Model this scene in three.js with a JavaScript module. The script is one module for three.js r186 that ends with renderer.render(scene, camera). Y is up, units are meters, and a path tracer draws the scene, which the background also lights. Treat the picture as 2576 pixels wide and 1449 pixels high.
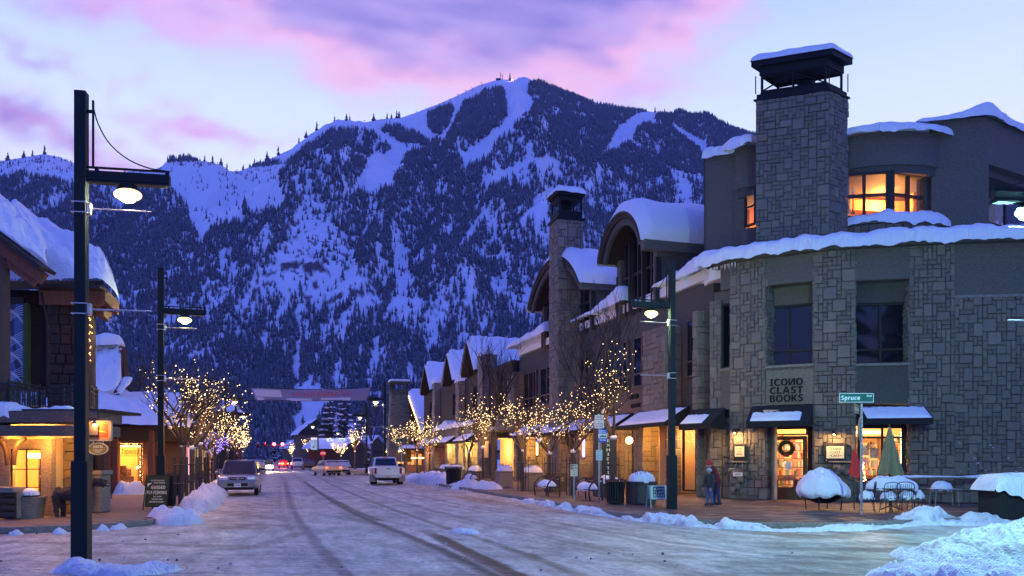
import * as THREE from 'three';
import { mergeGeometries, mergeVertices } from 'three/addons/utils/BufferGeometryUtils.js';
import { RoundedBoxGeometry } from 'three/addons/geometries/RoundedBoxGeometry.js';
import { MarchingCubes } from 'three/addons/objects/MarchingCubes.js';
import { FontLoader } from 'three/addons/loaders/FontLoader.js';
import { TextGeometry } from 'three/addons/geometries/TextGeometry.js';
import { createNoise2D, createNoise3D } from 'simplex-noise';

// ---------- camera: a level view with the lens shifted up, so verticals stay vertical ----------
const FPX = 2000, HX = 1288, HY = 1153, EYE = 1.85, VW = 2576, VH = 1449;
const scene = new THREE.Scene();
const camera = new THREE.PerspectiveCamera(2 * Math.atan(VH / 2 / FPX) * 180 / Math.PI, VW / VH, 0.3, 9000);
camera.position.set(0, EYE, 0);
camera.setViewOffset(VW, VH, 0, VH / 2 - HY, VW, VH);
camera.updateMatrixWorld(); camera.updateProjectionMatrix();

let seedN = 1;
function rng(seed) { let s = seed >>> 0; return () => { s = (s + 0x6d2b79f5) | 0; let t = Math.imul(s ^ (s >>> 15), 1 | s); t = (t + Math.imul(t ^ (t >>> 7), 61 | t)) ^ t; return ((t ^ (t >>> 14)) >>> 0) / 4294967296; }; }
const R = rng(77), rr = (a, b) => a + (b - a) * R();
const n2 = createNoise2D(rng(5)), n3 = createNoise3D(rng(6));
const fbm = (x, y, o = 4) => { let s = 0, a = 0.5, f = 1; for (let i = 0; i < o; i++) { s += a * n2(x * f + i * 17.3, y * f - i * 9.1); a *= 0.5; f *= 2.03; } return s; };
const clamp = (x, a = 0, b = 1) => Math.min(b, Math.max(a, x)), lerp = (a, b, t) => a + (b - a) * t;
const smooth = (a, b, x) => { const t = clamp((x - a) / (b - a)); return t * t * (3 - 2 * t); };
const lin = (c) => (c /= 255) <= 0.04045 ? c / 12.92 : Math.pow((c + 0.055) / 1.055, 2.4);
function curve(pts) { return (x) => { if (x <= pts[0][0]) return pts[0][1]; for (let i = 1; i < pts.length; i++) if (x <= pts[i][0]) { const [a, b] = pts[i - 1], [c, d] = pts[i]; return b + (d - b) * (x - a) / (c - a); } return pts[pts.length - 1][1]; }; }

// ---------- sky: clear dusk, bright towards the west behind the mountain, deep blue opposite, pink lit clouds ----------
const SKY_W = 2048, SKY_H = 1024;
const skyWest = [[0, [240, 214, 246]], [10, [242, 226, 254]], [16, [226, 228, 255]], [22, [207, 221, 255]], [27, [184, 205, 252]], [32, [152, 172, 245]], [42, [94, 134, 236]], [60, [60, 98, 226]], [90, [47, 82, 213]]];
const skyEast = [[0, [116, 122, 208]], [10, [106, 130, 228]], [30, [88, 122, 238]], [60, [60, 98, 227]], [90, [47, 82, 213]]];
const stops = (st, e) => { e = Math.max(0, e); for (let i = 1; i < st.length; i++) if (e <= st[i][0]) { const t = (e - st[i - 1][0]) / (st[i][0] - st[i - 1][0]); return st[i - 1][1].map((v, k) => lerp(lin(v), lin(st[i][1][k]), t)); } return st[st.length - 1][1].map(lin); };
const cloudEdge = curve([[-900, -500], [-300, -330], [40, -90], [260, -10], [480, 60], [660, 120], [800, 190], [930, 235], [1130, 262], [1350, 258], [1560, 215], [1690, 150], [1800, 70], [1900, -60], [2150, -330], [2700, -500]]);
const PINK = [226, 158, 212].map(lin), SALMON = [242, 160, 196].map(lin), LAV = [192, 168, 230].map(lin), DEEP = [124, 110, 194].map(lin);
const blobs = [[60, 300, 150, 50, 0.55, 0.9], [230, 385, 200, 42, 0.35, 0.85], [520, 325, 170, 34, 0.12, 0.8], [620, 345, 70, 26, 0.2, 0.35], [70, 140, 120, 24, 0.35, 0.5], [300, 215, 60, 18, 0.9, 0.22], [1600, 235, 170, 60, -0.15, 0.6], [300, 20, 230, 50, 0.25, 0.7]];
function skyColor(x, y, z) {
  const e = Math.asin(clamp(y, -1, 1)) * 180 / Math.PI, az = Math.atan2(x, -z);
  const west = smooth(-0.35, 0.95, Math.cos(az - 0.18));
  const W = stops(skyWest, e), E = stops(skyEast, e);
  const c = [0, 1, 2].map((k) => lerp(E[k], W[k], west));
  if (y > 0.001) {
    const f = smooth(0.25, 0.6, -z / Math.hypot(x, z)), q = Math.max(-z, 0.15);
    const px = HX + FPX * x / q, py = HY - FPX * y / q;
    const wx = px + 100 * fbm(px / 300, py / 220, 3) + 14 * fbm(px / 80 + 9, py / 60, 3), wy = py + 70 * fbm(px / 330 + 40, py / 160 + 7, 3) + 12 * fbm(px / 70, py / 40 + 3, 3);
    const inside = (cloudEdge(wx) - wy);
    let a = smooth(-120, 120, inside) * 0.95, deep = smooth(20, 200, inside + 60 * fbm(px / 330, py / 130, 3));
    const streak = 0.5 + 0.5 * fbm(px / 520 + py / 300, py / 90 - px / 400, 4);
    a *= lerp(0.72, 1, streak); deep *= lerp(0.5, 1.1, streak);
    let b = 0;
    for (const [bx, by, sx, sy, rot, w] of blobs) { const dx = wx - bx, dy = wy - by, cr = Math.cos(rot), sr = Math.sin(rot), gx = (dx * cr + dy * sr) / sx, gy = (-dx * sr + dy * cr) / sy; b = Math.max(b, w * Math.exp(-(gx * gx + gy * gy))); }
    const far = 0.5 * smooth(0.05, 0.6, fbm(az * 2.2, e / 16, 4)) * smooth(60, 30, e) * (1 - f);
    const warm = smooth(-60, 30, inside) * (1 - smooth(30, 130, inside)) * smooth(200, 900, px);
    const col = [0, 1, 2].map((k) => lerp(lerp(lerp(LAV[k], PINK[k], 0.6), SALMON[k], warm), DEEP[k], clamp(deep)));
    const lo = smooth(420, 60, px) * 0.7, bc = [0, 1, 2].map((k) => lerp(lerp(PINK[k], LAV[k], 0.55 - 0.4 * fbm(px / 150, py / 60, 2)), DEEP[k], lo * (0.75 + 0.5 * fbm(px / 120, py / 70, 2))));
    for (let k = 0; k < 3; k++) { c[k] = lerp(c[k], bc[k], clamp(b * 1.15) * f); c[k] = lerp(c[k], col[k], a * f); c[k] = lerp(c[k], lerp(c[k], LAV[k], 0.35), far); }
  } else { const g = smooth(0, -0.25, y); for (let k = 0; k < 3; k++) c[k] = lerp(c[k], [0.12, 0.12, 0.22][k], g); }
  return c;
}
{
  const data = new Float32Array(SKY_W * SKY_H * 4);
  for (let j = 0; j < SKY_H; j++) {
    const el = ((j + 0.5) / SKY_H - 0.5) * Math.PI;
    for (let i = 0; i < SKY_W; i++) {
      const a = ((i + 0.5) / SKY_W - 0.5) * 2 * Math.PI, c = skyColor(Math.cos(el) * Math.cos(a), Math.sin(el), Math.cos(el) * Math.sin(a)), p = (j * SKY_W + i) * 4;
      data[p] = c[0]; data[p + 1] = c[1]; data[p + 2] = c[2]; data[p + 3] = 1;
    }
  }
  const t = new THREE.DataTexture(data, SKY_W, SKY_H, THREE.RGBAFormat, THREE.FloatType);
  t.mapping = THREE.EquirectangularReflectionMapping; t.magFilter = THREE.LinearFilter; t.minFilter = THREE.LinearFilter; t.needsUpdate = true;
  scene.background = t; scene.environment = t; scene.environmentIntensity = 1; scene.backgroundIntensity = 1;
}
// the last of the dusk glow, low in the west, far weaker than a day's sun
const sun = new THREE.DirectionalLight(new THREE.Color().setRGB(1, 0.72, 0.75), 0.12);
sun.position.set(500, 420, -1400); sun.castShadow = true; sun.shadow.radius = 40; sun.shadow.mapSize.set(2048, 2048);
Object.assign(sun.shadow.camera, { left: -120, right: 120, top: 120, bottom: -120, near: 10, far: 4000 });
scene.add(sun, sun.target);
const EXPOSURE = 1.45;

// ---------- helpers ----------
const used = new Map();
function numbered(n) { const k = used.get(n) || 0; used.set(n, k + 1); return k ? n + '_' + String(k).padStart(3, '0') : n; }
function tag(o, label, category, group, kind) { if (label) o.userData.label = label; if (category) o.userData.category = category; if (group) o.userData.group = group; if (kind) o.userData.kind = kind; return o; }
function thing(name, label, category, pos = [0, 0, 0], turn = 0, group) {
  const o = new THREE.Group(); o.name = numbered(name); o.position.set(...pos); o.rotation.y = turn; scene.add(o); return tag(o, label, category, group);
}
function struct(name, geo, mat) { const m = new THREE.Mesh(geo, mat); m.name = numbered(name); m.userData.kind = 'structure'; scene.add(m); return m; }
function part(name, geo, mat, parent) { const m = new THREE.Mesh(geo, mat); m.name = name; parent.add(m); return m; }
function dup(src, pos, turn, label, group) { const c = src.clone(); c.name = numbered(src.userData.base || src.name.replace(/_\d{3}$/, '')); c.userData = { ...src.userData }; if (label) c.userData.label = label; if (group) c.userData.group = group; c.position.set(...pos); c.rotation.y = turn; scene.add(c); return c; }
const X = (px, d) => (px - HX) / FPX * d, Y = (py, d) => EYE + (HY - py) / FPX * d;
const P = (px, py, d) => [X(px, d), Y(py, d), -d];
const G = (px, py, y = 0) => { const d = (EYE - y) * FPX / (py - HY); return [X(px, d), y, -d]; };
const STREET = -0.3065, TURN = Math.atan(0.3065);          // the street's heading: x changes by STREET for each metre away

function boxUV(g) { // uv in metres from the dominant axis of each normal
  const p = g.attributes.position, n = g.attributes.normal, uv = new Float32Array(p.count * 2);
  for (let i = 0; i < p.count; i++) { const x = Math.abs(n.getX(i)), y = Math.abs(n.getY(i)), z = Math.abs(n.getZ(i)); if (y >= x && y >= z) { uv[2 * i] = p.getX(i); uv[2 * i + 1] = p.getZ(i); } else if (x > z) { uv[2 * i] = p.getZ(i); uv[2 * i + 1] = p.getY(i); } else { uv[2 * i] = p.getX(i); uv[2 * i + 1] = p.getY(i); } }
  g.setAttribute('uv', new THREE.BufferAttribute(uv, 2)); return g;
}
const M4 = new THREE.Matrix4(), V3 = (a) => new THREE.Vector3(...a);
class MB {                                                    // collects shapes and merges them into ONE mesh
  constructor() { this.l = []; }
  add(g, m) { g = g.index ? g.toNonIndexed() : g; if (m) g.applyMatrix4(m); for (const k of Object.keys(g.attributes)) if (!['position', 'normal', 'uv'].includes(k)) g.deleteAttribute(k); if (!g.attributes.normal) g.computeVertexNormals(); if (!g.attributes.uv) g.setAttribute('uv', new THREE.BufferAttribute(new Float32Array(g.attributes.position.count * 2), 2)); this.l.push(g); return this; }
  at(g, x, y, z, rx = 0, ry = 0, rz = 0, s = 1) { return this.add(g, new THREE.Matrix4().compose(V3([x, y, z]), new THREE.Quaternion().setFromEuler(new THREE.Euler(rx, ry, rz)), Array.isArray(s) ? V3(s) : V3([s, s, s]))); }
  box(x, y, z, w, h, d, rx = 0, ry = 0, rz = 0) { return this.at(boxUV(new THREE.BoxGeometry(w, h, d)), x, y, z, rx, ry, rz); }
  rbox(x, y, z, w, h, d, r = 0.02, ry = 0, rx = 0, rz = 0) { return this.at(boxUV(new RoundedBoxGeometry(w, h, d, 2, Math.min(r, w / 2.01, h / 2.01, d / 2.01))), x, y, z, rx, ry, rz); }
  cyl(x, y, z, r0, r1, h, n = 12, rx = 0, ry = 0, rz = 0) { return this.at(new THREE.CylinderGeometry(r1, r0, h, n), x, y, z, rx, ry, rz); }
  bar(a, b, r, n = 6, r2 = r) { const A = V3(a), B = V3(b), L = A.distanceTo(B), g = new THREE.CylinderGeometry(r2, r, L, n, 1); const q = new THREE.Quaternion().setFromUnitVectors(new THREE.Vector3(0, 1, 0), B.clone().sub(A).normalize()); return this.add(g, new THREE.Matrix4().compose(A.add(B).multiplyScalar(0.5), q, V3([1, 1, 1]))); }
  tube(pts, r, seg = 20, n = 6) { return this.add(new THREE.TubeGeometry(new THREE.CatmullRomCurve3(pts.map(V3)), seg, r, n)); }
  sph(x, y, z, r, s = [1, 1, 1], n = 12) { return this.at(new THREE.SphereGeometry(r, n, Math.max(6, n * 0.7 | 0)), x, y, z, 0, 0, 0, s); }
  geo() { return this.l.length > 1 ? mergeGeometries(this.l, false) : this.l[0]; }
  build(name, mat, parent) { return part(name, this.geo(), mat, parent); }
}
// a surface over a nu x nv grid
function gridSurf(nu, nv, f, closeU = false) {
  const pos = [], uv = [], idx = [];
  for (let j = 0; j <= nv; j++) for (let i = 0; i <= nu; i++) { const p = f(i / nu, j / nv); pos.push(p[0], p[1], p[2]); uv.push(p[3] ?? p[0], p[4] ?? p[2]); }
  for (let j = 0; j < nv; j++) for (let i = 0; i < nu; i++) { const a = j * (nu + 1) + i, b = a + 1, c = a + nu + 1, d = c + 1; idx.push(a, c, b, b, c, d); }
  const g = new THREE.BufferGeometry(); g.setAttribute('position', new THREE.Float32BufferAttribute(pos, 3)); g.setAttribute('uv', new THREE.Float32BufferAttribute(uv, 2)); g.setIndex(idx); g.computeVertexNormals(); return g;
}
function prism(pts, depth, bevel = 0) { // outline in x,y pushed along +z
  const s = new THREE.Shape(pts.map((p) => new THREE.Vector2(p[0], p[1])));
  const g = new THREE.ExtrudeGeometry(s, bevel ? { depth: depth - 2 * bevel, bevelEnabled: true, bevelSize: bevel, bevelThickness: bevel, bevelSegments: 2, bevelOffset: -bevel } : { depth, bevelEnabled: false }); if (bevel) g.translate(0, 0, bevel); return g;
}
function plan(pts, y0, y1) { // outline in x,z raised from y0 to y1
  const s = new THREE.Shape(pts.map((p) => new THREE.Vector2(p[0], -p[1]))), g = new THREE.ExtrudeGeometry(s, { depth: y1 - y0, bevelEnabled: false }); g.rotateX(-Math.PI / 2); g.translate(0, y0, 0); return boxUV(g);
}
// move a group's origin to pos, leaving what it shows where it is
function rebase(g, pos) { g.position.set(...pos); for (const c of g.children) c.position.sub(g.position); return g; }

// ---------- textures and materials ----------
function dataTex(w, h, f, srgb = true, repeat = 1) {
  const d = new Uint8Array(w * h * 4); for (let j = 0; j < h; j++) for (let i = 0; i < w; i++) { const c = f(i / w, j / h, i, j), p = (j * w + i) * 4; d[p] = clamp(c[0], 0, 255); d[p + 1] = clamp(c[1], 0, 255); d[p + 2] = clamp(c[2], 0, 255); d[p + 3] = 255; }
  const t = new THREE.DataTexture(d, w, h); t.wrapS = t.wrapT = THREE.RepeatWrapping; t.magFilter = THREE.LinearFilter; t.minFilter = THREE.LinearFilter; if (srgb) t.colorSpace = THREE.SRGBColorSpace; t.repeat.set(repeat, repeat); t.needsUpdate = true; return t;
}
const tile = (x, y, s, o) => { // noise that repeats over 0..1
  const a = 2 * Math.PI * x, b = 2 * Math.PI * y, q = s / 6.283; let v = 0, k = 0.5, f = 1; for (let i = 0; i < o; i++) { v += k * (n3(Math.cos(a) * q * f + i * 7, Math.sin(a) * q * f + 3 * Math.cos(b) * q * f, Math.sin(b) * q * f * 2 + i * 3)); k *= 0.5; f *= 2; } return v;
};
const rough = dataTex(256, 256, (x, y) => { const v = 128 + 150 * tile(x, y, 9, 4); return [v, v, v]; }, false);
const grainT = dataTex(256, 256, (x, y) => { const v = 222 + 52 * tile(x, y, 12, 4) + 10 * (R() - 0.5); return [v, v, v * 0.99]; });
const col = (r, g, b) => new THREE.Color().setRGB(r, g, b);
const mat = (r, g, b, o = {}) => new THREE.MeshStandardMaterial({ color: col(r, g, b), roughness: 0.85, metalness: 0, ...o });
const rep = (t, s) => { const c = t.clone(); c.repeat.set(s, s); c.needsUpdate = true; return c; };
const bumpFine = rep(rough, 2.2), bumpSnow = rep(rough, 0.9), grain1 = rep(grainT, 0.8);
const M = {
  snow: mat(0.80, 0.83, 0.90, { roughness: 0.75, bumpMap: bumpSnow, bumpScale: 0.03 }),
  snowClean: mat(0.82, 0.85, 0.91, { roughness: 0.7, bumpMap: bumpSnow, bumpScale: 0.012 }),
  stucco: mat(0.155, 0.138, 0.118, { map: grain1, bumpMap: bumpFine, bumpScale: 0.006 }),
  stuccoDark: mat(0.1, 0.094, 0.086, { map: grain1, bumpMap: bumpFine, bumpScale: 0.006 }),
  mortar: mat(0.09, 0.08, 0.07),
  stones: [[0.31, 0.275, 0.225], [0.28, 0.25, 0.215], [0.34, 0.295, 0.24], [0.265, 0.24, 0.21], [0.3, 0.26, 0.21]].map((c) => mat(...c, { map: rep(grainT, 1.3), bumpMap: rep(rough, 2.4), bumpScale: 0.02, roughness: 0.9 })),
  black: new THREE.MeshPhysicalMaterial({ color: col(0.01, 0.011, 0.014), roughness: 0.6, specularIntensity: 0.4 }), iron: mat(0.03, 0.028, 0.028, { roughness: 0.6 }), post: new THREE.MeshPhysicalMaterial({ color: col(0.012, 0.02, 0.023), roughness: 0.55, specularIntensity: 0.35 }),
  steel: mat(0.5, 0.5, 0.5, { roughness: 0.35, metalness: 0.8 }), galv: mat(0.35, 0.36, 0.38, { roughness: 0.5, metalness: 0.5 }),
  frame: mat(0.02, 0.015, 0.014, { roughness: 0.75 }), wood: mat(0.16, 0.075, 0.04, { map: grain1 }), woodDark: mat(0.04, 0.024, 0.018, { map: grain1 }), woodRed: mat(0.24, 0.085, 0.05, { map: grain1 }), log: mat(0.09, 0.055, 0.045, { bumpMap: bumpFine, bumpScale: 0.03 }),
  glass: new THREE.MeshPhysicalMaterial({ color: 0xffffff, roughness: 0.02, transmission: 1, thickness: 0, ior: 1.5 }),
  darkGlass: new THREE.MeshPhysicalMaterial({ color: col(0.008, 0.009, 0.014), roughness: 0.04, specularIntensity: 1, ior: 1.6 }),
  canvas: mat(0.012, 0.012, 0.014, { roughness: 0.95 }), bark: mat(0.07, 0.055, 0.05, { roughness: 0.95 }), twig: mat(0.055, 0.04, 0.035),
  concrete: mat(0.3, 0.27, 0.24, { map: grain1, bumpMap: bumpFine, bumpScale: 0.01 }), leaf: mat(0.025, 0.05, 0.022), white: mat(0.75, 0.75, 0.73), red: mat(0.5, 0.03, 0.03),
};
const glow = (r, g, b, k) => new THREE.MeshStandardMaterial({ color: 0x000000, emissive: col(r, g, b), emissiveIntensity: k });
const WARM = [1, 0.55, 0.16], AMBER = [1, 0.43, 0.08];
function pointLight(p, c, i, radius = 1) { const l = new THREE.PointLight(col(...c), i, 0, 2); l.position.set(...p); l.castShadow = true; l.shadow.radius = radius; scene.add(l); return l; }
function signTex(w, h, draw) { const c = document.createElement('canvas'); c.width = w; c.height = h; const x = c.getContext('2d'); draw(x, w, h); const t = new THREE.CanvasTexture(c); t.colorSpace = THREE.SRGBColorSpace; t.magFilter = THREE.LinearFilter; return t; }
const font = await new FontLoader().loadAsync('fonts/droid/droid_sans_bold.typeface.json');
function letters(str, size, depth, mirror = '') { // list of letter geometries laid out from x = 0; letters in mirror are reversed
  const out = []; let x = 0;
  for (const ch of str) {
    if (ch === ' ') { x += size * 0.45; continue; }
    const g = new TextGeometry(ch, { font, size, depth, curveSegments: 5 }); g.computeBoundingBox(); const b = g.boundingBox, w = b.max.x - b.min.x; g.translate(-b.min.x, 0, 0);
    if (mirror.includes(ch)) { const p = g.attributes.position; for (let i = 0; i < p.count; i++) p.setX(i, w - p.getX(i)); for (let i = 0; i < p.count; i += 3) { const a = [p.getX(i), p.getY(i), p.getZ(i)]; p.setXYZ(i, p.getX(i + 1), p.getY(i + 1), p.getZ(i + 1)); p.setXYZ(i + 1, ...a); } g.computeVertexNormals(); }
    g.translate(x, 0, 0); out.push(g); x += w + size * 0.14;
  }
  out.width = x - size * 0.14; return out;
}

// ================= the mountain: terrain, its forest, lone trees, lift towers =================
const skyline = curve([[-1600, 560], [-700, 470], [-250, 415], [0, 405], [60, 395], [110, 386], [150, 395], [185, 410], [215, 440], [260, 450], [330, 440], [390, 425], [430, 410], [480, 402], [520, 405], [545, 412], [575, 431], [605, 429], [640, 414], [700, 390], [740, 370], [780, 337], [820, 314], [850, 301], [880, 303], [905, 309], [960, 299], [1010, 295], [1050, 281], [1100, 262], [1150, 240], [1200, 216], [1240, 203], [1262, 199], [1330, 202], [1352, 206], [1400, 222], [1450, 240], [1500, 258], [1560, 268], [1640, 281], [1700, 290], [1760, 300], [1850, 322], [1950, 350], [2100, 385], [2600, 480], [3600, 640]]);
const ridgeD = curve([[-1600, 2000], [0, 2150], [560, 2250], [900, 2450], [1262, 2600], [1900, 2500], [3600, 2100]]);
const baseD = curve([[-1600, 800], [0, 850], [600, 830], [1200, 860], [2000, 800], [3600, 700]]);
const knobs = [[800, 590, 105, 190, 130], [880, 720, 55, 120, 80], [640, 740, 45, 120, 80], [1140, 770, 60, 75, 70], [1330, 450, 80, 200, 130], [1420, 620, 55, 180, 90], [560, 520, 40, 150, 90], [330, 530, 50, 200, 90]].map(([px, py, h, sx, sd]) => { // bumps that stand out of the slope
  const u = (px - HX) / FPX, D = ridgeD(px), d0 = baseD(px), e = (HY - py) / FPX, s = (HY - skyline(px)) / FPX * D; let d = (s * d0 / (D - d0)) / (s / (D - d0) - e); return { x: u * d, d, h, sx, sd };
});
function terrain(u, d) {
  const px = HX + u * FPX, D = ridgeD(px), d0 = baseD(px), E = (HY - skyline(px)) / FPX, t = (d - d0) / (D - d0), x = u * d;
  if (t > 1) return EYE + E * D - (d - D) * 0.55;
  let h = 0;
  if (t > 0) {
    h = E * D * (0.86 * t + 0.14 * t * t * (3 - 2 * t));
    const env = Math.min(1, t * 5) * smooth(1, 0.86, t);
    h += env * (22 * smooth(0.06, 0.02, Math.abs(mask(px, HY - FPX * (h - EYE) / d)[0] - 0.16)) * (0.3 - Math.abs(fbm(x / 70, d / 60, 3))) + 58 * fbm(x / 620, d / 900, 3) + 42 * (0.35 - Math.abs(n2(x / 210 + 5, d / 700))) + 16 * fbm(x / 90, d / 150, 3));
    for (const k of knobs) { const a = (x - k.x) / k.sx, b = (d - k.d) / k.sd; const q = a * a + (b < 0 ? b * b * 1.3 : b * b * 0.3); if (q < 6) h += env * k.h * 1.25 * Math.exp(-q); }
  }
  return h + smooth(-0.02, 0.02, t) * 1;
}
// where trees and rock are, drawn as seen from the town (2576 x 1449 map, half size): red = forest, green = rock
const mask = (() => {
  const c = document.createElement('canvas'); c.width = 1288; c.height = 725; const x = c.getContext('2d'); x.scale(0.5, 0.5);
  const F = (v, pts, f = (p) => p, g = 0) => { x.fillStyle = `rgb(${Math.round(v * 255)},${g},0)`; x.beginPath(); pts.forEach((p, i) => { const q = f(p); i ? x.lineTo(q[0], q[1]) : x.moveTo(q[0], q[1]); }); x.closePath(); x.fill(); };
  const A = ([a, b]) => [603.7 + 0.3241 * a, 134.2 + 0.3241 * b], B = ([a, b]) => [1006.2 + 0.3241 * a, 335.4 + 0.3241 * b], C = ([a, b]) => [335.4 + 0.3241 * a, 469.6 + 0.3241 * b];
  x.fillStyle = 'rgb(235,0,0)'; x.fillRect(0, 0, 2576, 1449);
  // open, thinly wooded lower middle and right
  F(0.75, [[480, 640], [620, 560], [700, 560], [860, 600], [930, 760], [960, 860], [820, 880], [600, 860], [420, 760]]);
  F(0.66, [[1150, 620], [1210, 500], [1240, 470], [1400, 410], [1770, 470], [1770, 830], [1380, 830], [1300, 800], [1170, 700]]);
  F(0.8, [[300, 720], [480, 700], [620, 820], [540, 900], [300, 860]]);
  F(0.85, [[560, 880], [960, 870], [1060, 960], [1000, 1040], [640, 1010]]);
  F(0.78, [[1000, 740], [1090, 700], [1200, 720], [1240, 850], [1150, 930], [1040, 900]]);
  // upper left snow fields
  F(0.05, [[0, 380], [110, 370], [215, 420], [600, 400], [640, 430], [600, 560], [480, 480], [215, 470], [190, 470], [0, 455]]);
  F(0.9, [[0, 455], [60, 440], [215, 470], [300, 465], [400, 470], [440, 480], [470, 560], [490, 600], [400, 700], [210, 700], [0, 640]]);
  F(0.02, [[425, 466], [505, 478], [570, 515], [622, 552], [566, 566], [536, 580], [508, 606], [480, 566], [470, 520], [448, 494]]);
  F(0.02, [[604, 427], [659, 419], [724, 413], [725, 426], [704, 445], [704, 478], [716, 494], [714, 523], [698, 528], [662, 533], [633, 543], [620, 520], [612, 491], [596, 445]]);
  // the open top under the ridge
  F(0, [[380, 360], [170, 850], [370, 860], [440, 800], [560, 690], [690, 610], [830, 590], [960, 590], [1050, 615], [1190, 660], [1310, 740], [1470, 735], [1500, 680], [1600, 690], [1700, 770], [1745, 890], [1860, 850], [1960, 790], [2000, 680], [2110, 630], [2150, 550], [2250, 480], [2290, 380], [2440, 300], [2400, 100], [1700, 100], [900, 350]], A);
  F(0.95, [[1450, 480], [1490, 460], [1560, 430], [1650, 405], [1665, 440], [1640, 520], [1600, 600], [1550, 640], [1500, 625], [1465, 580]], A);
  F(1, [[1750, 380], [1850, 340], [1900, 300], [2030, 280], [2060, 310], [2078, 450], [2060, 540], [1960, 600], [1880, 740], [1800, 770], [1720, 760], [1620, 690], [1600, 660], [1650, 580], [1680, 500]], A);
  F(0.95, [[1100, 610], [1130, 560], [1230, 560], [1300, 610], [1380, 630], [1470, 680], [1470, 735], [1390, 725], [1320, 695], [1310, 740], [1190, 665]], A);
  F(0.8, [[510, 760], [560, 700], [680, 650], [830, 610], [960, 600], [1050, 645], [1180, 715], [1180, 745], [1130, 785], [1050, 745], [1010, 800], [960, 880], [930, 950], [880, 1060], [840, 1110], [345, 1110], [310, 1050], [320, 950], [430, 870]], A);
  F(0.9, [[2240, 250], [2330, 225], [2500, 220], [2700, 330], [2700, 420], [2300, 420], [2290, 380], [2245, 320]], A);
  F(0.35, [[560, 760], [760, 700], [900, 780], [960, 800], [800, 860], [620, 850]], A);
  F(0, [[1050, 600], [1190, 650], [1310, 735], [1390, 740], [1290, 800], [1270, 870], [1210, 960], [1180, 1040], [1090, 1080], [1060, 1120], [1000, 1100], [940, 1075], [850, 1110], [880, 1060], [950, 930], [1010, 800], [1060, 760], [1130, 790], [1185, 745], [1050, 640]], A);
  F(0, [[1880, 1000], [1990, 930], [2120, 885], [2220, 825], [2300, 812], [2440, 812], [2440, 880], [2330, 960], [2200, 960], [2060, 1000], [1900, 1060]], A);
  F(0.35, [[2100, 950], [2250, 830], [2330, 830], [2350, 960], [2200, 1050]], A);
  // right hand side runs
  F(0, [[500, 150], [720, 0], [560, 250], [500, 285]], B); F(0, [[1550, 180], [1660, 80], [1665, 0], [1810, 0], [1810, 65], [1690, 80], [1570, 190]], B);
  F(0.05, [[1870, 130], [1930, 150], [2050, 240], [2240, 320], [2230, 400], [2120, 330], [2000, 220]], B); F(0, [[2130, 0], [2250, 5], [2390, 70], [2345, 115], [2230, 55]], B);
  F(0.03, [[1140, 380], [1220, 200], [1235, 320], [1100, 400], [1010, 510], [960, 590], [940, 570]], B); F(0.04, [[1080, 480], [1200, 420], [1150, 690], [1020, 680], [930, 660], [1000, 590]], B);
  F(0.03, [[600, 560], [640, 620], [520, 780], [470, 900], [560, 820], [650, 700], [680, 600]], B);
  F(0.05, [[700, 120], [760, 250], [640, 330], [600, 300]], ([a, b]) => [a - 5000, b]);
  F(0.02, [[735, 1060], [800, 960], [840, 1010], [790, 1090], [745, 1110]]);
  for (const p of [[1010, 640, 40, 200], [560, 640, 16, 60], [705, 640, 18, 90], [1245, 560, 16, 60], [745, 900, 26, 70], [850, 920, 24, 90], [930, 930, 18, 60], [1030, 930, 18, 50]]) F(0.06, [[p[0] - p[2] / 2, p[1]], [p[0] + p[2] / 2, p[1] - 20], [p[0] + p[2] * 0.4, p[1] + p[3]], [p[0] - p[2] * 0.2, p[1] + p[3] * 0.8]]);
  F(0, [[1510, 392], [1530, 372], [1545, 340], [1562, 318], [1600, 288], [1655, 276], [1650, 306], [1605, 326], [1594, 350], [1575, 365], [1545, 384]]); F(0, [[1690, 318], [1712, 322], [1782, 366], [1772, 388], [1728, 352]]); F(0.1, [[1690, 440], [1740, 470], [1760, 560], [1700, 520]]);
  // rock knob on the left of the middle, with thin trees and cliff bands
  F(0.16, [[1390, 55], [1440, 60], [1560, 280], [1700, 470], [1710, 560], [1860, 760], [1940, 950], [1400, 950], [1240, 860], [930, 860], [900, 760], [1040, 620], [1200, 420], [1260, 200]], C);
  F(0.16, [[220, 1449], [250, 1330], [330, 1240], [440, 1210], [540, 1280], [560, 1400], [480, 1449]], B); F(0.16, [[500, 790], [640, 730], [740, 760], [760, 860], [640, 960], [580, 900]], C);
  x.globalCompositeOperation = 'lighter';
  for (const q of [[[1140, 600], [1290, 575], [1285, 640], [1150, 675]], [[1300, 620], [1440, 566], [1525, 670], [1330, 675]], [[950, 735], [1025, 760], [940, 835]], [[1030, 690], [1115, 690], [1055, 755]], [[1665, 790], [1790, 800], [1800, 855], [1690, 845]], [[1545, 860], [1640, 830], [1600, 900], [1480, 920]], [[570, 770], [740, 745], [735, 790], [640, 850], [560, 820]], [[1400, 880], [1560, 890], [1500, 950], [1420, 940]], [[580, 950], [680, 960], [640, 1000]], [[830, 940], [920, 950], [880, 985]], [[1560, 470], [1690, 480], [1640, 560]]]) F(0, q, C, 255);
  for (const q of [[[340, 1255], [420, 1265], [400, 1310], [350, 1290]], [[240, 1330], [330, 1300], [290, 1420], [230, 1420]], [[640, 1120], [720, 1130], [700, 1180], [650, 1170]], [[470, 1240], [550, 1290], [540, 1400], [480, 1360]], [[870, 640], [960, 620], [930, 690], [840, 700]]]) F(0, q, B, 255);
  const d = x.getImageData(0, 0, 1288, 725).data;
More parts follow.
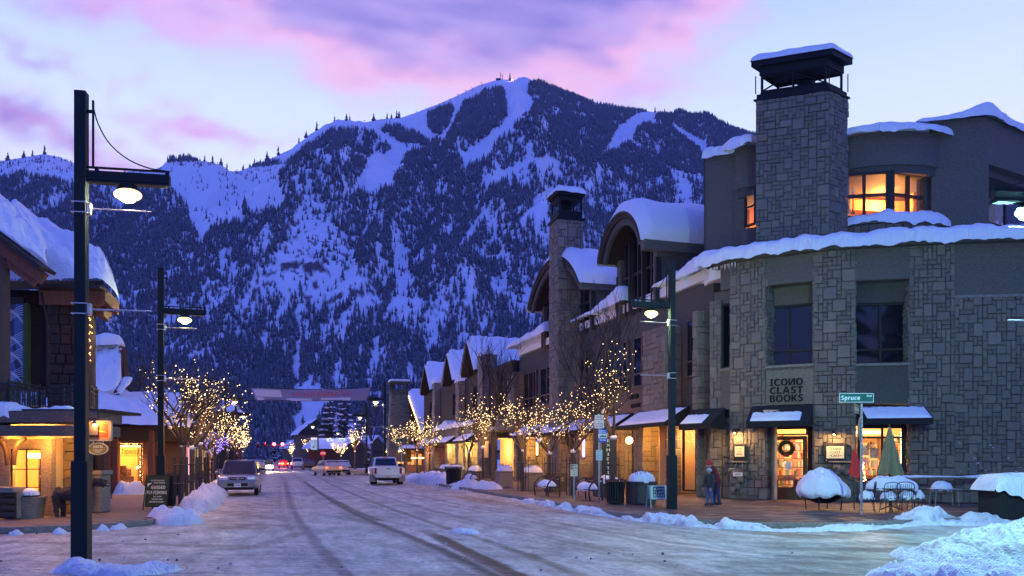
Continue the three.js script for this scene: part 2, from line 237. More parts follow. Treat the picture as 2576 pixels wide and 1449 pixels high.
  return (px, py) => { const i = clamp(Math.round(px / 2), 0, 1287), j = clamp(Math.round(py / 2), 0, 724), k = (j * 1288 + i) * 4; return [d[k] / 255, d[k + 1] / 255]; };
})();
{
  const NU = 900, NV = 480, u0 = -1.05, u1 = 0.85;
  const dOf = (u, v) => { const px = HX + u * FPX; return lerp(baseD(px) - 40, ridgeD(px) + 160, v); };
  const g = gridSurf(NU, NV, (a, b) => { const u = lerp(u0, u1, a), d = dOf(u, b); return [u * d, terrain(u, d), -d]; });
  const p = g.attributes.position, cArr = new Float32Array(p.count * 3), nrm = g.attributes.normal;
  for (let i = 0; i < p.count; i++) {
    const d = -p.getZ(i), x = p.getX(i), px = HX + FPX * x / d, py = HY - FPX * (p.getY(i) - EYE) / d, m = mask(px, py)[1];
    let rock = m * smooth(-0.25, -0.05, fbm(x / 60, p.getY(i) / 34, 4)) + smooth(0.3, 0.38, fbm(x / 26 + 50, p.getY(i) / 20, 4)) * smooth(0.035, 0.02, Math.abs(mask(px, py)[0] - 0.16)) + 0.8 * smooth(0.3, 0.4, fbm(x / 22 + 90, p.getY(i) / 12, 4)) * smooth(0.3, 0.5, mask(px, py)[0]) * smooth(0.85, 0.7, mask(px, py)[0]);
    rock = clamp(rock); cArr[3 * i] = lerp(0.80, 0.09, rock); cArr[3 * i + 1] = lerp(0.83, 0.07, rock); cArr[3 * i + 2] = lerp(0.92, 0.075, rock);
    if (rock > 0.3) p.setY(i, p.getY(i) + 3 * rock * n2(x / 14, d / 14));
  }
  g.setAttribute('color', new THREE.BufferAttribute(cArr, 3)); g.computeVertexNormals();
  tag(struct('mountain', g, new THREE.MeshStandardMaterial({ vertexColors: true, roughness: 0.9 })), 'snow covered ski mountain with open runs, rock bands and forest');
}
function coniferGeo(seed, tiers, spread) { // one mesh of ragged drooping tiers, snow lying on the outer boughs
  const q = rng(seed), pos = [], colr = [], dark = [0.026, 0.038, 0.044], white = [0.5, 0.54, 0.62];
  const tri = (a, b, c, ca, cb, cc) => { pos.push(...a, ...b, ...c); colr.push(...ca, ...cb, ...cc); };
  for (let t = 0; t < tiers; t++) {
    const y0 = 0.06 + 0.94 * t / tiers, y1 = Math.min(1, y0 + 1.75 / tiers), r = spread * Math.pow(1 - y0, 0.85) * (0.8 + 0.4 * q()), n = 6, off = q() * 6;
    const ring = []; for (let i = 0; i < n; i++) { const a = off + i / n * 6.283, k = r * (0.65 + 0.7 * q()); ring.push([Math.cos(a) * k, y0 - 0.03 * q() - 0.02, Math.sin(a) * k]); }
    for (let i = 0; i < n; i++) { const s = q(), w = s < 0.36 ? 0.8 : s < 0.65 ? 0.36 : 0.1, cc = dark.map((v, k) => lerp(v, white[k], w)), ct = dark.map((v, k) => lerp(v, white[k], w * 0.35)); tri([0, y1, 0], ring[i], ring[(i + 1) % n].map((v, k) => k === 1 ? v + 0.03 : v * 0.8), ct, cc, dark); }
  }
  const g = new THREE.BufferGeometry(); g.setAttribute('position', new THREE.Float32BufferAttribute(pos, 3)); g.setAttribute('color', new THREE.Float32BufferAttribute(colr, 3)); g.setAttribute('uv', new THREE.Float32BufferAttribute(new Float32Array(pos.length / 3 * 2), 2)); g.computeVertexNormals(); return g;
}
const coniferMat = new THREE.MeshStandardMaterial({ vertexColors: true, roughness: 0.95, side: THREE.DoubleSide });
{
  const q = rng(1234), N = 380000, lists = [[], [], [], []], m = new THREE.Matrix4(), quat = new THREE.Quaternion(), UP = new THREE.Vector3(0, 1, 0);
  for (let i = 0; i < N; i++) {
    const s = q(), d = Math.sqrt(lerp(760 * 760, 2650 * 2650, s)), u = lerp(-0.95, 0.75, q()), px = HX + u * FPX;
    if (d > ridgeD(px) + 25 || d < baseD(px) - 5) continue;
    const h = terrain(u, d), py = HY - FPX * (h - EYE) / d; let den = mask(px, py)[0]; const bottom = smooth(930, 1060, py);
    if (den > 0.1) den *= 0.75 + 0.7 * smooth(-0.3, 0.4, fbm(u * d / 60, d / 120, 3)); if (den > 0.1 && den < 0.7) den *= 0.25 + 1.5 * smooth(-0.25, 0.35, fbm(u * d / 38 + 30, d / 110, 3));
    if (den > 0.5 && py > 520) { const gul = fbm(u * d / 26 + 70, d / 190, 3); den *= lerp(1, 0.15, smooth(0.26, 0.42, gul) * smooth(520, 640, py)); if (py > 880) den *= 1.25; }
    if (q() > den * (0.82 + 0.4 * bottom)) continue;
    const hgt = (den < 0.3 ? 10 : 14) * (0.5 + 0.85 * q()) * (d > ridgeD(px) - 60 ? 0.6 : 1), w = hgt * (0.8 + 0.5 * q());
    quat.setFromAxisAngle(UP, q() * 6.28); m.compose(new THREE.Vector3(u * d, h - 0.6, -d), quat, new THREE.Vector3(w, hgt, w)); lists[(q() * 4) | 0].push(m.clone());
  }
  const wood = new THREE.Group(); wood.name = 'forest'; tag(wood, 'snow dusted conifer forest covering the slopes of the ski mountain', 'forest', null, 'stuff'); scene.add(wood);
  lists.forEach((l, k) => { const im = new THREE.InstancedMesh(coniferGeo(40 + k, 6 + k % 2, 0.15 + 0.02 * k), coniferMat, l.length); l.forEach((mm, i) => im.setMatrixAt(i, mm)); im.name = 'conifers'; im.userData.kind = 'stuff'; wood.add(im); });
  // trees one can tell apart on the ridge line
  const ridge = [[842, 20, 0], [872, 24, 1], [880, 20, 0], [940, 26, 1], [974, 22, 0], [985, 18, 1], [998, 27, 0], [1004, 25, 1], [1048, 9, 0], [1283, 26, 0], [1305, 14, 1], [797, 30, 0], [770, 24, 1], [752, 22, 0], [700, 30, 0], [672, 28, 1], [640, 22, 0], [612, 18, 1], [535, 26, 0], [556, 30, 1], [571, 24, 0], [515, 20, 0], [112, 28, 0], [60, 22, 1], [82, 20, 0], [20, 24, 1], [1648, 22, 0], [1672, 20, 1], [1720, 18, 0], [1790, 22, 1], [1830, 20, 0]];
  const ORD = ['first', 'second', 'third', 'fourth', 'fifth', 'sixth', 'seventh', 'eighth', 'ninth', 'tenth', 'eleventh', 'twelfth', 'thirteenth', 'fourteenth'], nth = {}; ridge.sort((a, b) => a[0] - b[0]);
  for (const [px, h, k] of ridge) {
    const D = ridgeD(px) - 6, u = (px - HX) / FPX, zone = px < 605 ? 'of the lower left hilltop on the ridge line' : px < 905 ? 'climbing the left shoulder of the mountain' : px < 1400 ? 'along the bare snowy ridge towards the summit' : 'on the wooded right shoulder of the mountain', i = nth[zone] = (nth[zone] ?? -1) + 1, o = thing('pine_tree', `${ORD[i]} dark pine from the left ${zone}`, 'tree', [u * D, terrain(u, D) - 1, -D], px, px < 605 ? 'pines on the lower left ridge' : px < 905 ? 'pines on the left shoulder' : px < 1400 ? 'pines near the summit' : 'pines on the right shoulder');
    const c = part('crown', coniferGeo(60 + k, 8, 0.2 + 0.06 * k), coniferMat, o); c.scale.set(h * 1.1, h, h * 1.1); new MB().cyl(0, h * 0.1, 0, h * 0.03, h * 0.02, h * 0.25, 6).build('trunk', M.bark, o);
  }
  // chairlift towers, radio mast and lodge on the ridge
  const tower = thing('chairlift_tower', 'dark steel chairlift tower with crossarm standing on the snowy ridge', 'lift tower', [0, 0, 0], 0, 'chairlift towers up the mountain');
  new MB().cyl(0, 5.5, 0, 0.55, 0.45, 11, 8).build('mast', M.black, tower); new MB().box(0, 11, 0, 7, 0.7, 0.7).box(-3.2, 11.5, 0, 0.8, 0.6, 2).box(3.2, 11.5, 0, 0.8, 0.6, 2).build('crossarm', M.black, tower);
  [[1115, 268, 1], [1132, 258, 1], [1152, 246, 1], [1172, 237, 1], [1188, 230, 1], [1212, 218, 1], [893, 318, 1], [917, 312, 1], [1089, 372, 0.8], [1043, 388, 0.8], [1016, 395, 0.8], [992, 437, 0.8], [957, 493, 0.8], [1161, 282, 0.8]].sort((a, b) => a[0] - b[0]).forEach(([px, py, s], i) => {
    const u = (px - HX) / FPX; let d = ridgeD(px) - 4; for (let k = 0; k < 60 && HY - FPX * (terrain(u, d) - EYE) / d < py; k++) d -= 25;
    const o = i ? dup(tower, [0, 0, 0], 0) : tower; o.userData.label = `${ORD[i]} chairlift tower from the left, dark steel on the snowy mountain`; o.position.set(u * d, terrain(u, d) - 0.3, -d); o.rotation.y = 0.3; o.scale.setScalar(s * 1.1);
  });
  const S = (px) => { const u = (px - HX) / FPX, d = ridgeD(px) - 5; return [u * d, terrain(u, d) - 0.5, -d]; };
  [[1259, 24], [1263.5, 17]].forEach(([px, h]) => { const o = thing('radio_mast', h > 20 ? 'tallest lattice radio mast on the mountain summit' : 'shorter radio mast beside the tall one on the summit', 'radio mast', S(px)); const m = new MB(); for (const [a, b] of [[-0.8, -0.8], [0.8, -0.8], [0, 0.9]]) m.bar([a, 0, b], [a * 0.6, h, b * 0.6], 0.3, 5); m.build('mast', M.black, o); for (let k = 1; k < 6; k++) new MB().box(0, h * k / 5.2, 0, k % 2 ? 4.5 : 2.4, 0.5, 1).build('antenna', M.black, o); });
  const hut = thing('summit_hut', 'small dark hut with snowy roof on the summit under the radio masts', 'hut', S(1254)); new MB().box(0, 2, 0, 16, 4, 8).build('wall', M.woodDark, hut); new MB().at(prism([[-9, 0], [9, 0], [6, 2.4], [-6, 2.4]], 9), 0, 4, -4.5).build('roof', M.snowClean, hut);
  const lodge = thing('ridge_lodge', 'low dark lodge with snowy roof on the small left hilltop', 'lodge', S(484)); new MB().box(0, 2.5, 0, 26, 6, 10).build('wall', M.woodDark, lodge); new MB().at(prism([[-16, 0], [16, 0], [10, 3.5], [-10, 3.5]], 11), 0, 5.5, -5.5).build('roof', M.snowClean, lodge);
  const gl = S(1289), grm = thing('groomer', 'snow groomer with glowing work lights near the summit', 'snow groomer', [gl[0], terrain((1289 - HX) / FPX, ridgeD(1289) - 45) , -(ridgeD(1289) - 45)]);
  new MB().rbox(0, 1.5, 0, 5, 1.6, 3, 0.3).rbox(-0.5, 2.9, 0, 2.4, 1.6, 2.4, 0.3).build('body', M.red, grm); new MB().rbox(0, 0.6, 1.4, 5.4, 1.1, 0.9, 0.4).build('track', M.black, grm); new MB().rbox(0, 0.6, -1.4, 5.4, 1.1, 0.9, 0.4).build('track', M.black, grm);
  new MB().sph(-1.6, 4, 0.4, 1.1).sph(0.8, 4, 0.4, 1.1).build('work_lamp', glow(1, 0.72, 0.5, 6), grm); pointLight([gl[0], grm.position.y + 5, grm.position.z + 4], [1, 0.7, 0.5], 600, 20);
}

// ================= the ground, the snow packed road, pavements and kerbs =================
{
  const g = new THREE.PlaneGeometry(6000, 5200, 8, 8); g.rotateX(-Math.PI / 2); g.translate(0, -0.06, -1200);
  struct('ground', boxUV(g), M.snow);
}
// the road lies in a frame along the street: s across (metres right of the camera's line), t away
const roadX = (s, t) => s + STREET * t;
const RS0 = -19, RS1 = 41, RT0 = 3, RT1 = 63;
const roadTex = (() => {
  const W = 2048, c = document.createElement('canvas'); c.width = W; c.height = W; const x = c.getContext('2d'), q = rng(99);
  const U = (s) => (s - RS0) / (RS1 - RS0) * W, V = (t) => W - (t - RT0) / (RT1 - RT0) * W;
  x.fillStyle = '#a6a8a6'; x.fillRect(0, 0, W, W);
  const px2 = (a, b) => { const [gx, , gz] = G(a, b); return [U(gx - STREET * -gz), V(-gz)]; };
  const stroke = (pts, w, colr, alpha, jit = 0) => { x.strokeStyle = colr; x.globalAlpha = alpha; x.lineWidth = w / (RS1 - RS0) * W; x.lineCap = 'round'; x.lineJoin = 'round'; x.beginPath(); const cv = new THREE.CatmullRomCurve3(pts.map((p) => { const r = px2(p[0], p[1]); return new THREE.Vector3(r[0] + jit * (q() - 0.5), r[1], 0); })); cv.getPoints(40).forEach((v, i) => i ? x.lineTo(v.x, v.y) : x.moveTo(v.x, v.y)); x.stroke(); x.globalAlpha = 1; };
  const lanes = [ // wheel tracks that come down the street and swing over the crossing
    [[712, 1190], [722, 1230], [738, 1290], [790, 1360], [870, 1449]], [[735, 1190], [790, 1230], [880, 1290], [1060, 1360], [1240, 1449]], [[775, 1190], [880, 1240], [1040, 1300], [1260, 1370], [1470, 1449]],
    [[800, 1195], [960, 1250], [1180, 1310], [1420, 1360], [1800, 1449]], [[850, 1200], [1050, 1250], [1300, 1300], [1640, 1360], [2100, 1420]],
  ];
  for (let k = 0; k < 130; k++) { const L = lanes[(q() * lanes.length) | 0], o = (q() - 0.5) * 110; stroke(L.map((p, i) => [p[0] + o * (0.15 + 0.25 * i), p[1]]), 0.05 + 0.3 * q(), q() < 0.6 ? '#6c6660' : '#cfcfd4', 0.05 + 0.09 * q()); }
  const soft = (pts, w, c, a) => { for (let k = 0; k < 22; k++) { const s0 = q() * 0.5, o = (q() - 0.5) * 3.4; stroke(pts.map((p, i) => { const n = pts[Math.min(i + 1, pts.length - 1)]; return [lerp(p[0], n[0], s0 * (i < pts.length - 1)) + o * w * 24 * (0.3 + i * 0.3) * q(), lerp(p[1], n[1], s0 * (i < pts.length - 1))]; }), w * (0.12 + 0.3 * q()), c, a * 0.085); } };
  soft(lanes[1], 0.7, '#4c4642', 0.8); soft(lanes[1], 0.4, '#3b3532', 0.7); soft(lanes[2], 0.6, '#564f49', 0.7); soft(lanes[0], 0.6, '#5d554e', 0.7); soft(lanes[3], 0.5, '#6a625a', 0.5); soft([[1060, 1330], [1180, 1390], [1300, 1449]], 0.9, '#3b3431', 1); soft([[1090, 1340], [1200, 1395], [1310, 1449]], 0.5, '#33302e', 0.9); soft([[820, 1245], [900, 1290], [960, 1310]], 0.5, '#463d37', 0.9);
  // brown slush thrown to the kerbs
  for (let k = 0; k < 420; k++) { const a = q(), b = lerp(1010, 2300, a), y = lerp(1210, 1352, Math.pow(a, 0.62)) + (q() - 0.5) * lerp(8, 42, a) + 4; stroke([[b, y], [b + 40 + 60 * q(), y + 3 + 6 * q()]], 0.1 + 0.35 * q(), q() < 0.7 ? '#6d5138' : '#4d3d30', 0.07 + 0.12 * q()); }
  for (let k = 0; k < 260; k++) { const y = lerp(1245, 1330, q()), b = lerp(540, 700, q()) - (y - 1245) * 0.4; stroke([[b, y], [b + 40 + 50 * q(), y + 3]], 0.08 + 0.25 * q(), '#6a513d', 0.06 + 0.12 * q()); }
  // tracks of the cross street, left to right through the crossing
  for (let k = 0; k < 240; k++) { const y = lerp(1322, 1449, q()), b = q() < 0.6 ? lerp(-300, 700, q()) : lerp(500, 2600, q()); stroke([[b, y], [b + 180, y + 3 * (q() - 0.5)], [b + 400, y + 8 * (q() - 0.3)]], 0.03 + 0.15 * q(), q() < 0.62 ? '#5e5853' : '#d4d4d8', 0.06 + 0.12 * q()); }
  stroke([[-100, 1362], [300, 1368], [700, 1376]], 0.5, '#564f4a', 0.3); stroke([[-100, 1395], [300, 1392], [620, 1378], [760, 1340]], 0.4, '#6a5d52', 0.25); stroke([[-100, 1345], [400, 1342], [640, 1320]], 0.5, '#5a524c', 0.25);
  for (let k = 0; k < 60; k++) { const y = lerp(1360, 1449, q()); stroke([[1800 + 400 * q(), y], [2600, y + 8]], 0.5, '#4a4745', 0.1); }
  for (let k = 0; k < 5; k++) stroke([[1560, 1388 + k * 0.6], [1860, 1396 + k], [2140, 1411 + k]], 0.05, '#e9e9ee', 0.25);
  // grain: crumbs of snow and dirt
  const im = x.getImageData(0, 0, W, W), d = im.data;
  for (let j = 0; j < W; j++) for (let i = 0; i < W; i++) { const p = (j * W + i) * 4, f = 1 + 0.13 * n2(i / 24, j / 60) + 0.1 * n2(i / 7, j / 11) + 0.17 * (q() - 0.5) + 0.1 * n2(i / 110, j / 160), w = 0.5 + 0.5 * n2(i / 40 + 90, j / 90); d[p] = clamp(d[p] * f, 0, 255); d[p + 1] = clamp(d[p + 1] * f * lerp(0.985, 1, w), 0, 255); d[p + 2] = clamp(d[p + 2] * f * lerp(0.96, 1, w), 0, 255); }
  x.putImageData(im, 0, 0);
  const t = new THREE.CanvasTexture(c); t.colorSpace = THREE.SRGBColorSpace; t.magFilter = THREE.LinearFilter; return t;
})();
const rut = (s, t) => 0.02 * fbm(s / 1.2, t / 5, 3) + 0.012 * n2(s * 3.1, t * 1.1) + 0.01 * n2(s * 6, t * 6);
{
  const nearRoad = gridSurf(300, 300, (a, b) => { const s = lerp(RS0, RS1, a), t = lerp(RT0, RT1, b * b * 0.35 + b * 0.65); return [roadX(s, t), rut(s, t), -t, a, (t - RT0) / (RT1 - RT0)]; });
  struct('road', nearRoad, new THREE.MeshStandardMaterial({ map: roadTex, roughness: 0.62, bumpMap: rep(rough, 26), bumpScale: 0.035 }));
  const farRoad = gridSurf(150, 160, (a, b) => { const s = lerp(-18, 14, a), t = lerp(RT1, 420, b * b); return [roadX(s, t), 0.6 * rut(s, t), -t, s, t]; });
  { const p = farRoad.attributes.position, c = new Float32Array(p.count * 3); for (let i = 0; i < p.count; i++) { const t = -p.getZ(i), s = p.getX(i) - STREET * t; let k = 0; for (const [u, w] of [[1.35, 0.3], [2.85, 0.35], [4.9, 0.3], [6.3, 0.3], [-0.6, 0.25]]) k = Math.max(k, Math.exp(-(((s - u) / w) ** 2)) * (0.6 + 0.4 * n2(s, t / 9))); const e = smooth(6.5, 10, s) + smooth(-7, -10, s), v = 0.46 * (1 - 0.5 * k) * (1 - 0.12 * e) * (1 + 0.1 * n2(s / 2, t / 8)); c[3 * i] = v; c[3 * i + 1] = v * (1 - 0.03 * e - 0.02 * k); c[3 * i + 2] = v * (1 - 0.08 * e - 0.04 * k); } farRoad.setAttribute('color', new THREE.BufferAttribute(c, 3)); }
  struct('road', farRoad, new THREE.MeshStandardMaterial({ vertexColors: true, roughness: 0.65, map: rep(grainT, 0.15), bumpMap: bumpSnow, bumpScale: 0.03 }));
}
// pavements: raised sheets with a kerb
const PAVE = 0.15;
const K = (px, py) => { const g = G(px, py); return [g[0], g[2]]; };
{
  const lft = [[-19.5, -21.9], ...[[-260, 1344], [60, 1341], [250, 1332], [372, 1322], [430, 1303], [470, 1280], [500, 1264], [528, 1246], [548, 1232]].map((p) => K(...p)), [-40, -115], [-70, -115], [-60, -60]];
  const m1 = mat(0.2, 0.14, 0.12, { roughness: 0.8, map: grain1, bumpMap: bumpFine, bumpScale: 0.008 });
  const o = tag(struct('pavement', plan(lft, 0, PAVE - 0.05), m1), 'brick paved pavement in front of the left shops');
  // bricks laid in running courses where they can be told apart
  const q = rng(31), mats = [[0.26, 0.17, 0.14], [0.21, 0.14, 0.12], [0.30, 0.2, 0.16]].map((c) => mat(...c, { roughness: 0.75, map: grain1, bumpMap: bumpFine, bumpScale: 0.004 }));
  const insideP = (x, z) => { let r = false; for (let i = 0, j = lft.length - 1; i < lft.length; j = i++) { const [a, b] = lft[i], [c, d] = lft[j]; if ((b > z) !== (d > z) && x < (c - a) * (z - b) / (d - b) + a) r = !r; } return r; };
  const geo = boxUV(new RoundedBoxGeometry(0.39, 0.05, 0.19, 1, 0.008).toNonIndexed()), list = [];
  for (let row = 0; row < 90; row++) for (let k = 0; k < 46; k++) { const t = 19.2 + row * 0.2, s = -15 + k * 0.4 + (row % 2) * 0.2, x = s - 6 + STREET * (t - 20) * 0.2, z = -t; if (insideP(x - 0.18, z) && insideP(x + 0.18, z) && insideP(x, z + 0.09)) list.push([x, z]); }
  list.sort((a, b) => b[1] - a[1]);
  list.forEach(([x, z], i) => { if (i < 300) { const b = part('brick', geo, mats[(q() * 3) | 0], o); b.position.set(x, PAVE - 0.027 + 0.004 * q(), z); b.rotation.y = 0.01 * (q() - 0.5); } });
  const rest = new MB(); list.slice(300).forEach(([x, z]) => rest.at(geo.clone(), x, PAVE - 0.027 + 0.004 * q(), z)); if (list.length > 300) tag(rest.build('bricks', mats[0], o), null, null, null, 'stuff');
  const kerb = new MB(), kp = [[-260, 1344], [60, 1341], [250, 1332], [372, 1322], [430, 1303], [470, 1280], [500, 1264], [528, 1246], [548, 1232]].map((p) => K(...p));
  for (let i = 1; i < kp.length; i++) { const a = kp[i - 1], b = kp[i], L = Math.hypot(b[0] - a[0], b[1] - a[1]); kerb.rbox((a[0] + b[0]) / 2, PAVE / 2 + 0.003, (a[1] + b[1]) / 2, L + 0.05, PAVE, 0.18, 0.02, -Math.atan2(b[1] - a[1], b[0] - a[0])); }
  tag(struct('kerb', kerb.geo(), M.concrete), 'concrete kerb of the left pavement');
  const rp = [[985, 1202], [1010, 1207], [1200, 1238], [1409, 1274], [1560, 1300], [1700, 1317], [1900, 1328], [2130, 1330], [2330, 1318], [2640, 1310]].map((p) => K(...p));
  const rgt = [...rp, [40, -25], [40, -60], [2, -110], [-24, -125], [-32, -125]];
  const paveMap = dataTex(512, 512, (x, y) => { const a = tile(x, y, 5, 5), b = tile(x + 0.3, y + 0.6, 11, 4), s = smooth(0.16, 0.3, a + 0.3 * b), k = 150 + 160 * b; return [lerp(k, 255, s), lerp(k, 255, s), lerp(k, 255, s)]; }); paveMap.repeat.set(0.11, 0.11);
  const m2 = mat(0.2, 0.14, 0.13, { roughness: 0.6, map: paveMap, bumpMap: bumpFine, bumpScale: 0.01 });
  tag(struct('pavement', plan(rgt, 0, PAVE), m2), 'dark red brown pavement along the right shops');
  const k2 = new MB(); for (let i = 1; i < rp.length; i++) { const a = rp[i - 1], b = rp[i], L = Math.hypot(b[0] - a[0], b[1] - a[1]); k2.rbox((a[0] + b[0]) / 2, PAVE / 2 + 0.003, (a[1] + b[1]) / 2, L + 0.05, PAVE, 0.2, 0.02, -Math.atan2(b[1] - a[1], b[0] - a[0])); }
  tag(struct('kerb', k2.geo(), M.concrete), 'concrete kerb of the right pavement');
}

// ================= wall frames, stonework, awnings, windows =================
class Wall { // a vertical plane through two points, a picked by (px, depth) pairs; u runs along it, v is height, n stands out of it
  constructor(a, b) { this.a = a; this.b = b; const dx = b[0] - a[0], dz = b[1] - a[1]; this.L = Math.hypot(dx, dz); this.ux = dx / this.L; this.uz = dz / this.L; this.nx = -this.uz; this.nz = this.ux; this.rot = Math.atan2(-this.uz, this.ux); }
  pt(u, v, n = 0) { return [this.a[0] + this.ux * u + this.nx * n, v, this.a[1] + this.uz * u + this.nz * n]; }
  u(px, n = 0) { const k = (px - HX) / FPX, ax = this.a[0] + this.nx * n, az = this.a[1] + this.nz * n; return (-k * az - ax) / (this.ux + k * this.uz); }     // where the sight line of px meets the plane
  d(px, n = 0) { return -this.pt(this.u(px, n), 0, n)[2]; }
  v(px, py, n = 0) { return Y(py, this.d(px, n)); }
  m(u, v, n) { return new THREE.Matrix4().makeRotationY(this.rot).setPosition(...this.pt(u, v, n)); }
  box(mb, u0, u1, v0, v1, n0, n1, r = 0) { const g = r ? new RoundedBoxGeometry(u1 - u0, v1 - v0, n1 - n0, 2, r) : new THREE.BoxGeometry(u1 - u0, v1 - v0, n1 - n0); mb.add(boxUV(g), this.m((u0 + u1) / 2, (v0 + v1) / 2, (n0 + n1) / 2)); return mb; }
  shape(mb, pts, n0, n1) { const g = prism(pts, n1 - n0); mb.add(boxUV(g), this.m(0, 0, n0)); return mb; }
}
const Wd = (p0, d0, p1, d1) => new Wall([X(p0, d0), -d0], [X(p1, d1), -d1]);
function stoneGeo(seed) { // a dressed block, unit size, front face towards +z, chamfered and a little uneven
  const q = rng(seed), j = (k) => (q() - 0.5) * k, c = 0.06, o = [[-0.5, -0.5], [0.5, -0.5], [0.5, 0.5], [-0.5, 0.5]].map(([x, y]) => [x * (0.985 + j(0.06)), y * (0.98 + j(0.08))]);
  const back = o.map(([x, y]) => [x, y, -0.5]), mid = o.map(([x, y]) => [x, y, 0.25 + j(0.1)]), front = o.map(([x, y]) => [x * (1 - c * 1.6), y * (1 - c * 1.8), 0.5 + j(0.3)]), mc = [j(0.2), j(0.2), 0.55 + j(0.3)], pos = [];
  for (let i = 0; i < 4; i++) { const k = (i + 1) % 4; pos.push(...back[i], ...back[k], ...mid[k], ...back[i], ...mid[k], ...mid[i], ...mid[i], ...mid[k], ...front[k], ...mid[i], ...front[k], ...front[i], ...front[i], ...front[k], ...mc); }
  const g = new THREE.BufferGeometry(); g.setAttribute('position', new THREE.Float32BufferAttribute(pos, 3)); g.computeVertexNormals(); const uv = []; for (let i = 0; i < pos.length; i += 3) uv.push(pos[i] * 0.5 + seed * 0.37, pos[i + 1] * 0.5 + seed * 0.21); g.setAttribute('uv', new THREE.Float32BufferAttribute(uv, 2)); return g;
}
const STONES = [1, 2, 3, 4, 5, 6, 7, 8].map(stoneGeo);
const stoneJobs = new Map();                                 // parent -> stones still to be laid
function lay(parent, m, tone) { if (!stoneJobs.has(parent)) stoneJobs.set(parent, []); stoneJobs.get(parent).push([m, tone]); }
function ashlar(parent, W, u0, u1, v0, v1, n, cell = 0.19, holes = [], seed = 3, warm = 0) { // random coursed blocks over a rectangle of a wall
  const q = rng(seed * 97 + 11), cu = Math.max(1, Math.round((u1 - u0) / cell)), cv = Math.max(1, Math.round((v1 - v0) / cell)), su = (u1 - u0) / cu, sv = (v1 - v0) / cv, used = new Uint8Array(cu * cv);
  const free = (i, j) => i < cu && j < cv && !used[j * cu + i] && !holes.some((h) => u0 + (i + 0.5) * su > h[0] && u0 + (i + 0.5) * su < h[1] && v0 + (j + 0.5) * sv > h[2] && v0 + (j + 0.5) * sv < h[3]);
  for (let j = 0; j < cv; j++) for (let i = 0; i < cu; i++) {
    if (!free(i, j)) continue; let w = 1 + (q() * 2.7 | 0), h = 1 + (q() * 2.3 | 0); if (q() < 0.12) { w = 1; h = 1; } let a = 1; while (a < w && free(i + a, j)) a++; w = a; let b = 1; row: while (b < h) { for (let k = 0; k < w; k++) if (!free(i + k, j + b)) break row; b++; } h = b;
    for (let y = 0; y < h; y++) for (let x = 0; x < w; x++) used[(j + y) * cu + i + x] = 1;
    const gap = 0.014, sx = w * su - gap, sy = h * sv - gap, dep = 0.12, m = W.m(u0 + (i + w / 2) * su, v0 + (j + h / 2) * sv, n - dep / 2 + 0.006 + 0.045 * q()); m.scale(new THREE.Vector3(sx, sy, dep)); lay(parent, m, q() * 5 | 0);
  }
}
function layStones(most = 300) { // the 300 that show largest become stones of their own, the rest one joined part
  const e = new THREE.Vector3(), s = new THREE.Vector3(), qn = new THREE.Quaternion(); let k = 0;
  for (const [parent, jobs] of stoneJobs) {
    const size = jobs.map(([m, t]) => { m.decompose(e, qn, s); const d = Math.hypot(e.x, e.z); return [s.x * s.y / (d * d), m, t]; }).sort((a, b) => b[0] - a[0]);
    size.slice(0, most).forEach(([, m, t]) => { const st = part('stone', STONES[k++ % 8], M.stones[t], parent); m.decompose(st.position, st.quaternion, st.scale); st.position.sub(parent.userData.origin || new THREE.Vector3()); });
    const rest = [new MB(), new MB(), new MB(), new MB(), new MB()]; size.slice(most).forEach(([, m, t]) => rest[t].add(STONES[k++ % 8].clone(), m)); const g = new THREE.Group(); g.name = 'stonework';
    rest.forEach((r, t) => { if (r.l.length) { const o = tag(r.build('stonework', M.stones[t], parent), null, null, null, 'stuff'); o.position.sub(parent.userData.origin || new THREE.Vector3()); } });
  }
  stoneJobs.clear(); for (const o of scene.children) { delete o.userData.origin; o.children.forEach((c) => delete c.userData.origin); }
}
// a window: frame bars and panes of its own; grid = [columns, rows], rows as shares from the bottom
function windowOn(parent, W, u0, u1, v0, v1, n, cols = [1], rows = [1], { fw = 0.09, glass = M.darkGlass, frame = M.frame, name = 'window', depth = 0.1, lastPane = null } = {}) {
  const f = new MB(); W.box(f, u0, u1, v1 - fw, v1, n - depth, n); W.box(f, u0, u1, v0, v0 + fw, n - depth, n); W.box(f, u0, u0 + fw, v0 + fw, v1 - fw, n - depth, n); W.box(f, u1 - fw, u1, v0 + fw, v1 - fw, n - depth, n);
  const cs = [0]; cols.reduce((a, b) => (cs.push(a + b), a + b), 0); const rs = [0]; rows.reduce((a, b) => (rs.push(a + b), a + b), 0); const cu = (k) => lerp(u0 + fw, u1 - fw, cs[k] / cs[cs.length - 1]), cv = (k) => lerp(v0 + fw, v1 - fw, rs[k] / rs[rs.length - 1]), h = fw * 0.42;
  for (let i = 1; i < cs.length - 1; i++) W.box(f, cu(i) - h, cu(i) + h, v0 + fw, v1 - fw, n - depth + 0.004, n - 0.004);
  for (let j = 1; j < rs.length - 1; j++) W.box(f, u0 + fw, u1 - fw, cv(j) - h, cv(j) + h, n - depth + 0.008, n - 0.008);
  const o = f.build(name, frame, parent);
  for (let i = 0; i < cs.length - 1; i++) for (let j = 0; j < rs.length - 1; j++) { const p = new MB(); if (glass.transmission) p.add(boxUV(new THREE.PlaneGeometry(cu(i + 1) - cu(i), cv(j + 1) - cv(j))), W.m((cu(i) + cu(i + 1)) / 2, (cv(j) + cv(j + 1)) / 2, n - depth * 0.6)); else W.box(p, cu(i) + 0.001, cu(i + 1) - 0.001, cv(j) + 0.001, cv(j + 1) - 0.001, n - depth * 0.7, n - depth * 0.5); p.build('pane', glass, o); }
  return o;
}
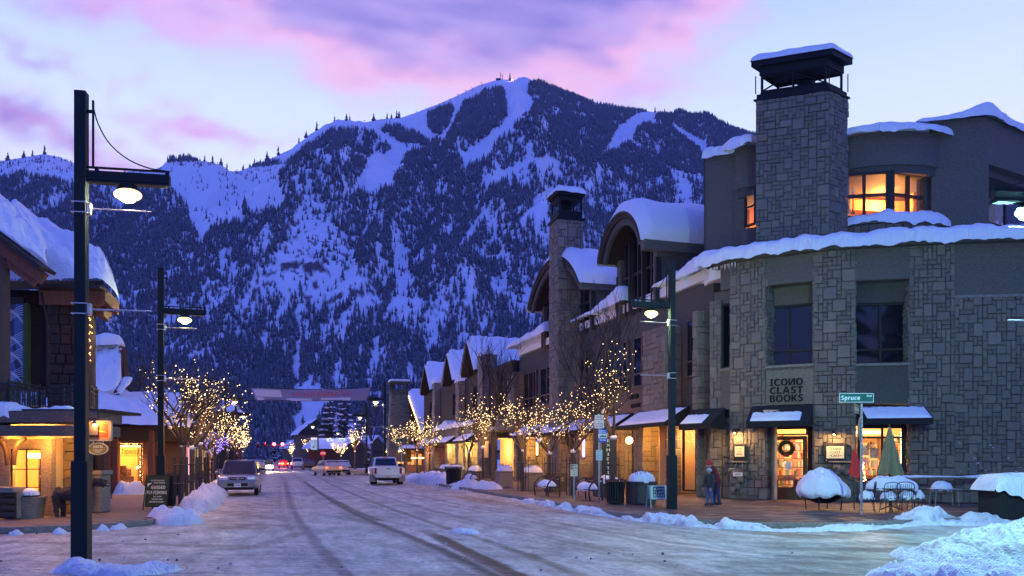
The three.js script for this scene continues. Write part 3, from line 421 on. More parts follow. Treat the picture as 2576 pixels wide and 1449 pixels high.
// soft thick snow lying along a path on a ledge: pts = [x, y, z, width, height]; side hangs over the front edge
function snowRoll(pts, { seg = 60, lump = 0.25, droop = 0.25, seed = 1, inward = [0, 0] } = {}) {
  const cv = new THREE.CatmullRomCurve3(pts.map((p) => new THREE.Vector3(p[0], p[1], p[2])), false, 'catmullrom', 0.2), n = pts.length - 1;
  return gridSurf(18, seg, (a, b) => {
    const k = Math.min(b * n, n - 1e-6), i = k | 0, f = k - i, w = lerp(pts[i][3], pts[i + 1][3], f), hh = lerp(pts[i][4], pts[i + 1][4], f), p = cv.getPoint(b), t = cv.getTangent(b), l = Math.hypot(t.x, t.z), nx = -t.z / l, nz = t.x / l;
    const cap = Math.pow(clamp(Math.min(b, 1 - b) * seg / 3), 0.5), h = hh * (1 + lump * n2(p.x * 0.7 + seed, p.z * 0.7) + lump * 0.4 * n2(p.x * 2.3, p.z * 2.3 + seed)) * cap, ang = Math.PI * a, q = Math.cos(ang), c = Math.sign(q) * Math.pow(Math.abs(q), 0.65), s = Math.pow(Math.max(0, Math.sin(ang)), 0.55);
    const dr = (a > 0.5 ? 1 : 0) * Math.pow((a - 0.5) * 2, 3) * droop * (0.45 + 0.4 * n2(p.x * 0.9 + seed, p.z * 0.9) + 0.25 * n2(p.x * 2.6 + seed, p.z * 2.6)); const off = -c * w / 2 * (1 + 0.06 * n2(p.x * 1.7, p.z * 1.7 + a * 3));
    return [p.x + nx * off + inward[0] * w / 2, p.y + h * s - Math.max(0, dr), p.z + nz * off + inward[1] * w / 2];
  });
}
// a black shop awning with side cheeks and a strip of snow
function awning(parent, W, u0, u1, v0, v1, out, n, { snow = [0.05, 0.95, 0.05, 0.62], drop = 0.22 } = {}) {
  const m = new MB(), A = (u, v, k) => W.pt(u, v, n + k), quad = (a, b, c, d) => { const g = new THREE.BufferGeometry(); g.setAttribute('position', new THREE.Float32BufferAttribute([...a, ...b, ...c, ...a, ...c, ...d], 3)); g.computeVertexNormals(); m.add(boxUV(g)); };
  const slope = (t) => [lerp(v0 + drop, v1, t), lerp(out, 0.02, t)];
  quad(A(u0, v0 + drop, out), A(u1, v0 + drop, out), A(u1, v1, 0.02), A(u0, v1, 0.02)); quad(A(u0, v0 + drop - 0.03, out - 0.03), A(u0, v1 - 0.04, 0.01), A(u1, v1 - 0.04, 0.01), A(u1, v0 + drop - 0.03, out - 0.03)); quad(A(u0, v0, out), A(u1, v0, out), A(u1, v0 + drop, out), A(u0, v0 + drop, out)); quad(A(u0, v0, out - 0.02), A(u0, v0 + drop, out - 0.02), A(u1, v0 + drop, out - 0.02), A(u1, v0, out - 0.02));
  for (const u of [u0, u1]) { quad(A(u, v0, out), A(u, v0 + drop, out), A(u, v1, 0.02), A(u, v0, 0.02)); }
  const o = m.build('awning', M.canvas, parent); for (const u of [u0 + 0.06, (u0 + u1) / 2, u1 - 0.06]) new MB().bar(A(u, v0 + drop - 0.06, out - 0.06), A(u, v1 - 0.12, 0.05), 0.018).build('rib', M.iron, o);
  if (snow) { const [a, b, c, d] = snow; part('snow', gridSurf(24, 12, (i, j) => { const e = Math.min(i, 1 - i, j, 1 - j), h = 0.06 * Math.pow(clamp(e * 9), 0.5) * (1 + 0.3 * n2(i * 7 + u0, j * 5)), s = slope(lerp(c, d + 0.05 * n2(i * 9 + u0, 1) * j, j)); return W.pt(lerp(lerp(u0, u1, a), lerp(u0, u1, b), i), s[0] + h + 0.004, n + s[1] + h * 0.4); }), M.snowClean, o); }
  return o;
}

// ================= the corner bookshop =================
{
  const o = thing('corner_building', 'three storey corner bookshop with tan stone piers and tall chimney', 'building', [0, 0, 0]);
  const fd = curve([[1700, 35.6], [1785, 34.3], [1850, 33.2], [1925, 32.4], [2050, 31.5], [2150, 31.0], [2290, 30.6], [2400, 30.3], [2640, 29.9]]);
  const FW = (a, b) => Wd(a, fd(a), b, fd(b));
  const base = [X(2100, 31), 0, -31];
  const wall = new MB(), stucco = new MB(), dark = new MB(), ledge = new MB();
  const TOP = 10.15;
  // ground and first floor core behind the facade
  const W1 = FW(1785, 1850), W2 = FW(1850, 1925), W3 = FW(1925, 2050), W4 = FW(2050, 2150), W5 = FW(2150, 2290), W6 = FW(2290, 2400), W7 = FW(2400, 2640);
  // stone piers: [wall, px from, px to, foot, top, seed]
  const pier = (W, a, b, y0, y1, seed, side = [0.5, 0.5], n = 0, dep = 0.9) => { const u0 = W.u(a, n), u1 = W.u(b, n); W.box(wall, u0 + 0.02, u1 - 0.02, y0, y1, n - dep, n - 0.06); ashlar(o, W, u0, u1, y0, y1, n, 0.165, [], seed);
    const L = new Wall([W.pt(u0, 0, n - dep)[0], W.pt(u0, 0, n - dep)[2]], [W.pt(u0, 0, n)[0], W.pt(u0, 0, n)[2]]), Rr = new Wall([W.pt(u1, 0, n)[0], W.pt(u1, 0, n)[2]], [W.pt(u1, 0, n - dep)[0], W.pt(u1, 0, n - dep)[2]]);
    if (side[0]) ashlar(o, L, 0, dep - 0.02, y0, y1, 0, 0.17, [], seed + 50); if (side[1]) ashlar(o, Rr, 0.02, dep, y0, y1, 0, 0.17, [], seed + 70); };
  const PA = FW(1836, 1926), PB = FW(2047, 2152), PC = FW(2288, 2402);
  pier(PA, 1836, 1926, PAVE, TOP - 0.12, 1); pier(PB, 2047, 2152, PAVE, TOP - 0.06, 2); pier(PC, 2288, 2402, PAVE, TOP - 0.05, 3);
  const P0 = Wd(1783, 34.2, 1812, 33.9); pier(P0, 1786, 1814, PAVE, 8.6, 4, [1, 0], 0, 1.4);
  // right hand stone wall with a stucco band above
  { const u0 = W7.u(2400), u1 = W7.u(2640), vb = W7.v(2440, 746); W7.box(wall, u0, u1, PAVE, vb, -0.8, -0.06); ashlar(o, W7, u0, u1, 1.2, vb, 0, 0.17, [], 7); W7.box(wall, u0, u1, PAVE, 1.06, -0.3, 0.1); ashlar(o, W7, u0, u1, PAVE, 1.06, 0.16, 0.26, [], 8); W7.box(ledge, u0, u1, 1.07, 1.17, -0.2, 0.28); W7.box(stucco, u0, u1, vb + 0.02, TOP - 0.1, -0.8, -0.02); W7.box(ledge, u0, u1, vb - 0.05, vb + 0.05, -0.1, 0.06); }
  // bays between the piers: fascia, lintel, window, sill panel
  const bay = (W, a, b, set, lab, opts) => {
    const n = -set, y = (py) => W.v((a + b) / 2, py), u0 = W.u(a, -0.02), u1 = W.u(b, -0.02), U0 = W.u(a - 4, n), U1 = W.u(b + 4, n);
    W.box(stucco, u0, u1, y(opts.f1), TOP - 0.14, -0.7, -0.03); W.box(stucco, u0, u1, y(opts.f1) + 1.05, y(opts.f1) + 1.09, -0.031, -0.024);
    W.box(opts.dark ? dark : stucco, U0 - 0.2, U1 + 0.2, y(opts.w1), y(opts.f1) + 0.02, n - 0.4, n + 0.05);
    W.box(wall, U0 - 0.3, U1 + 0.3, y(opts.w0) - 0.1, y(opts.f1), n - 0.9, n - 0.75);
    windowOn(o, W, U0, U1, y(opts.w0), y(opts.w1), n, opts.cols, opts.rows, { fw: 0.1, depth: 0.14 });
    W.box(opts.dark ? dark : stucco, u0, u1, y(opts.p0), y(opts.w0) - 0.12, -0.7, -0.05); W.box(ledge, u0 - 0.02, u1 + 0.02, y(opts.w0) - 0.12, y(opts.w0) - 0.02, -0.7, 0.03);
    W.box(opts.dark ? dark : stucco, u0, u1, y(opts.w0) - 0.5, y(opts.w0) - 0.46, -0.051, -0.042);
  };
  bay(W3, 1926, 2047, 0.75, 'a', { f1: 712, w1: 758, w0: 916, p0: 1018, cols: [1, 1], rows: [0.22, 0.78] });
  bay(W5, 2152, 2288, 0.7, 'b', { f1: 703, w1: 753, w0: 912, p0: 1016, cols: [0.46, 0.54], rows: [0.22, 0.78], dark: true });
  bay(FW(1813, 1838), 1812, 1838, 0.3, 'c', { f1: 728, w1: 760, w0: 925, p0: 1030, cols: [1], rows: [1] });
  // shop door with transom, dark surround
  { const n = -0.75, W = W3, a = W.u(1940, n), b = W.u(2030, n), top = W.v(1985, 1076, n), y0 = PAVE; const f = new MB(); W.box(f, W.u(1920, n), W.u(1938, n), y0, top + 0.5, n - 0.1, n + 0.05); W.box(f, W.u(2032, n), W.u(2052, n), y0, top + 0.5, n - 0.1, n + 0.05); W.box(f, W.u(1938, n), W.u(2032, n), top, top + 0.6, n - 0.1, n + 0.04); f.build('door_surround', M.frame, o);
    windowOn(o, W, a - 0.02, b + 0.02, W.v(1985, 1095, n), top, n, [1], [1], { fw: 0.06, glass: M.glass, name: 'transom' });
    const dt = W.v(1985, 1097, n); const wood2 = mat(0.13, 0.085, 0.05, { map: grain1 }); const dr = windowOn(o, W, a, b, y0 + 0.35, dt, n, [1], [1], { fw: 0.16, glass: M.glass, frame: wood2, name: 'door' }); const kp = new MB(); W.box(kp, a, b, y0, y0 + 0.352, n - 0.1, n); kp.build('kick_plate', wood2, dr); const hd = new MB(); W.box(hd, a + 0.05, a + 0.1, y0 + 1.05, y0 + 1.55, n + 0.03, n + 0.06); hd.build('handle', M.iron, dr);
    awning(o, W, W.u(1884, 0.6), W.u(2044, 0.1), W.v(1960, 1074, 1.0), W.v(1960, 1020), 1.15, 0, { snow: [0.06, 0.86, 0.03, 0.55] });
  }
  // shop window
  { const n = -0.45, W = W5, a = W.u(2158, n), b = W.u(2274, n), top = W.v(2200, 1072, n), y0 = W.v(2200, 1210, n); windowOn(o, W, a, b, y0, top, n, [0.54, 0.46], [0.82, 0.18], { fw: 0.09, glass: M.glass, name: 'shop_window' }); const f = new MB(); W.box(f, b, W.u(2292, n), PAVE, top + 0.5, n - 0.2, n + 0.1); W.box(f, a - 0.2, b + 0.02, top, top + 0.7, n - 0.2, n + 0.02); f.build('door_surround', M.frame, o); const s = new MB(); W.box(s, a - 0.3, b + 0.2, PAVE, y0 - 0.02, n - 0.4, -0.1); s.build('plinth', M.mortar, o); ashlar(o, W, a - 0.1, b, PAVE, y0 - 0.05, -0.08, 0.2, [], 21);
    awning(o, W, W.u(2166, 0.3), W.u(2343, 0.9), W.v(2250, 1068, 1.0), W.v(2250, 1022), 1.15, 0, { snow: [0.02, 0.985, 0.03, 0.93] }); }
  // awning of the small bay at the left
  awning(o, Wd(1740, 34.9, 1838, 33.3), 0.1, 1.78, Wd(1740, 34.9, 1838, 33.3).v(1790, 1079, 0.8), Wd(1740, 34.9, 1838, 33.3).v(1790, 1028), 1.0, 0, { snow: [0.02, 0.7, 0.05, 0.6] });
  const Ws = Wd(1700, 36.2, 1838, 33.6); // street side shop front under it, lit
  windowOn(o, Ws, Ws.u(1716, -0.3), Ws.u(1752, -0.3), 0.35, 3.2, -0.3, [1], [1], { fw: 0.08, glass: M.glass, frame: M.woodDark, name: 'shop_window' }); ashlar(o, Ws, Ws.u(1753), Ws.u(1838), PAVE, 3.6, -0.15, 0.24, [], 23); Ws.box(wall, Ws.u(1753), Ws.u(1838), PAVE, 4.2, -0.8, -0.2);
  // rough stone sills under the two lit sign boxes
  for (const [W, a, b, seed] of [[PB, 2085, 2150, 5], [PA, 1838, 1884, 6]]) { const m = new MB(), q = rng(seed), u0 = W.u(a), u1 = W.u(b), yt = W.v(a, 1164); W.box(m, u0, u1, yt, yt + 0.07, 0, 0.2, 0.02); m.build('sill', M.stones[2], o); for (let k = 0; k < 16; k++) { const w = 0.16 + 0.2 * q(), h = 0.1 + 0.12 * q(), mm = W.m(lerp(u0 + 0.12, u1 - 0.12, q()), yt - 0.15 - (k / 16) * 1.1, 0.05 + 0.05 * q()); mm.scale(new THREE.Vector3(w, h, 0.22)); lay(o, mm, q() * 5 | 0); } }
  // corner facade top: coping and thick snow
  const edge = [[1784, 34.3], [1800, 33.95], [1850, 33.05], [1925, 32.25], [2050, 31.35], [2150, 30.85], [2290, 30.45], [2400, 30.15], [2500, 29.95], [2640, 29.7]];
  const cop = new MB(); for (let i = 1; i < edge.length; i++) { const w = Wd(edge[i - 1][0], edge[i - 1][1], edge[i][0], edge[i][1]); w.box(cop, -0.02, w.L + 0.02, TOP - 0.14, TOP, -0.9, 0.12); } cop.build('coping', M.stuccoDark, o);
  part('snow', snowRoll(edge.map(([p, d]) => { const e = d + 0.55; return [X(p, d) * e / d, TOP - 0.02, -e, 1.75, 0.6]; }), { seg: 160, lump: 0.17, droop: 0.2, seed: 4 }), M.snow, o);
  part('snow', plan([...edge.map(([p, d]) => [X(p, d + 0.7), -(d + 0.7)]), [22, -44], [9, -44]], TOP - 0.5, TOP + 0.1), M.snowClean, o);
  const ic = new MB(), qi = rng(8); for (let k = 0; k < 26; k++) { const t = qi() * 0.12, p = lerp(1784, 1850, qi()), d = fd(p) - 0.14, h = 0.15 + 0.5 * qi() * (p < 1800 ? 1 : 0.35); ic.at(new THREE.ConeGeometry(0.022, h, 5), X(p, d), TOP - 0.12 - h / 2, -d, Math.PI); } tag(ic.build('icicles', M.snowClean, o), null, null, null, 'stuff');
  const upper = new MB();
  // the third storey, set back: left block, curved bay behind the chimney, chimney, curved bay, right block
  const TL = Wd(1771, 37.2, 1850, 36.4), TC = Wd(1846, 36.2, 1902, 34.6), y3 = (W, a, b) => W.v(a, b);
  { const u1 = TL.u(1852); TL.box(upper, 0, u1, 9.6, TL.v(1810, 387), -6, 0); TL.box(upper, 0, u1, TL.v(1810, 387) - 0.5, TL.v(1810, 387) - 0.46, -0.01, 0.008);
    const side = new Wall([TL.pt(0, 0, -6)[0], TL.pt(0, 0, -6)[2]], [TL.a[0], TL.a[1]]); side.box(upper, 0, 6, 9.6, TL.v(1810, 387), -0.1, 0);
    part('snow', snowRoll([[...TL.pt(-0.05, TL.v(1810, 387), -0.4), 1.2, 0.42], [...TL.pt(u1, TL.v(1810, 387), -0.4), 1.2, 0.5]], { seg: 24, lump: 0.15, seed: 9 }), M.snow, o);
    const cv = (r, y0, y1, mb, m = 14) => { const pts = []; for (let k = 0; k <= m; k++) { const a = lerp(Math.PI * 0.98, Math.PI * 1.5, k / m); pts.push([X(1905, 36.5) + Math.cos(a) * r, -36.5 + -Math.sin(a) * r * 0.8]); } pts.push([X(1905, 36.5) + 0.2, -37.5], [X(1905, 36.5) - r, -37.5]); mb.add(plan(pts, y0, y1)); };
    cv(1.12, Y(470, 35.8), Y(368, 35.8), upper); cv(1.04, Y(492, 35.8), Y(470, 35.8), dark); cv(0.95, 9.8, Y(572, 35.8), upper);
    part('snow', snowRoll([[X(1843, 36.4), Y(372, 35.8), -36.4, 1.2, 0.4], [X(1862, 35.9), Y(372, 35.8), -35.9, 1.3, 0.5], [X(1905, 35.4), Y(372, 35.8), -35.4, 1.3, 0.5]], { seg: 24, seed: 3 }), M.snow, o);
    const WW = Wd(1872, 36.1, 1900, 35.5); windowOn(o, WW, 0, WW.L, WW.v(1886, 568), WW.v(1886, 472), 0, [1], [1, 1], { fw: 0.09, glass: M.glass });
    const led = new MB(); cv(1.5, TOP - 0.1, TOP + 0.55, led); led.build('ledge', M.stones[1], o); ashlar(o, Wd(1832, 34.6, 1900, 33.9), 0, 1.3, TOP, TOP + 0.5, 0.02, 0.2, [], 33);
    part('snow', snowRoll([[X(1834, 34.9), TOP + 0.5, -34.9, 0.9, 0.3], [X(1860, 34.5), TOP + 0.5, -34.5, 1, 0.34], [X(1902, 34.4), TOP + 0.5, -34.4, 0.9, 0.24]], { seg: 20, seed: 5, droop: 0.4 }), M.snow, o);
  }
  { const a = Wd(1852, 36.25, 1874, 36.12), c = new MB(); a.box(c, -0.1, a.L + 0.03, 9.9, Y(470, 36), -0.3, 0); c.build('window_jamb', M.stucco, o); for (const [p0, d0, p1, d1] of [[2080, 34.9, 2115, 34.36], [2325, 34.45, 2368, 35.1]]) { const b = Wd(p0, d0, p1, d1), e = new MB(); b.box(e, 0, b.L, 9.9, Y(430, 33.8), -0.35, 0.03); e.build('window_jamb', M.stuccoDark, o); } }
  // right curved bay with the lit corner windows
  const bx = 2232, bd = 35.2, arc = (r, off = 0) => { const pts = []; for (let k = 0; k <= 22; k++) { const a = lerp(Math.PI * 1.02, Math.PI * 1.98, k / 22); pts.push([X(bx, bd) + Math.cos(a) * r, -bd - Math.sin(a) * r * 0.55 + off]); } return pts; };
  const backline = [[X(bx, bd) + 4, -41], [X(bx, bd) - 4, -41]];
  const yF0 = Y(412, 33.8), yF1 = Y(328, 33.8);
  upper.add(plan([...arc(2.45), ...backline.map(([a, b]) => [a * 1 + 0, b])], yF0, yF1)); dark.add(plan([...arc(2.3), [X(bx, bd) + 2.3, -37], [X(bx, bd) - 2.3, -37]], Y(432, 33.8), yF0));
  const Wl = Wd(2112, 34.35, 2238, 33.95), Wr = Wd(2244, 33.95, 2328, 34.5), yw0 = Y(548, 34.1), yw1 = Y(432, 34.1);
  windowOn(o, Wl, 0, Wl.L, yw0, yw1, 0, [1, 1], [1, 1], { fw: 0.13, glass: M.glass, depth: 0.16 }); windowOn(o, Wr, 0, Wr.L, yw0, yw1, 0, [1, 1], [1, 1], { fw: 0.13, glass: M.glass, depth: 0.16 }); const mull = new MB(); Wl.box(mull, Wl.L - 0.04, Wl.L + 0.2, yw0, yw1, -0.2, 0.02); mull.build('mullion', M.frame, o);
  { const r = arc(2.62); wall.add(plan([...arc(2.5), ...backline], 9.9, Y(556, 33.8) - 0.06)); for (let k = 3; k < r.length; k += 1) { const w = new Wall(r[k - 1], r[k]); ashlar(o, w, 0.01, w.L - 0.01, TOP + 0.1, Y(556, 33.8) - 0.08, -0.06, 0.24, [], 60 + k); } ledge.add(plan([...arc(2.72), ...backline], Y(556, 33.8) - 0.05, Y(556, 33.8) + 0.04));
    const ar = arc(2.45); part('snow', snowRoll(ar.slice(2, 22).map((p, i) => [p[0], Y(556, 33.8) + 0.02, p[1] - 0.1, 0.85, 0.12 + 0.34 * Math.sin(Math.PI * clamp((i + 2) / 21))]), { seg: 60, lump: 0.3, droop: 0.3, seed: 14 }), M.snow, o);
    part('snow', snowRoll(arc(2.2).slice(1, 22).map((p) => [p[0], yF1 - 0.03, p[1] - 0.2, 1.5, 0.4]), { seg: 60, lump: 0.12, droop: 0.2, seed: 24 }), M.snow, o); part('snow', plan([...arc(1.9), ...backline], yF1 - 0.1, yF1 + 0.36), M.snowClean, o); }
  // right block of the third storey
  const RB = Wd(2362, 34.3, 2480, 33.9), RS = Wd(2480, 33.9, 2640, 36.5), yR = Y(296, 34); RB.box(upper, -0.3, RB.L, 9.8, yR, -5, 0); RB.box(upper, 0, RB.L, Y(430, 34) - 0.02, Y(430, 34), -0.01, 0.006);
  { const w0 = RS.u(2488), w1 = RS.u(2630), yb = Y(580, 34), yt = Y(412, 34); RS.box(upper, 0.02, RS.L, yt, yR, -3, -0.004); RS.box(upper, 0.02, w0, 9.8, yt, -3, -0.004); RS.box(dark, w0, w1, yt - 0.35, yt, -1.2, -0.3); RS.box(wall, w0 - 0.1, RS.L, 9.8, yt, -2.6, -2.4); windowOn(o, RS, w0 + 0.3, w1 - 0.4, 10.2, yt - 0.4, -1.5, [1, 1, 2], [1, 1, 1], { fw: 0.1, glass: M.glass });
    part('snow', snowRoll([[...RB.pt(-1, yR - 0.05, -0.5), 1.4, 0.2], [...RB.pt(RB.L * 0.5, yR - 0.05, -0.5), 1.6, 0.35], [...RB.pt(RB.L - 0.2, yR, -0.6), 1.7, 0.75], [...RS.pt(1.6, yR - 0.1, -0.6), 1.6, 0.55], [...RS.pt(RS.L, yR - 0.1, -0.6), 1.5, 0.4]], { seg: 50, lump: 0.12, droop: 0.05, seed: 31 }), M.snow, o); }
  // warm rooms behind the lit windows
  const room = mat(0.75, 0.55, 0.34), woodR = mat(0.55, 0.25, 0.1), rm = new MB();
  rm.box(X(2225, 38), 14.3, -36.9, 4.6, 0.05, 3.4).box(X(2225, 38.9), 12.3, -38.6, 5.4, 4.2, 0.1); rm.box(X(2225, 36.6) - 2.1, 12.3, -37, 0.1, 4.2, 3).box(X(2225, 36.6) + 2.1, 12.3, -37, 0.1, 4.2, 3); rm.build('room', room, o); const beams = new MB(); beams.box(X(2225, 37), 13.6, -37.2, 4, 0.5, 0.4, 0, 0.12).box(X(2225, 37), 12.0, -38.2, 4.4, 0.7, 0.3, 0, 0.1).box(X(2290, 37), 12.6, -36.6, 0.3, 3.6, 0.35); beams.build('beam', woodR, o);
  pointLight([X(2225, 36.2), 13.5, -36.4], [1, 0.4, 0.09], 44, 8); pointLight([X(2225, 36.2), 11.6, -37.4], [1, 0.46, 0.1], 20, 5);
  { const r2 = new MB(); r2.box(X(1890, 38.2), 12.5, -38.2, 1.8, 5, 0.1).build('room', woodR, o); pointLight([X(1890, 37.1), 12.8, -37.1], [1, 0.35, 0.1], 9, 5); }
  // bookshop interior: back wall, shelves of books, ceiling lamps
  { const q = rng(55), d0 = 35.2, xa = X(1920, d0), xb = X(2310, d0), bk = [[0.5, 0.1, 0.05], [0.55, 0.4, 0.15], [0.2, 0.22, 0.3], [0.6, 0.55, 0.45], [0.35, 0.08, 0.1], [0.12, 0.2, 0.14]].map((c) => mat(...c)); const inn = new MB(); inn.box((xa + xb) / 2, 2.2, -d0 - 0.3, xb - xa + 2, 4, 0.1).box((xa + xb) / 2, 3.75, -33.6, xb - xa + 2, 0.08, 3.6).box(xa - 0.4, 2, -33.8, 0.1, 4, 3).box(xb + 0.4, 2, -33.4, 0.1, 4, 3.4); inn.box((xa + xb) / 2, 0.1, -33.6, xb - xa + 2, 0.08, 3.6).box(X(2092, 32.8), 2, -32.9, 0.1, 4, 1.4); inn.build('room', mat(0.7, 0.5, 0.3), o);
    const sh = new MB(), books = bk.map(() => new MB()); const shelf = (x0, x1, z, rows) => { for (const y of rows) { sh.box((x0 + x1) / 2, y - 0.02, z, x1 - x0, 0.035, 0.3); let x = x0 + 0.02; while (x < x1 - 0.06) { const w = 0.03 + 0.05 * q(), h = 0.2 + 0.12 * q(); if (q() < 0.9) books[(q() * 6) | 0].box(x + w / 2, y + h / 2, z + 0.05, w * 0.92, h, 0.2, 0, 0, q() < 0.1 ? 0.15 : 0); else x += 0.1; x += w; } } sh.box(x0, 1.4, z, 0.04, 2.7, 0.3).box(x1, 1.4, z, 0.04, 2.7, 0.3); };
    const rows = [0.35, 0.72, 1.1, 1.48, 1.85, 2.2, 2.55]; shelf(X(1930, 34.2), X(2040, 34.2), -34.4, rows); shelf(X(2155, 34.8), X(2215, 34.8), -34.9, rows.slice(0, 4)); shelf(X(2238, 33.6), X(2300, 33.6), -33.8, rows); sh.build('bookshelf', M.wood, o); const bs = books.map((b, i) => tag(b.build('books', bk[i], o), null, null, null, 'stuff'));
    const tbl = new MB(); tbl.box(X(1975, 33.3), 0.95, -33.2, 0.9, 0.05, 0.5).box(X(1975, 33.3) - 0.4, 0.55, -33.2, 0.04, 0.8, 0.4).box(X(1975, 33.3) + 0.4, 0.55, -33.2, 0.04, 0.8, 0.4); for (let k = 0; k < 7; k++) tbl.box(X(1960 + k * 6, 33.3), 1.05, -33.2 + 0.2 * (q() - 0.5), 0.14, 0.2, 0.03, -0.3); tbl.build('display_table', M.wood, o);
    const pos = [[0.8, 0.75, 0.7, 2176, 1133, 34], [0.45, 0.45, 0.5, 2199, 1140, 20]]; for (const [r, g, b, px, py] of pos) { const p = new MB(); p.box(X(px, 32.4), Y(py, 32.4), -32.4, 0.35, 0.42, 0.02); p.build('poster', mat(r, g, b), o); }
    const tray = new MB(); tray.box(X(2180, 34.5), Y(1088, 34.5), -34.4, 1.1, 0.12, 0.3); tray.build('ceiling_lamp', glow(1, 0.72, 0.35, 3), o); const lampS = new MB(); lampS.sph(X(1945, 33.4), Y(1126, 33.4), -33.3, 0.09).build('lamp', glow(1, 0.75, 0.4, 7), o); new MB().bar([X(1945, 33.4), 0.2, -33.3], [X(1945, 33.4), Y(1128, 33.4), -33.3], 0.015).build('lamp_stand', M.wood, o);
    pointLight([X(1945, 33.4), Y(1126, 33.4), -33.3], [1, 0.55, 0.2], 2.2, 2); pointLight([X(1990, 33.6), 3.2, -33.2], [1, 0.5, 0.18], 26, 6); pointLight([X(2190, 33.6), 3.3, -33.2], [1, 0.6, 0.24], 44, 6); pointLight([X(2200, 32.6), 1.4, -32.7], [1, 0.5, 0.2], 2, 4);
    const sl = new MB(), bl = rng(3); for (let k = 0; k < 44; k++) { const a = k / 44; sl.at(new THREE.OctahedronGeometry(0.022, 0), X(2270, 31) + 0.03 * bl(), lerp(0.8, 2.9, a), -31.15); if (k < 24) sl.at(new THREE.OctahedronGeometry(0.02, 0), X(2166, 31.3) + 0.25 * bl() * (1 - a), lerp(0.7, 1.9, a * 1.6), -31.3); } tag(sl.build('fairy_lights', glow(1, 0.66, 0.3, 14), o), null, null, null, 'stuff');
    for (const [px, py, r, c, nm] of [[2191, 1124, 0.19, [0.16, 0.12, 0.1], 'snowflake'], [2177, 1160, 0.17, [0.2, 0.15, 0.35], 'snowflake']]) { const s = new MB(), cx = X(px, 31.5), cy = Y(py, 31.5); for (let k = 0; k < 8; k++) { const a = k / 8 * 6.283; s.bar([cx, cy, -31.5], [cx + Math.cos(a) * r, cy + Math.sin(a) * r, -31.5], 0.012, 5); s.at(new THREE.TorusGeometry(r * 0.2, 0.012, 5, 10), cx + Math.cos(a) * r * 0.8, cy + Math.sin(a) * r * 0.8, -31.5); } s.at(new THREE.TorusGeometry(r * 0.45, 0.014, 5, 16), cx, cy, -31.5); s.build(nm, mat(...c), o); } }
  // street side shop room
  { const r = new MB(); r.box(X(1735, 38.6), 2, -38.5, 3, 3.6, 0.1).box(X(1760, 37.2), 3.6, -37.2, 3, 0.1, 2.4); r.build('room', mat(0.75, 0.45, 0.22), o); pointLight([X(1736, 37.4), 2.8, -37.4], [1, 0.55, 0.2], 7, 4); }
  wall.build('wall', M.mortar, o); stucco.build('stucco_panels', M.stucco, o); upper.build('upper_wall', M.stucco, o); dark.build('panel', M.stuccoDark, o); ledge.build('ledge', M.concrete, o);
  const core = new MB(); core.add(plan([[X(1800, 35.5), -35.5], [X(1925, 34.2) , -36.3], [X(2400, 31.4), -36], [X(2640, 31), -31], [24, -46], [6, -46]], 4.2, TOP - 0.6)); core.build('upper_floor', M.stuccoDark, o);
  // the big chimney of squared stone with an iron cap
  { const c4 = [[1901, 34.4], [2086, 33.4], [2133, 34.2], [1948, 35.5]].map(([p, d]) => [X(p, d), -d]), cx = c4.reduce((a, p) => a + p[0] / 4, 0), cz = c4.reduce((a, p) => a + p[1] / 4, 0), poly = (k) => c4.map(([x, z]) => [cx + (x - cx) * k, cz + (z - cz) * k]), yb = TOP - 0.2, h0 = 17.3, h1 = 17.66, h2 = 18.4, h3 = 19.05;
    const c = new MB().add(plan(poly(0.94), yb, h0)).build('chimney', M.mortar, o), F = new Wall(c4[0], c4[1]), S = new Wall(c4[1], c4[2]); ashlar(c, F, 0, F.L, yb, h0, 0, 0.165, [], 41); ashlar(c, S, 0, S.L, yb, h0, 0, 0.165, [], 42); ashlar(c, new Wall(c4[3], c4[0]), 0, 1.4, yb, h0, 0, 0.2, [], 43);
    new MB().add(plan(poly(1.05), h0, h0 + 0.08)).add(plan(poly(0.98), h0 + 0.08, h1 - 0.08)).add(plan(poly(0.9), h1 - 0.08, h1)).build('cap_base', M.black, c); new MB().add(plan(poly(0.92), h2, 18.78)).add(plan(poly(1.1), 18.78, h3)).build('cap', M.black, c);
    const q = poly(0.86), ir = new MB(), V = (p, y) => [p[0], y, p[1]], mid = (a, b, t) => [lerp(a[0], b[0], t), lerp(a[1], b[1], t)]; for (let k = 0; k < 4; k++) { const a = q[k], b = q[(k + 1) % 4]; ir.bar(V(a, h1), V(a, h2), 0.06, 4); ir.bar(V(a, h1 + 0.04), V(b, h1 + 0.04), 0.05, 4).bar(V(a, h2 - 0.05), V(b, h2 - 0.05), 0.05, 4); } for (const e of [0, 2]) { const a = q[e], b = q[e + 1], m = mid(a, b, 0.5); ir.bar(V(m, h1), V(m, h2), 0.055, 4).bar(V(a, h1 + 0.06), V(m, h2 - 0.06), 0.035, 4).bar(V(b, h1 + 0.06), V(m, h2 - 0.06), 0.035, 4); }
    for (const p of poly(1.0).slice(0, 3)) ir.bar(V(p, h1 - 0.05), V(p, h2 - 0.02), 0.025, 4); ir.build('cage', M.black, c); new MB().at(new THREE.CylinderGeometry(0.3, 0.3, 0.45, 14), cx + 0.2, h1 + 0.22, cz).at(new THREE.CylinderGeometry(0.42, 0.42, 0.05, 14), cx + 0.2, h1 + 0.5, cz).build('flue', M.black, c);
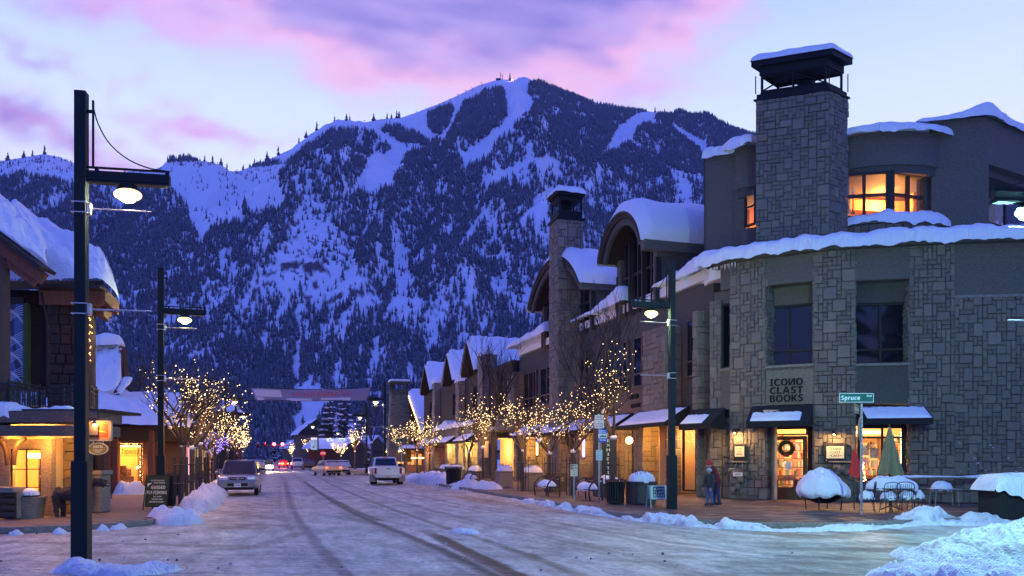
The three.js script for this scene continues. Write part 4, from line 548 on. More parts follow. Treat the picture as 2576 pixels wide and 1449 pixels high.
    const w4 = poly(1.14); part('snow', gridSurf(44, 30, (a, b) => { const A = mid(w4[0], w4[1], a), B = mid(w4[3], w4[2], a), p = mid(A, B, b), e = Math.min(a * 3.2, (1 - a) * 3.2, b * 1.8, (1 - b) * 1.8); return [p[0], h3 - 0.02 + 0.36 * Math.pow(clamp(e / 0.25), 0.5) + 0.06 * n2(p[0], p[1]) * clamp(e / 0.3), p[1]]; }), M.snow, c); }
  // candlesticks standing in the lit bay
  for (const [p, y, h] of [[2146, 452 + 40, 0.75], [2310, 512, 0.45]]) { const b = [X(p, 34.9), 0, -34.9], yt = Y(y, 34.9), m = new MB(); m.cyl(b[0], yt - h / 2, b[2], 0.035, 0.025, h, 8).cyl(b[0], yt, b[2], 0.05, 0.09, 0.05, 10).cyl(b[0], yt - h, b[2], 0.1, 0.05, 0.08, 10); m.build('candlestick', M.iron, o); new MB().cyl(b[0], yt + 0.18, b[2], 0.045, 0.045, 0.3, 10).build('candle', M.white, o); }
  // raised letters on the panel over the door
  { const W = W3, n = -0.03; const sp = new MB(); W.box(sp, W.u(1928), W.u(2045), W.v(1985, 1017), W.v(1985, 930), -0.06, -0.02); sp.build('sign_panel', mat(0.25, 0.225, 0.17, { map: grain1, bumpMap: bumpFine, bumpScale: 0.006 }), o); [['ICONO', 955, 973], ['CLAST', 979, 1000], ['BOOKS', 1003, 1024]].forEach(([t, , ], r) => { const y = [Y(969, 31.9), Y(989.5, 31.9), Y(1010, 31.9)][r], wd = W.u(2020, n) - W.u(1937, n), ls = letters(t, 0.28, 0.05, 'N'), k = wd / ls.width; ls.forEach((g) => { g.scale(k, 1, 1); const m = new MB(); m.add(boxUV(g), W.m(W.u(1937, n), y, n + 0.02)); m.build('letter', M.canvas, o); }); }); }
  rebase(o, base); o.userData.origin = new THREE.Vector3(...base);
  o.children.forEach((c) => { if (c.name === 'chimney') c.userData.origin = new THREE.Vector3(0, 0, 0); });
  layStones();
  // ---- things on the shop front ----
  { const W = W3, n = -0.68, p = W.pt(W.u(1978, n), Y(1127, 32.4), n); const w = thing('wreath', 'dark round evergreen wreath hung on the bookshop door', 'wreath', p, W.rot), q = rng(4), m = new MB(); m.at(new THREE.TorusGeometry(0.25, 0.08, 8, 26), 0, 0, 0); for (let k = 0; k < 300; k++) { const a = q() * 6.283, b = q() * 6.283, r = 0.25 + 0.07 * Math.cos(b); m.at(new THREE.ConeGeometry(0.014, 0.16, 3), Math.cos(a) * r, Math.sin(a) * r, 0.07 * Math.sin(b), q() * 3, q() * 6, q() * 6); } tag(m.build('needles', M.leaf, w), null, null, null, 'stuff'); new MB().box(0.02, -0.3, 0.06, 0.22, 0.12, 0.04).build('bow', M.red, w);
    const nt = thing('door_notice', 'small white notice sheet taped to the bookshop door glass', 'notice', W.pt(W.u(1983, n), Y(1172, 32.4), n), W.rot); const tex = signTex(128, 160, (x) => { x.fillStyle = '#dfe6ee'; x.fillRect(0, 0, 128, 160); x.fillStyle = '#223'; x.font = 'bold 22px sans-serif'; x.textAlign = 'center'; x.fillText('?', 64, 34); x.fillRect(24, 60, 80, 3); x.fillRect(24, 72, 80, 3); x.fillRect(24, 84, 60, 3); x.fillRect(24, 118, 18, 18); x.fillRect(50, 116, 12, 22); x.fillRect(74, 118, 28, 18); }); new MB().add(new THREE.BoxGeometry(0.24, 0.3, 0.012)).build('sheet', mat(1, 1, 1, { map: tex }), nt); }
  const signBox = (name, label, W, px, py, w, h, lines, k) => { const p = W.pt(W.u(px, 0.1), Y(py, W.d(px)), 0.1), s = thing(name, label, 'sign', p, W.rot); new MB().box(0, 0, 0.02, w, h, 0.06).build('board', M.frame, s); const tw = w * 0.8, th = tw * (lines.length === 3 && h > w ? 1.02 : 0.74); const tex = signTex(256, 192, (x) => { x.fillStyle = '#e9dfb4'; x.fillRect(0, 0, 256, 192); x.fillStyle = '#2a2013'; x.font = 'bold 52px sans-serif'; x.textAlign = 'center'; lines.forEach((t, i) => { let tx = 128 - x.measureText(t.replace('И', 'N')).width / 2; for (const ch of t) { const real = ch === 'И' ? 'N' : ch, cw = x.measureText(real).width; x.save(); x.translate(tx + cw / 2, 58 + i * 54); if (ch === 'И') x.scale(-1, 1); x.fillText(real, 0, 0); x.restore(); tx += cw; } }); });
    new MB().add(new THREE.BoxGeometry(tw, th, 0.02), new THREE.Matrix4().setPosition(0, h > w ? 0.1 : 0, 0.06)).build('panel', mat(1, 1, 1, { map: tex }), s); for (const [a, b] of [[-1, -1], [1, -1], [-1, 1], [1, 1]]) new MB().sph(a * w * 0.4, b * h * 0.43, 0.055, 0.018).build('screw', M.steel, s);
    const lp = thing('wall_lamp', k ? 'small dark wall lamp over the lit cafe sign' : 'small dark wall lamp on an arm over the lit books sign', 'wall lamp', W.pt(W.u(px - 4, 0.05), Y(k ? 1086 : 1082, W.d(px)), 0.02), W.rot); new MB().bar([0, 0, 0], [0, 0.02, 0.4], 0.015).sph(0, 0, 0.02, 0.05).build('arm', M.iron, lp); new MB().at(new THREE.CylinderGeometry(0.04, 0.09, 0.14, 12, 1, true), 0, -0.04, 0.42).build('shade', M.iron, lp); new MB().sph(0, -0.1, 0.42, 0.035).build('bulb', glow(1, 0.6, 0.25, 20), lp); lp.updateMatrixWorld(); const bp = new THREE.Vector3(0, -0.1, 0.42).applyMatrix4(lp.matrixWorld); pointLight([bp.x, bp.y, bp.z], [1, 0.56, 0.2], k ? 5 : 7, 2); };
  signBox('shop_sign', 'square dark sign reading Iconoclast Cafe, on the pier right of the door', PB, 2101, 1138, 0.8, 0.74, ['ICOИO', 'CLAST', '•CAFE•'], 1);
  signBox('shop_sign', 'tall dark sign reading Iconoclast Books, brightly lit, left of the door', PA, 1862, 1142, 0.52, 0.82, ['ICOИO', 'CLAST', 'BOOKS'], 0);
  { const W = PA, s = thing('open_sign', 'small white OPEN sign hung on wires from a pier ledge', 'sign', W.pt(W.u(1856, 0.25), Y(1193, W.d(1856)), 0.25), W.rot); const tex = signTex(256, 96, (x) => { x.fillStyle = '#ddd9cc'; x.fillRect(0, 0, 256, 96); x.fillStyle = '#1b1b1d'; x.font = 'bold 58px sans-serif'; let tx = 34; for (const c of '•OPEИ•') { const rc = c === 'И' ? 'N' : c, w = x.measureText(rc).width; x.save(); x.translate(tx + w / 2, 68); x.textAlign = 'center'; if (c === 'И') x.scale(-1, 1); if (c === '•') x.scale(0.6, 0.6); x.fillText(rc, 0, 0); x.restore(); tx += c === '•' ? w * 0.55 : w; } }); new MB().add(new THREE.BoxGeometry(0.42, 0.16, 0.02)).build('board', mat(1, 1, 1, { map: tex }), s); new MB().bar([-0.19, 0.08, 0], [-0.1, 0.5, -0.1], 0.006).bar([0.19, 0.08, 0], [0.16, 0.5, -0.1], 0.006).build('wire', M.steel, s); }
}

// ================= the row along the right side of the street =================
const LX = (d) => 8.52 + STREET * (d - 34.3);                 // x of the house line at distance d
const SW = (far, near, off = 0) => new Wall([LX(far) + off, -far], [LX(near) + off, -near]);
function barrel(o, W, u0, u1, v0, rise, out, deep, thick = 0.65) { // a dormer under a curved roof: ring, roof, snow, glazed front
  const a = (u1 - u0) / 2, uc = (u0 + u1) / 2, Rr = (a * a + rise * rise) / (2 * rise), cy = v0 + rise - Rr, th = Math.asin(Math.min(1, a / Rr)), N = 20;
  const ring = (r0, r1, e = 0) => { const p = []; for (let k = 0; k <= N; k++) { const t = lerp(-th - e, th + e, k / N); p.push([uc + Math.sin(t) * r1, cy + Math.cos(t) * r1]); } for (let k = N; k >= 0; k--) { const t = lerp(-th - e, th + e, k / N); p.push([uc + Math.sin(t) * r0, cy + Math.cos(t) * r0]); } return p; };
  const m = new MB(); W.shape(m, ring(Rr - 0.28, Rr), -deep, out); m.build('roof', M.woodDark, o); const f = new MB(); W.shape(f, ring(Rr - 0.62, Rr - 0.3), out - 0.3, out - 0.12); W.shape(f, ring(Rr - 0.02, Rr + 0.06, 0.01), out - 0.1, out + 0.06); f.build('arch_trim', M.stuccoDark, o);
  part('snow', gridSurf(48, 26, (i, j) => { const t = lerp(-th - 0.05, th + 0.05, i), e = Math.min(i * 2 * th * Rr, (1 - i) * 2 * th * Rr), n = lerp(out + 0.1, -deep, j), en = (out + 0.1 - n); const w = thick * Math.pow(clamp(e / 0.5), 0.5) * Math.pow(clamp(en / 0.45), 0.5) * (1 + 0.12 * n2(i * 5 + u0, j * 4)); const q = W.pt(uc + Math.sin(t) * (Rr + 0.05 + w * 0.55), cy + Math.cos(t) * (Rr + 0.05 + w), n); return q; }), M.snow, o);
  const face = new MB(), pts = []; for (let k = 0; k <= N; k++) { const t = lerp(-th, th, k / N); pts.push([uc + Math.sin(t) * (Rr - 0.6), cy + Math.cos(t) * (Rr - 0.6)]); } pts.push([u1 - 0.3, 9.6], [u0 + 0.3, 9.6]);
  W.shape(face, pts, -0.75, -0.7); face.build('window', M.darkGlass, o); const mu = new MB(); for (let k = 0; k <= 6; k++) { const u = lerp(u0 + 0.35, u1 - 0.35, k / 6), top = cy + Math.sqrt(Math.max(0.01, (Rr - 0.6) ** 2 - (u - uc) ** 2)); W.box(mu, u - 0.07, u + 0.07, 9.6, top, -0.7, k % 2 ? -0.55 : -0.4); } W.box(mu, u0 + 0.35, u1 - 0.35, v0 - 1.1, v0 - 0.98, -0.7, -0.56); tag(mu.build('mullion', M.frame, o), null, null, null, 'stuff');
  const w = new MB(); W.box(w, u0 + 0.3, u0 + 0.7, 9.5, v0 + 0.1, -deep, -0.45); W.box(w, u1 - 0.7, u1 - 0.3, 9.5, v0 + 0.1, -deep, -0.45); W.box(w, u1 - 0.3, u1 + 0.12, v0 - 0.55, v0 - 0.02, -deep, out - 0.1); w.build('side_wall', M.stucco, o);
  return { uc };
}
const awningLamp = (W, u, v, n, i = 7, c = AMBER) => { const p = W.pt(u, v, n); pointLight(p, c, i, 3); };
function shopBays(o, W, bays, { vTop = 4.25, vBot = 3.3, out = 1.3, recess = 1.7, seed = 100, lit = 11, stonesOn = true } = {}) {
  const wall = new MB(), glassW = [];
  bays.forEach(([u0, u1, opt = {}], i) => {
    const rc = recess, pw = 0.9;
    W.box(wall, u0 - pw, u0 + 0.05, PAVE, vTop + 0.2, -rc - 0.2, -0.08);                                      // pier at the far end; its near face is lit
    const face = new Wall([W.pt(u0 + 0.06, 0, 0)[0], W.pt(u0 + 0.06, 0, 0)[2]], [W.pt(u0 + 0.06, 0, -rc)[0], W.pt(u0 + 0.06, 0, -rc)[2]]);
    if (stonesOn) { ashlar(o, face, 0, rc, PAVE, vTop, 0.05, 0.26, [], seed + i); ashlar(o, W, u0 - pw, u0 + 0.1, PAVE, vTop, 0, 0.26, [], seed + 30 + i); }
    W.box(wall, u0, u1, PAVE, 0.8, -rc - 0.2, -rc); const f = windowOn(o, W, u0 + 0.1, u1 - pw - 0.1, 0.8, vBot + 0.2, -rc, [1, 1, 1], [0.8, 0.2], { fw: 0.09, glass: M.glass, frame: M.woodDark, name: 'shop_window' });
    const rm = new MB(); W.box(rm, u0, u1 - 0.3, PAVE, 3.8, -rc - 1.9, -rc - 1.85); W.box(rm, u0, u1 - 0.3, 3.7, 3.8, -rc - 1.85, -rc); rm.build('room', mat(...(opt.room || [0.7, 0.45, 0.22])), o);
    awning(o, W, u0 - 0.25, u1 - pw + 0.25, vBot, vTop, out, 0, { snow: [0.02, 0.98, 0.04, 0.9], drop: 0.16 });
    awningLamp(W, u0 + (opt.at || 1.3), 2.95, opt.n ?? 0.1, opt.lit ?? lit, opt.c || AMBER); const ip = W.pt((u0 + u1) / 2, 2.8, -rc - 0.9); pointLight(ip, opt.rc || [1, 0.6, 0.25], opt.rl ?? 14, 4);
    const sc = new MB(), cp = W.pt(u0 - pw / 2, 2.9, 0.12); sc.cyl(cp[0], 2.95, cp[2], 0.07, 0.07, 0.3, 10); sc.build('sconce', M.iron, o);
  });
  wall.build('pier', M.mortar, o);
}
{
  const o = thing('street_building', 'long tan shop building with curved snowy dormers and stone chimney', 'building'), W = SW(62.5, 34.9), U = (px) => W.u(px), base = [LX(48), 0, -48];
  const st = new MB(), dk = new MB(), led = new MB(), core = new MB(), V0 = 8.45, V1 = 10.2;
  W.box(core, 0.1, W.L - 0.2, 4.1, V1 - 0.4, -8, -0.7); core.build('wall', M.stuccoDark, o);
  // parapet band in stepped lengths
  const band = [[0, U(1384), 0, 10.5, 8.6], [U(1427), U(1490), 0.25, 10.45, 8.4], [U(1490), U(1640), -0.05, 10.3, 8.5], [U(1640), U(1686), 0.25, 10.3, 8.3], [U(1686), U(1772), -0.05, 10.15, 8.45], [U(1768), W.L, 0.15, 10.1, 8.3]];
  for (const [a, b, n, t, l] of band) { W.box(st, a, b, l, t, -0.7, n); W.box(led, a - 0.03, b + 0.03, t, t + 0.08, -0.75, n + 0.07); W.box(dk, a, b, t - 0.42, t - 0.38, n - 0.01, n + 0.012); W.box(dk, a, b, t - 1.1, t - 1.07, n - 0.01, n + 0.008); }
  // upper windows between stone and stucco piers, with sill panels under them
  const wins = [[1698, 1753], [1568, 1622], [1500, 1556], [1440, 1466], [1340, 1380], [1300, 1330]];
  wins.forEach(([a, b]) => { windowOn(o, W, U(a), U(b), 5.6, 8.35, -0.55, [1, 1, 0.5], [0.25, 0.75], { fw: 0.12, depth: 0.12, frame: M.stuccoDark }); W.box(st, U(a) - 0.1, U(b) + 0.1, 4.15, 5.5, -0.7, -0.12); W.box(led, U(a) - 0.12, U(b) + 0.12, 5.4, 5.52, -0.7, -0.02); });
  [[1754, 1786, 1, 8.35], [1627, 1686, 1, 8.2], [1466, 1498, 0, 8.4], [1556, 1567, 0, 8.4], [1380, 1384, 0, 8.4], [1330, 1340, 0, 8.5], [1284, 1300, 1, 8.5]].forEach(([a, b, s, t], i) => { const u0 = U(a), u1 = Math.min(U(b), W.L - 0.05), n = s ? 0.22 : 0.05; if (s) { W.box(dk, u0 + 0.03, u1 - 0.03, PAVE, t, -0.7, n - 0.07); ashlar(o, W, u0, u1, 4.0, t, n, 0.24, [], 120 + i); const S = new Wall([W.pt(u1, 0, n)[0], W.pt(u1, 0, n)[2]], [W.pt(u1, 0, -0.6)[0], W.pt(u1, 0, -0.6)[2]]); ashlar(o, S, 0, n + 0.58, PAVE, t, 0, 0.24, [], 140 + i); } else W.box(st, u0, u1, 4.15, t, -0.7, n); });
  W.box(st, 0, W.L, 4.1, 4.3, -0.9, -0.14);
  shopBays(o, W, [[U(1324), U(1383), { lit: 16 }], [U(1386), U(1452), { c: [1, 0.62, 0.16], lit: 30 }], [U(1456), U(1514), {}], [U(1519), U(1609), { lit: 11, c: [1, 0.4, 0.1] }], [U(1614), U(1756), { lit: 13 }]].map(([a, b, k]) => [a, b, k]), { seed: 160 });
  // dormers
  barrel(o, W, U(1528), U(1639), 12.75, 1.95, 0.55, 7.5, 0.7); barrel(o, W, U(1345), U(1477), 12.5, 2.35, 0.5, 8, 0.6);
  // dormer's near side window
  { const S = new Wall([W.pt(U(1639) - 0.29, 0, -0.7)[0], W.pt(U(1639) - 0.29, 0, -0.7)[2]], [W.pt(U(1639) - 0.29, 0, -7)[0], W.pt(U(1639) - 0.29, 0, -7)[2]]); windowOn(o, S, 2.2, 4.6, 10.6, 12.0, 0.08, [1, 1], [1], { fw: 0.09, glass: M.darkGlass, frame: M.woodDark }); const p = new MB(); S.box(p, 2.6, 3.3, 11.2, 11.7, 0.045, 0.05); p.build('lit_pane_window', glow(1, 0.35, 0.15, 0.35), o); }
  // chimney
  { const d0 = 50, ua = W.u(1404, 0.8), m = new MB(), len = 1.65; W.box(m, ua - len + 0.05, ua - 0.05, PAVE, 16.9, -0.85, 0.74); const c = m.build('chimney', M.mortar, o), F = new Wall([W.pt(ua - len, 0, 0.8)[0], W.pt(ua - len, 0, 0.8)[2]], [W.pt(ua, 0, 0.8)[0], W.pt(ua, 0, 0.8)[2]]), N = new Wall([W.pt(ua, 0, 0.8)[0], W.pt(ua, 0, 0.8)[2]], [W.pt(ua, 0, -0.9)[0], W.pt(ua, 0, -0.9)[2]]); ashlar(c, F, 0, len, PAVE, 16.9, 0, 0.22, [], 191); ashlar(c, N, 0, 1.7, PAVE, 16.9, 0, 0.22, [], 192);
    const k = new MB(); W.box(k, ua - len - 0.08, ua + 0.08, 16.9, 17.05, -1, 0.9); W.box(k, ua - len + 0.05, ua - 0.05, 17.05, 17.5, -0.85, 0.75); W.box(k, ua - len - 0.05, ua + 0.05, 18.45, 18.65, -1, 0.9); for (const [u, n] of [[ua - len + 0.12, 0.66], [ua - 0.2, 0.66], [ua - len + 0.12, -0.82], [ua - 0.2, -0.82]]) W.box(k, u, u + 0.1, 17.5, 18.45, n - 0.05, n + 0.05); W.box(k, ua - len + 0.1, ua - 0.1, 18.15, 18.45, -0.8, 0.7); W.box(k, ua - len + 0.4, ua - 0.7, 17.5, 18.2, -0.4, 0.3); k.build('cap', M.black, c);
    part('snow', gridSurf(24, 24, (a, b) => { const u = lerp(ua - len - 0.15, ua + 0.15, a), n = lerp(1, -1.1, b), e = Math.min(a, 1 - a, b, 1 - b) * 2; return W.pt(u, 18.62 + 0.42 * Math.pow(clamp(e / 0.25), 0.5) + 0.05 * n2(u, n), n); }), M.snow, c); }
  // snow on the parapet
  const roll = (a, b, v, h, w = 0.9, s = 1) => part('snow', snowRoll(h.map((hh, i) => [...W.pt(lerp(U(a), Math.min(U(b), W.L), i / (h.length - 1)), v, -0.42), w, hh]), { seg: 40, lump: 0.2, droop: 0.12, seed: s }), M.snow, o);
  roll(1700, 1790, 10.2, [0.3, 0.5, 0.7, 0.72], 1.1, 3); roll(1640, 1690, 10.36, [0.12, 0.14, 0.5], 0.9, 5); roll(1480, 1562, 10.4, [0.2, 0.45, 0.9, 0.8], 0.9, 6); roll(1428, 1490, 10.5, [0.1, 0.14, 0.2], 0.8, 7); roll(1277, 1375, 10.55, [0.4, 0.45, 0.55, 0.7], 1.3, 8); part('snow', plan([W.pt(0, 0, -0.6), W.pt(W.L, 0, -0.6), W.pt(W.L, 0, -8), W.pt(0, 0, -8)].map((p) => [p[0], p[2]]), V1 - 0.3, V1 + 0.15), M.snowClean, o);
  // dark raised lettering over a shop door, too small to read in the photograph
  { const q = rng(19), m = new MB(); for (const [y, h, a, b, n] of [[4.95, 0.26, 1579, 1603, 8], [4.5, 0.2, 1583, 1608, 10]]) for (let k = 0; k < n; k++) { const u = lerp(U(a), U(b), k / n), w = (U(b) - U(a)) / n * 0.62; W.box(m, u, u + 0.04, y, y + h, -0.12, -0.08); W.box(m, u + 0.04, u + w, y + (q() < 0.5 ? 0 : h - 0.04), y + (q() < 0.5 ? 0.04 : h), -0.12, -0.08); } tag(m.build('lettering', M.canvas, o), null, null, null, 'stuff'); }
  // hanging globe lamps and tall strip lights of the gallery bay
  const globe = (px, py, d) => { const t = thing('globe_lamp', px < 1600 ? 'glowing white globe lamp hung left under the gallery awning' : 'glowing white globe lamp half hidden by the gallery window post', 'lamp', P(px, py, d)); new MB().sph(0, 0, 0, 0.2, [1, 1, 1], 16).build('globe', glow(1, 0.62, 0.22, 5), t); new MB().bar([0, 0.19, 0], [0, 0.9, 0], 0.012).build('rod', M.iron, t); pointLight(P(px, py, d), [1, 0.62, 0.25], 2.5, 8); };
  globe(1583, 1108, 42.4); globe(1621, 1108, 41.8);
  const strip = (px, py, d, h, c, lab) => { const t = thing('strip_lamp', lab, 'wall lamp', P(px, py, d)); new MB().rbox(0, 0, 0, 0.14, h, 0.14, 0.05).build('diffuser', glow(...c, 3.2), t); new MB().box(0, h / 2 + 0.05, 0, 0.18, 0.1, 0.18).box(0, -h / 2 - 0.05, 0, 0.18, 0.1, 0.18).build('cap', M.iron, t); const q = P(px, py, d); pointLight([q[0] - 0.12, q[1], q[2] + 0.25], c, 1.6, 4); };
  strip(1632, 1121, 40.8, 1.25, [1, 0.75, 0.7], 'tall white strip lamp on the stone post right of the globe lamps'); strip(1468, 1126, 45.4, 1.1, [0.5, 0.25, 1], 'tall purple strip lamp on a stone post in the shop row'); strip(1351, 1128, 57, 1.0, [1, 0.6, 0.2], 'tall amber strip lamp on the shop post behind the lit trees');
  rebase(o, base); o.userData.origin = new THREE.Vector3(...base); o.children.forEach((c) => { if (c.name === 'chimney') c.userData.origin = new THREE.Vector3(); }); layStones();
}
{ // further on: the row with three steep gables
  const o = thing('gabled_building', 'stone shop row with three steep snow laden gables', 'building'), W = SW(98, 62.6), U = (px) => W.u(px), base = [LX(80), 0, -80], st = new MB(), wall = new MB(), wd = new MB();
  W.box(wall, 0, W.L, 4.2, 9.6, -7, -0.15); wall.build('wall', M.woodDark, o);
  const uD = (d) => (98 - d) / (98 - 62.6) * W.L;
  [[75.5, 71, 10.1, 13.0], [83.6, 79.2, 10.0, 12.9], [95.6, 90.2, 10.0, 13.1]].forEach(([df, dn, ev, ap], i) => {
    const u0 = uD(df), u1 = uD(dn), uc = (u0 + u1) / 2, g = new MB(); W.shape(g, [[u0 + 0.4, 9.4], [u1 - 0.4, 9.4], [u1 - 0.4, ev + 0.3], [uc, ap - 0.4], [u0 + 0.4, ev + 0.3]], -7, -0.3); g.build('gable_wall', M.woodDark, o);
    const r = new MB(); for (const s of [-1, 1]) { const e = s < 0 ? u0 - 0.3 : u1 + 0.3; W.shape(r, s < 0 ? [[e, ev - 0.3], [uc, ap], [uc, ap - 0.3], [e + 0.1, ev - 0.6]] : [[uc, ap], [e, ev - 0.3], [e - 0.1, ev - 0.6], [uc, ap - 0.3]], -8, 0.7); } const rf = r.build('roof', M.woodDark, o);
    part('snow', gridSurf(36, 24, (a, b) => { const t = a * 2 - 1, u = uc + t * (uc - u0 + 0.42), en = lerp(0.85, -8, b), e = (1 - Math.abs(t)) * 3.4, q = Math.pow(clamp((0.85 - en) / 0.4), 0.5), th = 0.62 * q * Math.pow(clamp(e / 0.5 + 0.02), 0.45) * (1 + 0.15 * n2(u, en)); return W.pt(u, lerp(ap, ev - 0.34, Math.pow(t * t + 0.02, 0.5)) + th - 0.05, en); }), M.snow, rf);
    for (let k = 0; k < 3; k++) { const b = new MB(); W.box(b, lerp(u0, u1, 0.3 + 0.2 * k) - 0.07, lerp(u0, u1, 0.3 + 0.2 * k) + 0.07, 5.2, ev + 0.2, -0.34, -0.2); b.build('batten', M.frame, o); }
    windowOn(o, W, lerp(u0, u1, 0.25), lerp(u0, u1, 0.75), 6.2, 8.6, -0.1, [1, 1], [1], { fw: 0.1 });
  });
  [[70.6, 69.2, 10.9], [78.9, 77.7, 9.4], [90.2, 88.9, 10.3]].forEach(([df, dn, t], i) => { const u0 = uD(df), u1 = uD(dn), m = new MB(); W.box(m, u0 + 0.05, u1 - 0.05, PAVE, t, -0.9, 0.4); m.build('pier', M.mortar, o); ashlar(o, W, u0, u1, PAVE, t, 0.46, 0.36, [], 200 + i); const S = new Wall([W.pt(u1, 0, 0.46)[0], W.pt(u1, 0, 0.46)[2]], [W.pt(u1, 0, -1)[0], W.pt(u1, 0, -1)[2]]); ashlar(o, S, 0, 1.4, PAVE, t, 0, 0.36, [], 210 + i); part('snow', snowRoll([[...W.pt(u0 - 0.15, t, -0.25), 1.6, 0.5], [...W.pt((u0 + u1) / 2, t, -0.25), 1.6, 0.75], [...W.pt(u1 + 0.15, t, -0.25), 1.6, 0.6]], { seg: 20, seed: i, droop: 0.2 }), M.snow, o); });
  const cn = new MB(); W.box(cn, 0, W.L, 4.1, 5.0, -0.6, 0.3); cn.build('fascia', M.stucco, o); part('snow', snowRoll([[...W.pt(uD(90), 5.0, 0.1), 0.9, 0.3], [...W.pt(uD(84), 5, 0.1), 1, 0.7], [...W.pt(uD(76), 5, 0.1), 0.9, 0.35], [...W.pt(uD(72), 5, 0.1), 0.9, 0.4]], { seg: 40, lump: 0.4, seed: 12 }), M.snow, o);
  shopBays(o, W, [[uD(96), uD(91), { c: [1, 0.4, 0.12] }], [uD(90.5), uD(85.5), { c: [1, 0.35, 0.1], lit: 26, rc: [1, 0.2, 0.1] }], [uD(84.5), uD(79), { lit: 36, c: [1, 0.62, 0.18] }], [uD(77), uD(71.5), { lit: 44, c: [1, 0.6, 0.16] }]], { seed: 230, lit: 22 });
  { const Ws = W, p = new MB(); Ws.box(p, U(1228), U(1244), 1.9, 3.3, 0.48, 0.54); p.build('plaque', mat(0.45, 0.3, 0.12), o); awningLamp(W, U(1236), 3.6, 1.4, 9, [1, 0.5, 0.15]); const nm = new MB(); }
  rebase(o, base); o.userData.origin = new THREE.Vector3(...base); layStones();
}
{ // the low house with a steep roof, strings of lamps along its eaves and a tapered chimney tower
  const o = thing('chalet', 'low chalet with steep snowy roof, lit eaves and tapered chimney tower', 'building'), W = SW(126, 99), base = [LX(112), 0, -112], w = new MB(), L = W.L;
  W.box(w, 0.3, L, PAVE, 3.4, -9, -0.4); w.build('wall', M.woodRed, o);
  const r = new MB(); W.shape(r, [[-1, 2.9], [L * 0.5, 11.2], [L + 0.2, 2.9], [L + 0.2, 2.5], [L * 0.5, 10.8], [-1, 2.5]], -11, -1); const rf = r.build('roof', M.woodDark, o);
  part('snow', gridSurf(60, 12, (a, b) => { const u = lerp(-1.2, L + 0.3, a), t = Math.abs(a - 0.5) * 2, n = lerp(-0.7, -11, b), e = Math.min(a, 1 - a) * 20; return W.pt(u, lerp(11.3, 2.9, t) + 0.5 * Math.pow(clamp(e), 0.5) * Math.pow(clamp((-0.7 - n) * 2), 0.5), n); }), M.snow, rf);
  const av = new MB(); W.box(av, L * 0.4, L, 2.9, 3.1, -0.5, 2.2); av.build('canopy', M.woodDark, o); part('snow', snowRoll([[...W.pt(L * 0.4, 3.1, 0.9), 2.8, 0.35], [...W.pt(L * 0.7, 3.1, 0.9), 2.8, 0.5], [...W.pt(L, 3.1, 0.9), 2.8, 0.4]], { seg: 24, seed: 3 }), M.snow, o);
  const s = new MB(); for (let k = 0; k < 46; k++) s.at(new THREE.OctahedronGeometry(0.09, 0), ...W.pt(lerp(L * 0.4, L, k / 45), 2.8 + 0.06 * Math.sin(k), 2.25)); for (let k = 0; k < 40; k++) s.at(new THREE.OctahedronGeometry(0.08, 0), ...W.pt(lerp(L * 0.4, L, k / 39), 1.9, -0.3)); for (let k = 0; k < 26; k++) s.at(new THREE.OctahedronGeometry(0.1, 0), ...W.pt(lerp(L * 0.5, L, k / 25), lerp(11.2, 3.2, k / 25), -0.6)); tag(s.build('eaves_lights', glow(1, 0.62, 0.22, 7), o), null, null, null, 'stuff');
  windowOn(o, W, L * 0.1, L * 0.45, 0.9, 2.6, -0.35, [1, 1, 1], [1], { fw: 0.1, glass: glow(1, 0.5, 0.15, 1.4), name: 'lit_window' }); windowOn(o, W, L * 0.55, L * 0.95, 0.9, 2.5, -0.35, [1, 1, 1, 1], [1], { fw: 0.1, glass: glow(1, 0.45, 0.12, 1.2), name: 'lit_window' }); awningLamp(W, L * 0.7, 2.6, 1.4, 20); awningLamp(W, L * 0.2, 2.6, 1.0, 16, [1, 0.45, 0.1]);
  // tower
  const T = [X(1003, 103), -103]; const tw = new MB(); tw.at(new THREE.CylinderGeometry(1.5, 2.0, 8.6, 4, 1).rotateY(Math.PI / 4), T[0], 4.3 + 1.4, T[1], 0, 0.3); tw.build('chimney_tower', M.stucco, o); const cp = new MB(); cp.box(T[0], 10.35, T[1], 2.2, 0.7, 2.2, 0, 0.3).box(T[0], 11.6, T[1], 2.6, 0.22, 2.6, 0, 0.3); for (const a of [-1, 1]) for (const b of [-1, 1]) cp.box(T[0] + a * 0.9, 11, T[1] + b * 0.9, 0.35, 1.2, 0.35, 0, 0.3); cp.build('chimney_cap', M.stuccoDark, o); new MB().rbox(T[0], 11.85, T[1], 2.5, 0.3, 2.5, 0.14, 0.3).build('snow', M.snow, o);
  rebase(o, base);
}
